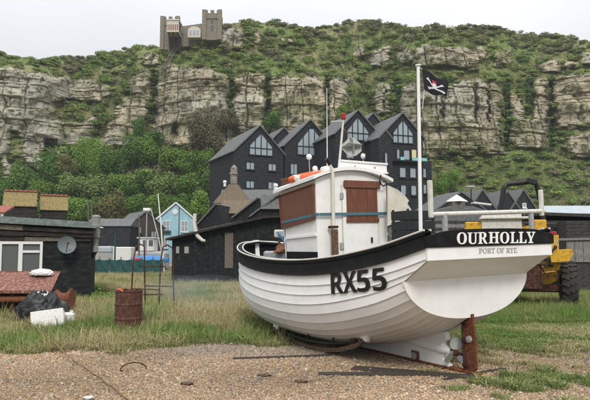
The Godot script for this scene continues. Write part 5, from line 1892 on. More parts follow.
func build_boat() -> void:
	boat = thing("fishing_boat", "white clinker fishing boat with black sheer strake hauled out on shingle", "boat", Vector3(2.39, 0.0, -8.32))
	var fw := Vector3(-0.5, 0, -0.866).normalized()
	var sb := fw.cross(Vector3.UP).normalized()
	boat.basis = Basis(fw, Vector3.UP, sb) * Basis(Vector3.RIGHT, deg_to_rad(-1.6))
	boat_inv = boat.transform.affine_inverse()
	for i in NS + 1: sections.append(station(i / float(NS)))
	var white: Material = M["hull_white"]
	var black: Material = M["hull_black"]
	# stations closer together round the bow
	var ss := []
	for i in 61:
		var x := i / 60.0
		ss.append(1.0 - pow(1.0 - x, 1.7) * (1.0 - 0.0))
	# --- strakes, lapped: each one's lower edge stands proud of the next
	var bands := [[0.9, 1.0]]
	for k in 13: bands.append([0.9 * (12 - k) / 13.0, 0.9 * (13 - k) / 13.0])
	for side in [1.0, -1.0]:
		for k in bands.size():
			var b = bands[k]
			var rows := []
			var prof := [[b[1], 0.002], [lerpf(b[1], b[0], 0.25), 0.006], [lerpf(b[1], b[0], 0.5), 0.009], [lerpf(b[1], b[0], 0.8), 0.013], [b[0] + 0.0015, 0.022 if k else 0.034], [b[0], 0.021 if k else 0.033]]
			if k == 0:
				for q in prof: q[1] += 0.012
			for q in prof:
				var row := []
				for s in ss: row.append(skin(s, q[0], side, q[1]))
				rows.append(row)
			var mb := MB.new()
			mb.sheet(rows, side > 0)
			# lower lap edge
			var e0 := []
			var e1 := []
			for s in ss:
				e0.append(skin(s, b[0], side, prof[5][1]))
				e1.append(skin(s, b[0], side, 0.0))
			mb.sheet([e0, e1], side > 0)
			var o := part(boat, "strake", mb, black if k == 0 else white)
			if k == 0: o.set_meta("label", "black painted sheer strake of the hull")
	# --- stem post
	var sp2 := []
	for i in 21:
		var t := i / 20.0
		sp2.append(B(stem_u(t) + 0.015, 0, sec(1, t).y - 0.02))
	sp2.append(B(stem_u(1.0) + 0.015, 0, sec(1, 1).y + 0.05))
	var stm := MB.new()
	for i in sp2.size() - 1: stm.bar(sp2[i], sp2[i + 1] + (sp2[i + 1] - sp2[i]) * 0.06, 0.10, 0.11, Vector3.RIGHT)
	part(boat, "stem_post", stm, white)
	# --- transom, ramp under the overhang, stern boards
	var poly := []
	var edge := []
	for j in 41:
		var t := j / 40.0
		var q := sec(0, t)
		if q.y > 1.33: break
		edge.append(q)
	edge.append(Vector2(1.152, 1.332))
	for q in edge: poly.append(Vector2(q.x * 1.016 + 0.002, q.y - 0.020 * (1.0 - smoothstep(0.7, 1.15, q.x))))
	var back := edge.duplicate()
	back.reverse()
	for q in back: poly.append(Vector2(-q.x * 1.016 - 0.002, q.y - 0.020 * (1.0 - smoothstep(0.7, 1.15, q.x))))
	var tm := MB.new()
	tm.prism(poly, B(-0.075, 0, 0), Vector3(0, 0, -1), Vector3.UP, Vector3(1, 0, 0), 0.05)
	part(boat, "transom", tm, white)
	var rp := MB.new()
	rp.bar(B(-0.085, 0, 1.335), B(-0.515, 0, 1.602), 2.27, 0.03, Vector3.UP)
	var rpo := part(boat, "stern_ramp", rp, white)
	var wb := MB.new()
	wb.box(B(-0.53, 0, 1.68), Vector3(0.05, 0.17, 2.33), Basis(), 0.008)
	part(boat, "white_stern_board", wb, white)
	var nb := MB.new()
	var np := []
	for i in 17:
		var x := lerpf(-1.19, 1.19, i / 16.0)
		var fall := pow(absf(x) / 1.19, 6.0) * 0.07
		np.append(Vector2(x, 1.985 - 0.03 * pow(absf(x) / 1.19, 2.0) - fall))
	np.append(Vector2(1.185, 1.762))
	np.append(Vector2(-1.185, 1.762))
	nb.prism(np, B(-0.545, 0, 0), Vector3(0, 0, -1), Vector3.UP, Vector3(1, 0, 0), 0.06)
	var name_board := part(boat, "name_board", nb, black)
	name_board.set_meta("label", "black stern board lettered OURHOLLY in white")
	# lettering on the stern, port side is left as seen from behind
	for q in [["OUR", 457.0, 487.3, 232.4, 244.3, -0.577, true], ["HOLLY", 488.6, 535.0, 232.0, 243.6, -0.577, true]]:
		var c00 := BL(q[1], q[4], q[5])
		var c10 := BL(q[2], q[4] - 0.3, q[5])
		var c01 := BL(q[1], q[3], q[5])
		var c11 := BL(q[2], q[3] - 0.3, q[5])
		var am := text(q[0], true, 0.2, 0.02)
		var f := func(p: Vector3) -> Vector3: return c00.lerp(c10, p.x).lerp(c01.lerp(c11, p.x), p.y) + Vector3(0.006 - 0.012 * p.z, 0, 0)
		part(name_board, "lettering", fit_text(am, f, 9.0), M["letter_white"])
	var k00 := BL(479.0, 253.4, -0.557)
	var k10 := BL(517.0, 252.6, -0.557)
	var k01 := BL(479.0, 248.4, -0.557)
	var k11 := BL(517.0, 247.6, -0.557)
	var pf := func(p: Vector3) -> Vector3: return k00.lerp(k10, p.x).lerp(k01.lerp(k11, p.x), p.y) + Vector3(0.004 - 0.008 * p.z, 0, 0)
	part(boat, "port_lettering", fit_text(text("PORT OF RYE", true, 0.2, 0.02, 400), pf, 9.0), M["letter_grey"])
	# --- RX55 on the port quarter
	var xs := [[1.40, 1.10], [1.11, 0.80], [0.79, 0.52], [0.47, 0.20]]
	var chars := ["R", "X", "5", "5"]
	for i in 4:
		var am := text(chars[i], false, 0.3, 0.02, 700)
		var lf := func(p: Vector3) -> Vector3:
			var u: float = lerpf(xs[i][0], xs[i][1], p.x)
			return on_skin(u, 1.085 + (1.40 - u) * 0.105 + p.y * 0.30, 1.0, 0.024 + 0.004 * p.z)
		part(boat, "registration_letter", fit_text(am, lf, 0.34), M["letter_black"])
	# --- gunwale capping with white mouldings
	var path := []
	for s in ss: path.append([s, 1.0])
	for side in [1.0, -1.0]:
		var rows := [[], [], [], [], []]
		var mo := []
		var mi := []
		for s in ss:
			var a := skin(s, 1.0, side, 0.032)
			var c := skin(s, 1.0, side, -0.085 if s < 0.97 else -0.04)
			if s > 0.97: c = skin(0.97, 1.0, side, -0.085).lerp(B(6.38, 0.0, pl(SHEER, 6.4)), (s - 0.97) / 0.03)
			c.y = a.y
			rows[0].append(a + Vector3(0, -0.03, 0)); rows[1].append(a + Vector3(0, 0.022, 0))
			rows[2].append(a.lerp(c, 0.5) + Vector3(0, 0.03, 0))
			rows[3].append(c + Vector3(0, 0.022, 0)); rows[4].append(c + Vector3(0, -0.03, 0))
			mo.append(a + Vector3(0, 0.026, 0))
			mi.append(c + Vector3(0, 0.026, 0))
		var cb := MB.new()
		for r in 4: cb.sheet([rows[r], rows[r + 1]], side < 0)
		var co := part(boat, "gunwale", cb, black)
		for m in [mo, mi]:
			var ml := MB.new()
			ml.tube(m, 0.015, 6)
			part(co, "moulding", ml, M["rusty_white"])
		# bulwark lining
		var lin2 := []
		for h in [0.0, 0.33, 0.66, 1.0]:
			var row := []
			for s in ss:
				var q := skin0(s, 1.0, side)
				var d := on_deck(s, side)
				row.append(d.lerp(q + Vector3(0, 0, 0.05 * side), h))
			lin2.append(row)
		var lb := MB.new()
		lb.sheet(lin2, side < 0)
		part(boat, "bulwark", lb, black)
	# --- deck
	var dk := MB.new()
	for i in ss.size() - 1:
		dk.quad(on_deck(ss[i], 1.0), on_deck(ss[i + 1], 1.0), on_deck(ss[i + 1], -1.0), on_deck(ss[i], -1.0))
	part(boat, "deck", dk, M["grey_hull"])
	build_keel()
	build_wheelhouse()
	build_fittings()

func on_deck(s: float, side: float) -> Vector3:
	var q := skin0(s, 0.8, side)
	var u := skin0(s, 1.0, side).x
	var h := 1.05 + 0.10 * pow(s, 2.0)
	if u < 0.3: h = maxf(h, lerpf(1.66, 1.38, clampf((u + 0.52) / 0.44, 0.0, 1.0)) if u < -0.08 else lerpf(1.38, 1.05, (u + 0.08) / 0.38))
	return Vector3(u, h, signf(q.z) * maxf(absf(skin0(s, 0.97, side).z) - lerpf(0.17, 0.06, clampf((s - 0.05) / 0.12, 0.0, 1.0)), 0.0))

func build_keel() -> void:
	# deadwood and keel
	var poly := [Vector2(0.34, 0.05), Vector2(5.0, 0.03), Vector2(5.55, 0.10)]
	for i in 24:
		var u := lerpf(5.6, 0.40, i / 23.0)
		poly.append(Vector2(u, pl(RABBET, u) + 0.06))
	poly.append(Vector2(0.36, 0.45))
	# propeller aperture: two round bites
	for a in 7: poly.append(Vector2(0.36 + 0.10 * sin(PI * a / 6.0), 0.42 - 0.17 * a / 6.0))
	poly.append(Vector2(0.34, 0.24))
	for a in 7: poly.append(Vector2(0.34 + 0.10 * sin(PI * a / 6.0), 0.235 - 0.165 * a / 6.0))
	var mb := MB.new()
	mb.prism(poly, Vector3.ZERO, Vector3.RIGHT, Vector3.UP, Vector3.BACK, 0.09)
	part(boat, "deadwood", mb, M["hull_white"])
	# swelling of the stern tube
	var st := MB.new()
	st.tube([B(0.30, 0, 0.26), B(0.42, 0, 0.265), B(1.0, 0, 0.29), B(1.9, 0, 0.33)], [0.055, 0.075, 0.07, 0.02], 12)
	part(boat, "stern_tube", st, M["hull_white"])
	var kb := MB.new()
	kb.bar(B(-0.22, 0, 0.022), B(2.6, 0, 0.02), 0.10, 0.055, Vector3.UP, 0.01)
	kb.bar(B(2.6, 0, 0.02), B(5.3, 0, 0.03), 0.10, 0.055, Vector3.UP, 0.01)
	part(boat, "keel_shoe", kb, M["rust"])
	var lug := MB.new()
	lug.box(B(1.02, 0.055, 0.10), Vector3(0.17, 0.15, 0.03), Basis(), 0.02)
	var lo := part(boat, "hauling_plate", lug, M["rust"])
	var lg2 := MB.new()
	lg2.lathe([Vector2(0.055, 0.0), Vector2(0.055, 0.02), Vector2(0.0, 0.025)], B(1.02, 0.07, 0.10), Vector3(0, 0, -1), 14)
	part(lo, "eye", lg2, M["galvanised"])
	# propeller
	var hub := MB.new()
	hub.lathe([Vector2(0.02, -0.05), Vector2(0.045, -0.03), Vector2(0.05, 0.06), Vector2(0.035, 0.10)], B(0.23, 0, 0.255), Vector3.RIGHT, 14)
	hub.tube([B(0.10, 0, 0.25), B(0.30, 0, 0.26)], 0.022, 8)
	var po := part(boat, "propeller", hub, M["dark_rust"])
	for i in 3:
		var a := TAU * i / 3.0 + PI / 2 - 0.15
		var rad := Vector3(0, sin(a), cos(a))
		var tg := Vector3(0, cos(a), -sin(a))
		var bp := []
		for k in 14:
			var b := TAU * k / 14.0
			bp.append(Vector2(cos(b) * 0.085, 0.125 + sin(b) * 0.095))
		var bl := MB.new()
		bl.prism(bp, B(0.24, 0, 0.255), (tg * 0.9 + Vector3.RIGHT * 0.45).normalized(), rad, (Vector3.RIGHT * 0.9 - tg * 0.45).normalized(), 0.014)
		part(po, "blade", bl, M["grey_hull"])
	# rudder on its stock
	var rd := MB.new()
	rd.prism([Vector2(0.02, 0.05), Vector2(0.02, 0.80), Vector2(-0.13, 0.83), Vector2(-0.16, 0.5), Vector2(-0.16, 0.10), Vector2(-0.13, 0.06)], Vector3.ZERO, Vector3.RIGHT, Vector3.UP, Vector3.BACK, 0.035)
	var ro := part(boat, "rudder", rd, M["rust"])
	var sk := MB.new()
	sk.tube([B(0.05, 0, 0.03), B(0.05, 0, 0.86)], 0.034, 10)
	for h in [0.12, 0.45, 0.70]: sk.box(B(0.02, 0, h), Vector3(0.12, 0.05, 0.085), Basis(), 0.01)
	part(ro, "stock", sk, M["dark_rust"])
	var an := MB.new()
	an.lathe([Vector2(0.0, 0.0), Vector2(0.05, 0.0), Vector2(0.045, 0.03), Vector2(0.0, 0.04)], B(-0.06, 0.017, 0.48), Vector3(0, 0, -1), 14)
	part(ro, "anode", an, M["galvanised"])
	var a2 := MB.new()
	a2.box(B(0.0, 0.03, 0.80), Vector3(0.1, 0.06, 0.07), Basis(), 0.01)
	part(ro, "upper_clamp", a2, M["pole_white"])
	# bilge skids
	for side in [1.0, -1.0]:
		var sp3 := []
		var hu := []
		for i in 19:
			var x := i / 18.0
			var u := lerpf(1.3, 4.15, x)
			# runs along the turn of the bilge
			var t := 0.34
			var q := skin(clampf((u + 0.1) / 6.5, 0, 1), t, side, 0.0)
			hu.append(q)
			var drop := 0.05 + 0.16 * pow(sin(PI * clampf(x, 0.0, 1.0)), 0.5)
			sp3.append(Vector3(u, maxf(q.y - drop, 0.02), q.z * 1.015))
		var skd := MB.new()
		for i in 18:
			skd.bar(sp3[i], sp3[i + 1] + (sp3[i + 1] - sp3[i]) * 0.03, 0.08, 0.055, Vector3.UP, 0.008)
		var so := part(boat, "bilge_skid", skd, M["brown_timber"])
		for i in [0, 18]:
			var pb := MB.new()
			pb.bar(sp3[i] + Vector3(0, -0.02, 0), hu[i] + Vector3(0, 0.06, 0), 0.075, 0.16, Vector3.RIGHT, 0.01)
			part(so, "end_chock", pb, M["hull_white"])
		for i in [2, 16]:
			var pb := MB.new()
			pb.bar(sp3[i], hu[i] + Vector3(0, 0.02, 0), 0.07, 0.10, Vector3.RIGHT, 0.01)
			part(so, "strut", pb, M["brown_timber"])
		var hp := []
		for i in range(1, 17): hp.append(sp3[i].lerp(hu[i], 0.55) + Vector3(0, 0.0, -0.05 * side))
		var hb := MB.new()
		hb.tube(hp, 0.022, 8)
		for i in [4, 9]:
			hb.tube([hp[i] + Vector3(0.0, -0.03, 0), hp[i] + Vector3(0, 0.11, 0)], 0.018, 6)
		part(so, "cooling_pipe", hb, M["black_metal"])
		var sd := MB.new()
		for i in 18: sd.bar(sp3[i] + Vector3(0, -0.032, 0), sp3[i + 1] + Vector3(0, -0.032, 0), 0.085, 0.012, Vector3.UP)
		part(so, "wear_strip", sd, M["old_wood"])

const WA := 2.6          # after face
const WF := 4.2          # fore face at the top
func wall_v(u: float) -> float:
	return lerpf(0.766, 0.60, (u - WA) / (WF - WA))
func fore_u(h: float) -> float:
	return lerpf(3.92, 4.2, clampf((h - 1.9) / 1.0, 0.0, 1.0))
func eave_h(u: float) -> float:
	return lerpf(2.94, 2.86, (u - WA) / (WF - WA))

func build_wheelhouse() -> void:
	var white: Material = M["house_white"]
	var h0 := 1.0
	for side in [1.0, -1.0]:
		var rows := []
		for i in 6:
			var x := i / 5.0
			var h := 0.0
			var row := []
			for j in 6:
				var f := j / 5.0
				var top := eave_h(lerpf(WA, WF, x))
				h = lerpf(h0, top, f)
				var u := lerpf(WA, fore_u(h), x)
				row.append(B(u, wall_v(u) * side, h))
			rows.append(row)
		var mb := MB.new()
		mb.sheet(rows, side < 0)
		part(boat, "wheelhouse_side", mb, white)
	# after and fore walls under the cambered roof
	for e in 2:
		var poly := []
		var u := WA if e == 0 else WF
		var w := wall_v(u)
		poly.append(Vector2(-w + 0.001, h0)); poly.append(Vector2(w - 0.001, h0))
		for i in 13:
			var x := lerpf(w - 0.001, -w + 0.001, i / 12.0)
			poly.append(Vector2(x, eave_h(u) + 0.17 * (1.0 - pow(x / w, 2.0))))
		var mb := MB.new()
		var up := Vector3.UP if e == 0 else Vector3(0.14, 1, 0)
		mb.prism(poly, B(WA + 0.02 if e == 0 else 3.78, 0, 0), Vector3(0, 0, -1), up, Vector3.RIGHT, 0.04)
		part(boat, "wheelhouse_end", mb, white)
	# roof
	var top := []
	var bot := []
	for i in 5:
		var u := lerpf(WA - 0.10, WF + 0.14, i / 4.0)
		var w := wall_v(u) + 0.09
		var rt := []
		var rb := []
		for j in 15:
			var x := lerpf(w, -w, j / 14.0)
			var h := eave_h(u) + 0.19 * (1.0 - pow(x / w, 2.0))
			rt.append(B(u, x, h + 0.045)); rb.append(B(u, x, h - 0.015))
		top.append(rt); bot.append(rb)
	var rf := MB.new()
	rf.sheet(top, false)
	rf.sheet(bot, true)
	for q in [0, 4]: rf.sheet([top[q], bot[q]], q == 0)
	for q in [0, 14]:
		var a := []
		var b := []
		for i in 5:
			a.append(top[i][q]); b.append(bot[i][q])
		rf.sheet([a, b], q != 0)
	var roof := part(boat, "wheelhouse_roof", rf, M["house_white"])
	# mouldings on the sides
	for side in [1.0, -1.0]:
		var ml := MB.new()
		ml.bar(B(WA, (wall_v(WA) + 0.012) * side, 1.98), B(3.93, (wall_v(3.93) + 0.012) * side, 1.94), 0.03, 0.04, Vector3.UP)
		part(boat, "moulding", ml, white)
		var bb := MB.new()
		bb.bar(B(WA, (wall_v(WA) + 0.012) * side, 1.62), B(3.88, (wall_v(3.88) + 0.012) * side, 1.62), 0.03, 0.14, Vector3.UP)
		part(boat, "base_band", bb, M["hull_black"])
		# boarded side window
		var o := 0.014
		var w := MB.new()
		var q := []
		for c in [[2.64, 2.26], [4.04, 2.14], [4.16, 2.78], [2.64, 2.86]]: q.append(B(c[0], (wall_v(c[0]) + o) * side, c[1]))
		w.prism([Vector2(2.64, 2.26), Vector2(4.04, 2.14), Vector2(4.16, 2.77), Vector2(2.64, 2.85)], B(0, (wall_v(0.0) + o) * side, 0), Vector3(1, 0, (0.166 / 1.6) * side), Vector3.UP, Vector3(0, 0, -side), 0.03)
		var wo := part(boat, "window_board", w, M["brown_ply"])
		var fr := MB.new()
		for g in [[0, 1], [1, 2], [2, 3], [3, 0]]: fr.bar(q[g[0]] + Vector3(0, 0, -0.018 * side), q[g[1]] + Vector3(0, 0, -0.018 * side), 0.02, 0.045, Vector3(0, 0, 1))
		part(wo, "frame", fr, M["brown_ply"])
	# fore windows
	for x in [-0.28, 0.28]:
		var w := MB.new()
		w.box(B(4.21, x, 2.5), Vector3(0.03, 0.5, 0.42), Basis(Vector3.BACK, -0.14), 0.01)
		part(boat, "fore_window", w, M["brown_ply"])
	# door in the after wall with its shutter
	var da := BL(343.5, 250, WA)
	var db := BL(378.0, 250, WA)
	var cz := (da.z + db.z) / 2
	var dw := db.z - da.z
	var dr := MB.new()
	dr.box(Vector3(WA - 0.012, 1.93, cz), Vector3(0.03, 1.76, dw), Basis(), 0.006)
	var door := part(boat, "door", dr, white)
	var s0 := BL(347.0, 221.5, WA - 0.03)
	var s1 := BL(376.5, 186.0, WA - 0.03)
	var n := 3
	for i in n:
		var sh := MB.new()
		var z0: float = lerpf(s0.z, s1.z, i / float(n))
		var z1: float = lerpf(s0.z, s1.z, (i + 1) / float(n))
		sh.box(Vector3(WA - 0.036, (s0.y + s1.y) / 2, (z0 + z1) / 2), Vector3(0.02, s1.y - s0.y, z1 - z0 - 0.003), Basis(), 0.003)
		part(door, "shutter_board", sh, M["brown_ply"])
	for h in [s0.y + 0.02, s1.y - 0.01]:
		var sh := MB.new()
		sh.box(Vector3(WA - 0.052, h, (s0.z + s1.z) / 2), Vector3(0.014, 0.07, s1.z - s0.z + 0.04), Basis(), 0.004)
		part(door, "shutter_batten", sh, M["brown_ply"])
	var hd := MB.new()
	var q0 := BL(344.0, 188.0, WA - 0.04)
	var q1 := BL(379.5, 181.5, WA - 0.04)
	hd.box(Vector3(WA - 0.045, (q0.y + q1.y) / 2, (q0.z + q1.z) / 2), Vector3(0.05, q1.y - q0.y, q1.z - q0.z), Basis(), 0.012)
	part(boat, "door_hood", hd, M["brown_ply"])
	for py in [196.0, 246.0]:
		var hg := MB.new()
		var hp := BL(342.0, py, WA - 0.02)
		hg.box(hp, Vector3(0.02, 0.12, 0.075), Basis(), 0.006)
		part(door, "hinge", hg, M["galvanised"])
	var hn := MB.new()
	var hq := BL(372.0, 240.0, WA - 0.04)
	hn.box(hq, Vector3(0.04, 0.10, 0.03), Basis(), 0.008)
	part(door, "handle", hn, M["black_metal"])
	var jm := MB.new()
	for px in [343.0, 378.5]:
		var a := BL(px, 250, WA)
		jm.box(Vector3(WA - 0.006, 1.95, a.z), Vector3(0.012, 1.8, 0.02))
	part(boat, "door_frame", jm, M["cream_paint"])
	# blue strap right round the house
	var stp := MB.new()
	var pa := BL(320.5, 214.5, WA - 0.035)
	var pb := BL(390.0, 213.5, WA - 0.035)
	var off := 0.035
	stp.bar(Vector3(WA - 0.058, pa.y, pa.z - 0.035), Vector3(WA - 0.058, pb.y, pb.z + 0.02), 0.006, 0.052, Vector3.UP)
	for side in [1.0, -1.0]:
		var hh := pa.y if side > 0 else pb.y
		stp.bar(B(WA - 0.055, (wall_v(WA) + off) * side, hh), B(4.10, (wall_v(4.10) + off) * side, hh - 0.08), 0.006, 0.052, Vector3.UP)
		stp.bar(B(WA - 0.058, (wall_v(WA) + off) * side, hh), B(WA - 0.058, wall_v(WA) * side * 0.98, hh), 0.006, 0.052, Vector3.UP)
	part(boat, "strap", stp, M["strap_blue"])
	# --- roof gear
	var r0 := BL(339.5, 166.0, 2.68)
	var r1 := BL(386.5, 169.5, 2.68)
	var lb := MB.new()
	var cdir := (r1 - r0)
	lb.box((r0 + r1) / 2 + Vector3(0, 0.012, 0), Vector3(0.05, 0.19, cdir.length()), Basis(Vector3.UP.cross(cdir.normalized()), Vector3.UP, cdir.normalized()), 0.012)
	var lamp := part(roof, "light_board", lb, M["house_white"])
	var lf := MB.new()
	for s in [-1, 1]:
		lf.bar(r0 + Vector3(-0.035, 0.012 + s * 0.085, 0), r1 + Vector3(-0.035, 0.012 + s * 0.085, 0), 0.03, 0.03, Vector3.UP)
	part(lamp, "rim", lf, M["pole_white"])
	for f in [0.3, 0.72]:
		var bt := MB.new()
		bt.lathe([Vector2(0.012, 0), Vector2(0.012, 0.012), Vector2(0, 0.016)], r0.lerp(r1, f) + Vector3(-0.026, 0.01, 0), Vector3(-1, 0, 0), 8)
		part(lamp, "bolt", bt, M["black_metal"])
	for f in [0.1, 0.9]:
		var lg := MB.new()
		var g: Vector3 = r0.lerp(r1, f)
		lg.box(Vector3(g.x + 0.03, g.y - 0.13, g.z), Vector3(0.03, 0.2, 0.03))
		part(lamp, "leg", lg, M["galvanised"])

func build_fittings() -> void:
	# lifebuoy lying on the roof: a thing of its own
	var lc := boat.transform * B(3.45, 0.40, 3.10)
	var lt := thing("lifebuoy", "orange lifebuoy with white bands lying on the wheelhouse roof", "lifebuoy", lc)
	lt.basis = boat.basis * Basis(Vector3.RIGHT, deg_to_rad(-13)) * Basis(Vector3.BACK, deg_to_rad(2))
	for i in 8:
		var a0 := TAU * i / 8.0 + 0.35
		var wide := 0.62 if i % 2 == 0 else 0.165
		var pts := []
		for j in 9:
			var a := a0 + wide * 2.0 * (j / 8.0 - 0.5)
			pts.append(Vector3(cos(a) * 0.32, 0, sin(a) * 0.32))
		var mb := MB.new()
		mb.tube(pts, 0.062 if i % 2 == 0 else 0.065, 12, i % 2 == 1)
		part(lt, "float" if i % 2 == 0 else "band", mb, M["orange_cloth"] if i % 2 == 0 else M["white_plastic"])
	# brown box beside it
	var bx := MB.new()
	bx.box(Vector3(0, 0.075, 0), Vector3(0.34, 0.15, 0.26), Basis(), 0.01)
	var bo := single("wooden_tray", bx, M["brown_ply"], "small brown wooden tray on the fore edge of the wheelhouse roof", "tray", boat.transform * B(4.05, 0.42, 2.99))
	bo.basis = boat.basis * Basis(Vector3.RIGHT, deg_to_rad(-10))
	# mast with lamp and radar reflector
	var m0 := BL(338.0, 174.0, 3.0)
	var m1 := BL(343.4, 119.0, 3.0)
	var mm := MB.new()
	mm.tube([m0 + Vector3(0, -0.06, 0), m1], [0.026, 0.018], 10)
	mm.tube([BL(331.0, 121.5, 3.0), BL(345.0, 121.0, 3.0)], 0.010, 6)
	var mast := part(boat, "mast", mm, M["rusty_white"])
	var rl := MB.new()
	rl.lathe([Vector2(0.035, 0), Vector2(0.045, 0.02), Vector2(0.045, 0.10), Vector2(0.03, 0.125), Vector2(0, 0.13)], m1 + Vector3(0, -0.01, 0), Vector3.UP, 12)
	part(mast, "red_lamp", rl, M["red_lamp"])
	var rc := BL(351.5, 147.0, 2.95)
	var rr := MB.new()
	for q in [Vector3(0.25, 0.95, 0.1), Vector3(0.9, -0.2, 0.5), Vector3(-0.35, 0.1, 0.95)]:
		var az: Vector3 = q.normalized()
		var ax := az.cross(Vector3(0.3, 0.2, 1)).normalized()
		var ay := az.cross(ax)
		var poly := []
		for i in 9:
			var a := TAU * i / 9.0
			var r := 0.19 + 0.035 * sin(i * 2.7)
			poly.append(Vector2(cos(a) * r, sin(a) * r))
		rr.prism(poly, rc, ax, ay, az, 0.006)
	var ref := part(mast, "radar_reflector", rr, M["galvanised"])
	var rope := MB.new()
	rope.tube([m1.lerp(m0, 0.15), rc + Vector3(0, 0.16, 0)], 0.006, 5)
	rope.tube([rc + Vector3(0, -0.15, 0), m0 + Vector3(0, 0.08, 0.1)], 0.006, 5)
	part(ref, "lashing", rope, M["rope_brown"])
	# small deck lamps on stalks
	for q in [[309.0, 157.0, 178.0, 3.3, 0.055], [363.0, 156.0, 170.0, 3.0, 0.045], [315.0, 168.5, 179.0, 3.1, 0.05]]:
		var c := BL(q[0], q[1], q[3])
		var f := BL(q[0] + 1.0, q[2], q[3])
		var sm := MB.new()
		sm.tube([f, c], 0.011, 6)
		var so := part(boat, "lamp_stalk", sm, M["galvanised"])
		var gm := SphereMesh.new()
		gm.radius = q[4]
		gm.height = q[4] * 2.0
		gm.radial_segments = 20
		gm.rings = 12
		var gb := MB.new()
		gb.append_mesh(ArrayMesh_from(gm), Transform3D(Basis(), c))
		part(so, "lamp", gb, M["pole_white"])
	var eq := MB.new()
	var e0 := BL(327.0, 172.0, 3.05)
	eq.box(e0, Vector3(0.2, 0.2, 0.2), Basis(), 0.03)
	part(boat, "equipment_box", eq, M["pole_white"])
	# exhaust pipe, its post and the whip aerial
	var pm := MB.new()
	pm.tube([BL(328.0, 161.0, 2.48), BL(330.0, 165.0, 2.48), BL(332.6, 171.0, 2.48), BL(333.0, 185.0, 2.48), BL(333.5, 230.0, 2.48)], [0.026, 0.028, 0.030, 0.031, 0.031], 10)
	var pipe := part(boat, "exhaust_pipe", pm, M["cream_paint"])
	var el := MB.new()
	el.tube([BL(326.5, 158.5, 2.48), BL(327.6, 160.0, 2.48), BL(330.0, 164.5, 2.48)], 0.037, 10)
	part(pipe, "black_elbow", el, M["black_metal"])
	var cl := MB.new()
	cl.box(BL(333.3, 227.0, 2.5), Vector3(0.12, 0.045, 0.15), Basis(), 0.01)
	part(pipe, "clamp", cl, M["dark_rust"])
	var pa := BL(334.5, 229.0, 2.46)
	var ps := MB.new()
	ps.box(Vector3(2.46, (pa.y + 1.1) / 2, pa.z), Vector3(0.09, pa.y - 1.1, 0.105), Basis(), 0.015)
	part(boat, "timber_post", ps, M["brown_timber"])
	var wa := MB.new()
	wa.tube([BL(327.3, 172.0, 3.1), BL(326.8, 88.0, 3.1)], [0.014, 0.008], 6)
	part(boat, "whip_aerial", wa, M["rusty_white"])
	# black hook on the after wall
	var hk := MB.new()
	var hp := []
	for q in [[381.0, 175.0], [379.8, 180.0], [381.0, 184.5], [384.0, 186.0], [386.3, 184.0], [385.8, 181.5], [383.5, 181.0]]: hp.append(BL(q[0], q[1], 2.50))
	hk.tube(hp, 0.014, 7)
	part(boat, "hook", hk, M["black_metal"])
	# cream wing panel on the starboard side of the house
	var pg := []
	for q in [[387.5, 185.5], [397.0, 189.5], [404.0, 195.0], [408.5, 200.5], [407.0, 204.0], [410.5, 209.0], [411.5, 216.0], [387.5, 226.0]]:
		var w := BL(q[0], q[1], 2.35)
		pg.append(Vector2(w.z, w.y))
	var wp := MB.new()
	wp.prism(pg, Vector3(2.35, 0, 0), Vector3(0, 0, 1), Vector3.UP, Vector3.RIGHT, 0.03)
	part(boat, "wing_panel", wp, M["cream_paint"])
	# stern rail: two posts, a roller bar and short legs
	var u := -0.36
	var rl0 := BL(431.0, 214.5, u)
	var rl1 := BL(544.0, 211.0, u)
	var rb := MB.new()
	rb.tube([rl0, rl1], 0.031, 12)
	part(boat, "stern_roller", rb, M["rusty_white"])
	for q in [[430.5, 180.5, 218.0, 0.06], [541.3, 190.0, 216.0, 0.06]]:
		var a := BL(q[0], q[1], u)
		var b := BL(q[0], q[2], u)
		var sm := MB.new()
		sm.box((a + b) / 2, Vector3(0.055, a.y - b.y, q[3]), Basis(), 0.01)
		part(boat, "stern_post", sm, M["rusty_white"])
	for px in [444.5, 531.0]:
		var a := BL(px, 213.5, u)
		var sm := MB.new()
		sm.tube([a, Vector3(u, 1.88, a.z)], 0.038, 10)
		part(boat, "roller_leg", sm, M["galvanised"])
	# flagstaff
	var f0 := BL(421.0, 250.0, 0.9)
	var f1 := BL(418.2, 66.5, 0.9)
	var fm := MB.new()
	fm.tube([Vector3(0.9, 1.05, f0.z), f0, f1], [0.032, 0.031, 0.026], 12)
	fm.lathe([Vector2(0.026, 0), Vector2(0.045, 0.01), Vector2(0.045, 0.03), Vector2(0, 0.04)], f1, Vector3.UP, 12)
	part(boat, "flagstaff", fm, M["pole_white"])
	build_flag(f1)
	# --- gear lying on board
	var cr := boat.transform * BL(413.0, 231.0, 1.5)
	var ct := thing("fish_crate", "black slatted fish crate by the starboard side of the boat", "crate", cr)
	ct.basis = boat.basis
	ct.position = boat.transform * Vector3(1.5, 1.07, BL(413.5, 231.0, 1.5).z)
	var top := BL(413.0, 209.5, 1.5).y - 1.07
	var wz := BL(427.0, 225, 1.5).z - BL(400.0, 225, 1.5).z
	for i in 5:
		var cm := MB.new()
		var hh := top * (0.40 + 0.13 * i)
		for s in [-1, 1]:
			cm.box(Vector3(s * 0.2, hh, 0), Vector3(0.02, top * 0.115, wz), Basis(), 0.004)
			cm.box(Vector3(0, hh, s * (wz / 2 - 0.012)), Vector3(0.38, top * 0.115, 0.02), Basis(), 0.004)
		part(ct, "slat", cm, M["black_plastic"])
	for sx in [-1, 1]:
		for sz in [-1, 1]:
			var cm := MB.new()
			cm.box(Vector3(sx * 0.185, top * 0.5, sz * (wz / 2 - 0.03)), Vector3(0.03, top, 0.03))
			part(ct, "corner_post", cm, M["black_plastic"])
	var cb := MB.new()
	cb.box(Vector3(0, top * 0.35, 0), Vector3(0.38, 0.02, wz - 0.04))
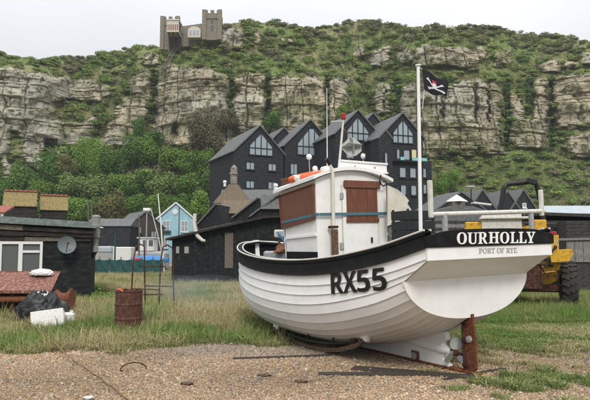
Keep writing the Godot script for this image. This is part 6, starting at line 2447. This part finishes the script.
	part(ct, "bottom", cb, M["black_plastic"])
	var p0 := BL(391.0, 243.0, 2.3)
	var p1 := BL(390.0, 218.5, 2.42)
	var lp := MB.new()
	lp.bar(Vector3(2.25, 1.08, p0.z), p1, 0.11, 0.02, Vector3.RIGHT)
	var lo := single("loose_plank", lp, M["old_wood"], "grey weathered plank leaning against the wheelhouse after wall", "plank")
	lo.transform = boat.transform
	var rp := []
	for i in 46:
		var a := i * 0.62
		rp.append(Vector3(2.15 + cos(a) * (0.10 + 0.02 * sin(i * 1.7)), 1.10 + i * 0.0125, BL(393.0, 240.0, 2.15).z + sin(a) * (0.11 + 0.02 * cos(i * 2.3))))
	var rpm := MB.new()
	rpm.tube(rp, 0.018, 6)
	var ro := single("rope_coil", rpm, M["rope_blue"], "blue rope coil lying beside the leaning plank on deck", "rope")
	ro.transform = boat.transform
	# foredeck: raised hatch, net heap and anchor winch
	var hm := MB.new()
	hm.box(B(4.75, -0.05, 1.38), Vector3(0.95, 0.58, 1.1), Basis(Vector3.RIGHT, 0.05), 0.04)
	part(boat, "fore_hatch", hm, M["grey_hull"])
	var net := MB.new()
	var nr := []
	for i in 9:
		var row := []
		for j in 17:
			var a := TAU * j / 16.0
			var r := sin(PI * 0.5 * (1.0 - i / 8.0)) * 0.34 * (1.0 + 0.15 * sin(a * 3.0 + i))
			row.append(Vector3(cos(a) * r, 0.20 * sin(PI * 0.5 * i / 8.0) + 0.02 * sin(a * 5.0 + i * 2.0), sin(a) * r))
		nr.append(row)
	net.sheet(nr, true)
	var no := single("net_heap", net, M["orange_brown"], "orange brown net heap on the foredeck hatch", "net")
	no.transform = boat.transform * Transform3D(Basis(), B(4.45, 0.25, 1.66))
	var ac := BL(279.0, 236.0, 5.3)
	var wn := MB.new()
	var wpst := MB.new()
	wpst.tube([Vector3(ac.x, 1.1, ac.z), ac], 0.03, 8)
	part(boat, "winch_post", wpst, M["brown_timber"])
	wn.box(ac + Vector3(0, 0.05, 0), Vector3(0.16, 0.17, 0.20), Basis(Vector3.UP, 0.5), 0.03)
	part(boat, "anchor_winch", wn, M["white_plastic"])
	var wr := MB.new()
	wr.tube([ac + Vector3(-0.08, 0.08, -0.08), ac + Vector3(-0.2, -0.12, 0.02), ac + Vector3(-0.35, -0.30, 0.05), ac + Vector3(-0.38, -0.5, 0.05)], 0.022, 6)
	part(boat, "mooring_rope", wr, M["rope_blue"])

func ArrayMesh_from(pm: PrimitiveMesh) -> ArrayMesh:
	var am := ArrayMesh.new()
	am.add_surface_from_arrays(Mesh.PRIMITIVE_TRIANGLES, pm.get_mesh_arrays())
	return am

func build_flag(f1: Vector3) -> void:
	var org := boat.transform * f1
	var t := thing("pirate_flag", "black flag with white crossed bones and red mark on the boat's staff", "flag", org)
	var sc := -org.z / FOCAL
	# corners of the flying cloth, metres right and up of the truck
	var c00 := Vector2(3.6, -3.5) * sc      # hoist top
	var c01 := Vector2(5.2, -25.0) * sc     # hoist foot
	var c10 := Vector2(29.0, -17.5) * sc    # fly top
	var c11 := Vector2(28.0, -33.0) * sc    # fly foot
	var at := func(x: float, y: float) -> Vector3:
		var p := c00.lerp(c10, x).lerp(c01.lerp(c11, x), y)
		p.y += sc * 2.2 * sin(PI * x) * (0.6 - y)
		return Vector3(p.x, p.y, 0.07 * sin(x * 8.0 + y * 1.6) * (0.3 + x) + 0.02)
	var rows := []
	for i in 15:
		var r := []
		for j in 25: r.append(at.call(j / 24.0, i / 14.0))
		rows.append(r)
	var mb := MB.new()
	mb.sheet(rows, true)
	var cloth := part(t, "cloth", mb, M["flag_black"])
	# crossed bones laid on the weave
	var bone := func(x0: float, y0: float, x1: float, y1: float, w: float) -> MB:
		var b := MB.new()
		var dx := x1 - x0
		var dy := y1 - y0
		var l := sqrt(dx * dx + dy * dy)
		var nx := -dy / l * w
		var ny := dx / l * w
		var left := []
		var right := []
		for i in 13:
			var s := i / 12.0
			var e := 1.0 + 1.0 * pow(absf(s * 2.0 - 1.0), 6.0)
			left.append(at.call(x0 + dx * s + nx * e, y0 + dy * s + ny * e) + Vector3(0, 0, 0.006))
			right.append(at.call(x0 + dx * s - nx * e, y0 + dy * s - ny * e) + Vector3(0, 0, 0.006))
		b.sheet([left, right], false)
		return b
	part(cloth, "crossed_bone", bone.call(0.16, 0.36, 0.86, 0.86, 0.035), M["flag_white"])
	part(cloth, "crossed_bone", bone.call(0.20, 0.80, 0.80, 0.42, 0.035), M["flag_white"])
	var disc := func(x: float, y: float, rx: float, ry: float) -> MB:
		var b := MB.new()
		for i in 14:
			var a := TAU * i / 14.0
			var a2 := TAU * (i + 1) / 14.0
			b.tri(at.call(x, y) + Vector3(0, 0, 0.010), at.call(x + rx * cos(a), y + ry * sin(a)) + Vector3(0, 0, 0.010), at.call(x + rx * cos(a2), y + ry * sin(a2)) + Vector3(0, 0, 0.010))
		return b
	part(cloth, "skull", disc.call(0.50, 0.46, 0.085, 0.11), M["flag_white"])
	part(cloth, "red_scarf", disc.call(0.50, 0.33, 0.11, 0.075), M["flag_red"])
	var hl := MB.new()
	hl.tube([Vector3(0.02, -0.02, 0.02), at.call(0.0, 0.0)], 0.006, 5)
	hl.tube([at.call(0.0, 1.0), Vector3(0.05, c01.y - 0.3, 0.02)], 0.006, 5)
	part(t, "halyard", hl, M["flag_white"])

# ================================================================ things on the beach
func build_foreground() -> void:
	# --- rusty oil drum
	var d := 12.6
	var t := thing("oil_drum", "rusty brown oil drum with scorched flaking foot standing in the grass", "drum", G(130, d) + Vector3(0, -0.02, 0))
	var mb := MB.new()
	var prof := [Vector2(0.272, 0.0), Vector2(0.283, 0.01), Vector2(0.283, 0.03)]
	for ring in [0.30, 0.59]:
		prof.append(Vector2(0.277, ring - 0.03)); prof.append(Vector2(0.286, ring - 0.008)); prof.append(Vector2(0.286, ring + 0.008)); prof.append(Vector2(0.277, ring + 0.03))
	prof.append_array([Vector2(0.277, 0.84), Vector2(0.287, 0.855), Vector2(0.287, 0.87), Vector2(0.272, 0.875), Vector2(0.268, 0.86), Vector2(0.265, 0.3), Vector2(0.0, 0.29)])
	mb.lathe(prof, Vector3.ZERO, Vector3.UP, 40)
	part(t, "shell", mb, M["drum_rust"])
	var am := MB.new()
	for i in 26:
		var a := i * 2.4
		var r := 0.24 * sqrt(i / 26.0)
		am.box(Vector3(cos(a) * r, 0.80 + 0.07 * h1(i), sin(a) * r), Vector3(0.09, 0.05, 0.06), Basis(Vector3(h1(i), 1, 0.3).normalized(), a), 0.01)
	part(t, "burnt_scrap", am, M["dark_rust"])
	var em := MB.new()
	em.box(Vector3(-0.18, 0.89, 0.10), Vector3(0.09, 0.05, 0.07), Basis(Vector3.UP, 0.4), 0.015)
	em.box(Vector3(-0.10, 0.88, 0.16), Vector3(0.06, 0.04, 0.05), Basis(Vector3.UP, 1.4), 0.01)
	part(t, "orange_scrap", em, M["orange_cloth"])
	# --- rusty rack of bent tubes
	var rd := 16.5
	var ro := G(152, rd)
	var rk := thing("rusty_rack", "rusty tube rack of upright hoops standing behind the oil drum", "rack", ro)
	var RP := func(px: float, py: float, z := 0.0) -> Vector3: return P(px, py, rd) - ro + Vector3(0, 0, z)
	for q in [[[134.0, 303.0, 0.35], [136.0, 262.0, 0.30], [138.0, 246.0, 0.2], [140.0, 244.0, 0.0], [142.5, 246.5, -0.2], [142.5, 309.0, -0.3]], [[161.5, 310.5, 0.35], [163.0, 262.0, 0.3], [164.5, 247.0, 0.2], [167.5, 245.0, 0.0], [171.0, 248.0, -0.2], [172.0, 308.0, -0.3]]]:
		var hm := MB.new()
		var pts := []
		for w in q:
			var g: Vector3 = RP.call(w[0], w[1], w[2])
			if w[1] > 300: g.y = -0.02
			pts.append(g)
		hm.tube(pts, 0.021, 8)
		part(rk, "hoop", hm, M["dark_rust"])
	for q in [[142.5, 286.5, 172.0, 287.0, -0.25], [143.0, 294.5, 162.5, 294.5, 0.0], [135.0, 288.0, 162.0, 289.0, 0.3], [138.0, 266.0, 165.0, 266.5, 0.0]]:
		var hm := MB.new()
		hm.tube([RP.call(q[0], q[1], q[4]), RP.call(q[2], q[3], q[4])], 0.017, 8)
		part(rk, "rail", hm, M["dark_rust"])
	# --- rusted winch house at the left
	var wd := 14.6
	var wo := G(30, wd)
	var wt := thing("winch_house", "rusted winch under a red brown sheet iron hood", "winch", wo)
	var WP := func(px: float, py: float, z := 0.0) -> Vector3: return P(px, py, wd) - wo + Vector3(0, 0, z)
	var a0: Vector3 = WP.call(-45.0, 272.5)
	var a1: Vector3 = WP.call(56.0, 272.5)
	var a2: Vector3 = WP.call(60.0, 289.5)
	var a3: Vector3 = WP.call(-45.0, 289.5)
	# hood of ribbed sheets
	var n := 7
	for i in n:
		var rows := []
		for j in 4:
			var f := j / 3.0
			var row := []
			for k in 9:
				var x := (i + k / 8.0) / n
				var p := a0.lerp(a1, x).lerp(a3.lerp(a2, x), f)
				p.z = -0.25 + 0.75 * f + 0.006 * sin(k / 8.0 * TAU)
				row.append(p)
			rows.append(row)
		var hm := MB.new()
		hm.sheet(rows, true)
		part(wt, "hood_sheet", hm, M["red_rust_sheet"])
	var hb := MB.new()
	hb.bar(Vector3(a3.x, a3.y - 0.02, 0.5), Vector3(a2.x, a2.y - 0.02, 0.5), 0.05, 0.07, Vector3.UP)
	hb.bar(Vector3(a0.x, a0.y, -0.28), Vector3(a1.x, a1.y, -0.28), 0.06, 0.05, Vector3.UP)
	part(wt, "hood_edge", hb, M["red_rust_sheet"])
	# body planks in shade under the hood
	for i in 11:
		var x := lerpf(a3.x, a2.x - 0.2, (i + 0.5) / 11.0)
		var pm := MB.new()
		pm.box(Vector3(x, a3.y / 2 + 0.02, -0.15), Vector3(0.2, a3.y, 0.04), Basis(), 0.005)
		part(wt, "plank", pm, M["red_timber"])
	for px in [-20.0, 20.0, 52.0]:
		var pm := MB.new()
		var p: Vector3 = WP.call(px, 290.0)
		pm.box(Vector3(p.x, a3.y / 2, 0.35), Vector3(0.1, a3.y, 0.1), Basis(), 0.01)
		part(wt, "post", pm, M["dark_rust"])
	var sm := MB.new()
	var s0: Vector3 = WP.call(-40.0, 299.0, 0.42)
	var s1: Vector3 = WP.call(70.0, 297.5, 0.42)
	sm.tube([s0, s1], 0.075, 14)
	part(wt, "shaft", sm, M["rust"])
	var bm := MB.new()
	var sx: Vector3 = WP.call(62.5, 297.5, 0.42)
	bm.lathe([Vector2(0.0, 0.0), Vector2(0.20, 0.0), Vector2(0.22, 0.03), Vector2(0.16, 0.09), Vector2(0.13, 0.19), Vector2(0.16, 0.29), Vector2(0.245, 0.36), Vector2(0.245, 0.39), Vector2(0.0, 0.385)], sx, Vector3.RIGHT, 28)
	part(wt, "warping_drum", bm, M["rust"])
	var fm := MB.new()
	fm.box(Vector3((a3.x + a2.x) / 2, 0.06, 0.1), Vector3(a2.x - a3.x, 0.14, 0.9), Basis(), 0.01)
	part(wt, "sole_timber", fm, M["dark_timber"])
	# --- white sack on the hood
	lump("plastic_sack", "white plastic sack slumped on top of the rusty hood", "sack", P(41.5, 274.0, 14.7) + Vector3(0, -0.03, 0), Vector3(0.27, 0.11, 0.16), M["white_plastic"], 11, 0.25)
	# --- black plastic heap in front
	lump("plastic_sheet", "crumpled black plastic sheet heaped against the winch", "plastic sheet", G(44, 13.5) + Vector3(0, 0.0, 0), Vector3(0.50, 0.52, 0.34), M["black_plastic"], 12, 0.42)
	lump("plastic_sack", "crumpled pale sack on the black plastic heap", "sack", P(43.0, 296.5, 13.5), Vector3(0.15, 0.09, 0.12), M["white_plastic"], 13, 0.3)
	# --- white foam box, tipped
	var bt := thing("fish_box", "dirty white fish box tipped on its side in the grass", "box", G(51.5, 12.75))
	bt.rotation = Vector3(deg_to_rad(-14), deg_to_rad(14), deg_to_rad(7))
	var b0 := MB.new()
	b0.box(Vector3(0, 0.21, -0.16), Vector3(0.64, 0.40, 0.06), Basis(), 0.02)
	for s in [-1, 1]: b0.box(Vector3(s * 0.30, 0.21, 0.0 - 0.02), Vector3(0.04, 0.40, 0.27), Basis(), 0.012)
	b0.box(Vector3(0, 0.40, -0.02), Vector3(0.56, 0.035, 0.27), Basis(), 0.012)
	b0.box(Vector3(0, 0.02, -0.02), Vector3(0.56, 0.035, 0.27), Basis(), 0.012)
	part(bt, "shell", b0, M["white_plastic"])
	var b1 := MB.new()
	b1.box(Vector3(0, 0.21, 0.12), Vector3(0.655, 0.415, 0.03), Basis(), 0.012)
	part(bt, "lid", b1, M["white_plastic"])
	var c0 := thing("plastic_can", "small white can with yellow foot beside the white fish box", "can", G(70.5, 13.2))
	var c1 := MB.new()
	c1.box(Vector3(0, 0.20, 0), Vector3(0.26, 0.26, 0.18), Basis(), 0.04)
	c1.lathe([Vector2(0.04, 0.32), Vector2(0.04, 0.37), Vector2(0.0, 0.375)], Vector3(0.07, 0, 0), Vector3.UP, 12)
	part(c0, "body", c1, M["white_plastic"])
	var c2 := MB.new()
	c2.box(Vector3(0.01, 0.05, 0.01), Vector3(0.28, 0.12, 0.2), Basis(), 0.02)
	part(c0, "foot", c2, M["yellow_plastic"])
	# --- hauling wire from the winch across the shingle
	var wm := MB.new()
	var pts := []
	for q in [[24.0, 314.0, 0.24], [40.0, 326.5, 0.21], [55.0, 339.5, 0.16], [75.0, 356.0, 0.06], [98.0, 371.0, 0.03], [120.0, 386.0, 0.03], [138.0, 401.0, 0.03], [150.0, 413.0, 0.03]]:
		var dd: float = (EYE - q[2]) * FOCAL / (q[1] - 250.0)
		var g := P(q[0], 250.0, dd)
		pts.append(Vector3(g.x, q[2] + (ground_y(g.x, g.z) if q[2] < 0.1 else 0.0), g.z))
	var fine := []
	for i in pts.size() - 1:
		for k in 6: fine.append(pts[i].lerp(pts[i + 1], k / 6.0) + Vector3(0.012 * sin(i * 3.0 + k * 1.4), 0.004 * sin(k * 2.0 + i), 0))
	fine.append(pts[-1])
	wm.tube(fine, 0.009, 7)
	single("hauling_rope", wm, M["rope_brown"], "tan hauling rope running from the winch over grass and shingle", "rope")
	# --- sleepers and skids on the shingle by the boat
	var beams := [
		[234.0, 357.5, 330.0, 353.5, 0.10, 0.05, "dark_timber", "long dark skid timber lying under the boat's bow"],
		[318.0, 372.0, 420.0, 372.0, 0.16, 0.05, "dark_timber", "half buried dark timber between forefoot and rudder"],
		[352.0, 366.0, 470.0, 375.0, 0.22, 0.06, "dark_timber", "broad greased skid timber lying below the keel"],
		[290.0, 383.0, 345.0, 371.5, 0.03, 0.02, "dark_timber", "thin dark stick on the shingle below the bow"],
		[255.0, 381.0, 265.0, 371.0, 0.05, 0.03, "old_wood", "short grey wood chip standing out of the shingle"],
		[441.0, 377.0, 500.0, 366.0, 0.10, 0.03, "dark_timber", "dark board lying behind the rudder"],
	]
	for q in beams:
		var da: float = 1006.0 / (q[1] - 250.0)
		var db: float = 1006.0 / (q[3] - 250.0)
		var a := G(q[0], da)
		var b := G(q[2], db)
		a.y = ground_y(a.x, a.z) + 0.002
		b.y = ground_y(b.x, b.z) + 0.002
		var bmh := MB.new()
		var steps := 5
		for i in steps:
			var p := a.lerp(b, i / float(steps))
			var r := a.lerp(b, (i + 1) / float(steps))
			bmh.bar(p, r + (r - p) * 0.04, q[4] * (0.85 + 0.3 * h1(i + q[0])), q[5], Vector3.UP, 0.006)
		single("skid_timber", bmh, M[q[6]], q[7], "timber", Vector3.ZERO, "timbers on the shingle")
	# bent wire loop and dark scraps
	var lw := MB.new()
	var lp := []
	for i in 14:
		var an := lerpf(-0.4, 3.8, i / 13.0)
		lp.append(Vector3(cos(an) * 0.17, 0.03 + 0.10 * maxf(0.0, sin(an)), -0.06 * cos(an)))
	lw.tube(lp, 0.009, 6)
	single("wire_loop", lw, M["dark_rust"], "bent rusty wire loop lying on the open shingle", "wire", G(136, 1006.0 / 119.0))
	var scraps := [[188.0, 382.0, 0.09, "dark scrap of rope on shingle midway to the boat"], [264.0, 374.0, 0.10, "dark scrap of net beside the short wood chip"], [300.0, 380.0, 0.09, "dark scrap of rope by the thin stick"], [92.0, 396.0, 0.07, "pale shell fragment near the hauling rope"]]
	for q in scraps:
		var g := G(q[0], 1006.0 / (q[1] - 250.0))
		var pm := MB.new()
		var pp := []
		for i in 16: pp.append(Vector3(sin(i * 1.9) * q[2] * (0.5 + 0.5 * h1(i)), 0.02 + 0.02 * h1(i * 3.0), cos(i * 1.3) * q[2] * 0.6))
		pm.tube(pp, 0.011, 5)
		single("rope_scrap", pm, M["white_plastic"] if q[2] < 0.08 else M["brown_timber"], q[3], "rope", g, "scraps on the shingle")
	# stones and litter in the right hand grass
	for q in [[554.0, 337.0, 0.09], [527.0, 331.5, 0.10]]:
		lump("pale_stone", ["pale stone in the thin grass right of the rudder", "pale crumpled litter in the grass below the loader"][0 if q[0] > 540 else 1], "stone" if q[0] > 540 else "litter", G(q[0], 1006.0 / (q[1] - 250.0)), Vector3(q[2], q[2] * 0.5, q[2]), M["white_plastic"], int(q[0]), 0.3)

func lump(called: String, label: String, category: String, at: Vector3, r: Vector3, m: Material, sd: int, rough: float) -> void:
	# crumpled heap: folded sphere resting on its flat underside
	var nz := FastNoiseLite.new()
	nz.seed = sd
	nz.frequency = 1.0
	nz.fractal_octaves = 3
	nz.fractal_type = FastNoiseLite.FRACTAL_RIDGED
	var rows := []
	for i in 25:
		var a := PI * i / 24.0
		var row := []
		for j in 41:
			var b := TAU * (j % 40) / 40.0
			var dv := Vector3(sin(a) * cos(b), cos(a), sin(a) * sin(b))
			var k := 1.0 + rough * (nz.get_noise_3dv(dv * 1.6) * 0.8 - 0.1) + rough * 0.25 * nz.get_noise_3dv(dv * 4.0)
			var p := dv * k * r
			p.y = maxf(p.y, -r.y * 0.35) + r.y * 0.34
			row.append(p)
		rows.append(row)
	var mb := MB.new()
	mb.sheet(rows, true)
	single(called, mb, m, label, category, at)

# ================================================================ grass
func tuft(sd: int, blades: int, spread: float, high: float, bend: float) -> ArrayMesh:
	var r := RandomNumberGenerator.new()
	r.seed = sd
	var mb := MB.new()
	for i in blades:
		var a := r.randf() * TAU
		var p := Vector3(cos(a), 0, sin(a)) * spread * sqrt(r.randf())
		var dirv := Vector3(r.randfn(), 0, r.randfn()) * bend
		var h := high * r.randf_range(0.45, 1.1)
		var w := 0.006 * r.randf_range(0.7, 1.4)
		var sd2 := Vector3(cos(a * 7.0), 0, sin(a * 7.0)) * w
		mb.col = Color.WHITE * r.randf_range(0.7, 1.2)
		mb.col.a = 1.0
		var m := p + dirv * h * 0.35 + Vector3(0, h * 0.6, 0)
		var e := p + dirv * h + Vector3(0, h * (1.0 - 0.25 * dirv.length()), 0)
		mb.quad(p - sd2, m - sd2 * 0.8, m + sd2 * 0.8, p + sd2)
		mb.tri(m - sd2 * 0.8, e, m + sd2 * 0.8)
	return mb.mesh()

func build_grass() -> void:
	var kinds := [tuft(1, 30, 0.10, 0.13, 0.6), tuft(2, 26, 0.12, 0.23, 0.5), tuft(3, 16, 0.10, 0.36, 0.38), tuft(4, 34, 0.09, 0.07, 0.9)]
	var xf := [[], [], [], []]
	var cl := [PackedColorArray(), PackedColorArray(), PackedColorArray(), PackedColorArray()]
	var r := RandomNumberGenerator.new()
	r.seed = 404
	var put := 0
	for k in 160000:
		var d := 6.0 + 38.0 * pow(r.randf(), 1.7)
		var half := d * 0.53 + 1.0
		var x := r.randf_range(-half, half)
		var t := turf(x, -d)
		if r.randf() > t * t * (1.0 if d > 9.9 or x < 1.4 else 0.55): continue
		# not under the boat's keel or the hut
		if d > 20.4 and x < -6.9 and d < 24.5: continue
		if d > 29.8 and d < 35.0 and x > -6.4 and x < 1.0: continue
		var w := gn.get_noise_2d(x * 14.0 + 55.0, d * 14.0)
		var w2 := gn.get_noise_2d(x * 4.0 - 20.0, d * 6.0 + 80.0)
		var straw := clampf(0.56 + w * 0.9 + w2 * 0.7 + r.randfn() * 0.22, 0.0, 1.0)
		var right := smoothstep(2.5, 4.0, x)
		straw = lerpf(straw, clampf(straw - 0.24 + 0.25 * (1.0 - smoothstep(8.5, 11.5, d)), 0, 1), right)
		var kind := 0
		if x > 1.2 and d < 10.8:
			kind = 3 if r.randf() < 0.75 else 0
			straw = clampf(straw + 0.12, 0.0, 1.0)
		elif right > 0.5:
			kind = (3 if r.randf() < 0.6 else 0) if t < 0.75 or d < 11.5 else (0 if d < 13.5 else 1)
			if d > 14.0 and r.randf() < 0.4: kind = 2
		else:
			kind = 0 if (d < 12.5 and r.randf() < 0.62) or r.randf() < 0.4 else (1 if r.randf() < 0.7 else 2)
			if r.randf() < 0.15: kind = 3
		var g := Color(0.16, 0.225, 0.058).lerp(Color(0.42, 0.36, 0.20), straw * straw * (3.0 - 2.0 * straw))
		if w < -0.2: g = g.lerp(Color(0.13, 0.225, 0.055), 0.4)
		g *= r.randf_range(0.75, 1.25)
		g.a = 1.0
		var s := r.randf_range(0.65, 1.15) * (1.0 if d < 20.0 else 0.8) * (0.8 + 0.5 * clampf(w2 + 0.5, 0.0, 1.0))
		var b := Basis(Vector3.UP, r.randf() * TAU).scaled(Vector3(s, s * r.randf_range(0.7, 1.1), s))
		xf[kind].append(Transform3D(b, Vector3(x, ground_y(x, -d) - 0.01 if d < 24.0 else 0.0, -d)))
		cl[kind].append(g)
		put += 1
	for k in 4:
		var o := bits("grass", kinds[k], M["blade"], xf[k], cl[k])
		tag(o, ["short green and straw grass edging the shingle", "knee high mixed grass behind the shingle", "tall seeding grass among the huts and loader", "low creeping grass and weeds thinly covering the shingle"][k], "grass", "", "stuff")
	# broad leaved weeds by the hut corner
	var lm := leaf_clump(31, 90, 0.16, 1.1)
	var i := 0
	for q in [[100.0, 297.0, 0.30, "leafy weed clump at the corner of the black hut"], [108.0, 301.0, 0.26, "leafy weed clump right of the hut corner"], [97.0, 270.0, 0.36, "tall leafy weed climbing behind the hut corner"], [93.0, 303.0, 0.22, "low leafy weed clump between rusty drum and hut"], [165.0, 337.0, 0.20, "bright weed patch at the grass edge right of the drum"], [110.0, 312.0, 0.24, "leafy weed clump left of the oil drum"]]:
		var dd: float = 1006.0 / (q[1] - 250.0)
		var t := thing("weed_clump", q[3], "weed", G(q[0], minf(dd, 21.0)), i * 1.3, "leafy weeds")
		var m: StandardMaterial3D = M["leaf"].duplicate()
		m.albedo_color = lin(0.12, 0.22, 0.045)
		var o := part(t, "leaves", lm, m)
		o.scale = Vector3.ONE * q[2] * 1.2
		var sm := MB.new()
		sm.tube([Vector3(0, -0.02, 0), Vector3(0.02, q[2] * 0.9, 0.01)], [0.012, 0.006], 5)
		part(t, "stem", sm, M["bark"])
		i += 1

# ================================================================ shingle
func pebble_mesh(sd: int) -> ArrayMesh:
	var r := RandomNumberGenerator.new()
	r.seed = sd
	var a := r.randf_range(0.75, 1.0)
	var c := r.randf_range(0.65, 1.0)
	var rows := []
	for i in 5:
		var p := PI * i / 4.0
		var row := []
		for j in 8:
			var q := TAU * (j % 7) / 7.0
			var k := 1.0 + 0.14 * sin(q * 2.0 + sd) + 0.08 * cos(q * 3.0 + sd * 2.0)
			row.append(Vector3(sin(p) * cos(q) * a * k, cos(p) * 0.55, sin(p) * sin(q) * c * k))
		rows.append(row)
	var mb := MB.new()
	mb.sheet(rows, true)
	return mb.mesh()

func build_shingle() -> void:
	var ms := []
	var xf := []
	var cl := []
	for i in 4:
		ms.append(pebble_mesh(i + 1))
		xf.append([])
		cl.append(PackedColorArray())
	var r := RandomNumberGenerator.new()
	r.seed = 808
	var tones := [Color(0.41, 0.29, 0.18), Color(0.335, 0.22, 0.13), Color(0.46, 0.355, 0.24), Color(0.27, 0.185, 0.12), Color(0.52, 0.44, 0.34), Color(0.21, 0.18, 0.155), Color(0.41, 0.26, 0.145), Color(0.37, 0.285, 0.195)]
	for k in 240000:
		var d := 5.4 + 7.6 * pow(r.randf(), 1.25)
		var half := d * 0.52 + 0.4
		var x := r.randf_range(-half, half)
		var t := turf(x, -d)
		if r.randf() < t * 1.15: continue
		var s := 0.0085 + 0.0095 * pow(r.randf(), 2.6) + (0.015 if r.randf() < 0.012 else 0.0)
		s *= 1.0 + 0.25 * smoothstep(7.0, 11.0, d)
		var c: Color = tones[r.randi() % tones.size()]
		# greyer shingle along the upper edge before the boat
		var grey := smoothstep(0.0, 1.0, (d - 8.9) / 1.4) * smoothstep(-3.2, -1.6, x) * 0.65
		c = c.lerp(Color(0.22, 0.195, 0.17), grey)
		c *= r.randf_range(0.75, 1.2) * (0.97 + 0.35 * gn.get_noise_2d(x * 12.0 + 9.0, d * 12.0))
		c.a = 1.0
		var b := Basis.from_euler(Vector3(r.randfn() * 0.28, r.randf() * TAU, r.randfn() * 0.28)).scaled_local(Vector3(s, s, s))
		var i := r.randi() % 4
		xf[i].append(Transform3D(b, Vector3(x, ground_y(x, -d) + s * r.randf_range(0.0, 0.5), -d)))
		cl[i].append(c)
	for i in 4:
		var o := bits("shingle", ms[i], M["pebble"], xf[i], cl[i])
		tag(o, ["tan beach shingle of rounded pebbles", "flat oval beach pebbles in the shingle", "smooth flint pebbles in the shingle", "small mixed pebbles in the shingle"][i], "shingle", "", "stuff")

# ================================================================ smoke drifting from the drum
func build_smoke() -> void:
	var fm := FogMaterial.new()
	fm.density = 0.10
	fm.albedo = Color(0.80, 0.84, 0.90)
	for q in [[208.0, 291.0, 14.2, 2.2, 0.8, "thin blue smoke drifting over the grass right of the rusty rack"], [176.0, 287.0, 13.4, 1.5, 0.55, "thin blue smoke trailing from the oil drum"]]:
		var f := FogVolume.new()
		f.name = numbered("smoke")
		f.shape = RenderingServer.FOG_VOLUME_SHAPE_ELLIPSOID
		f.size = Vector3(q[3], q[4], 1.4)
		f.material = fm
		add_child(f)
		f.position = P(q[0], q[1], q[2])
		tag(f, q[5], "smoke", "", "stuff")
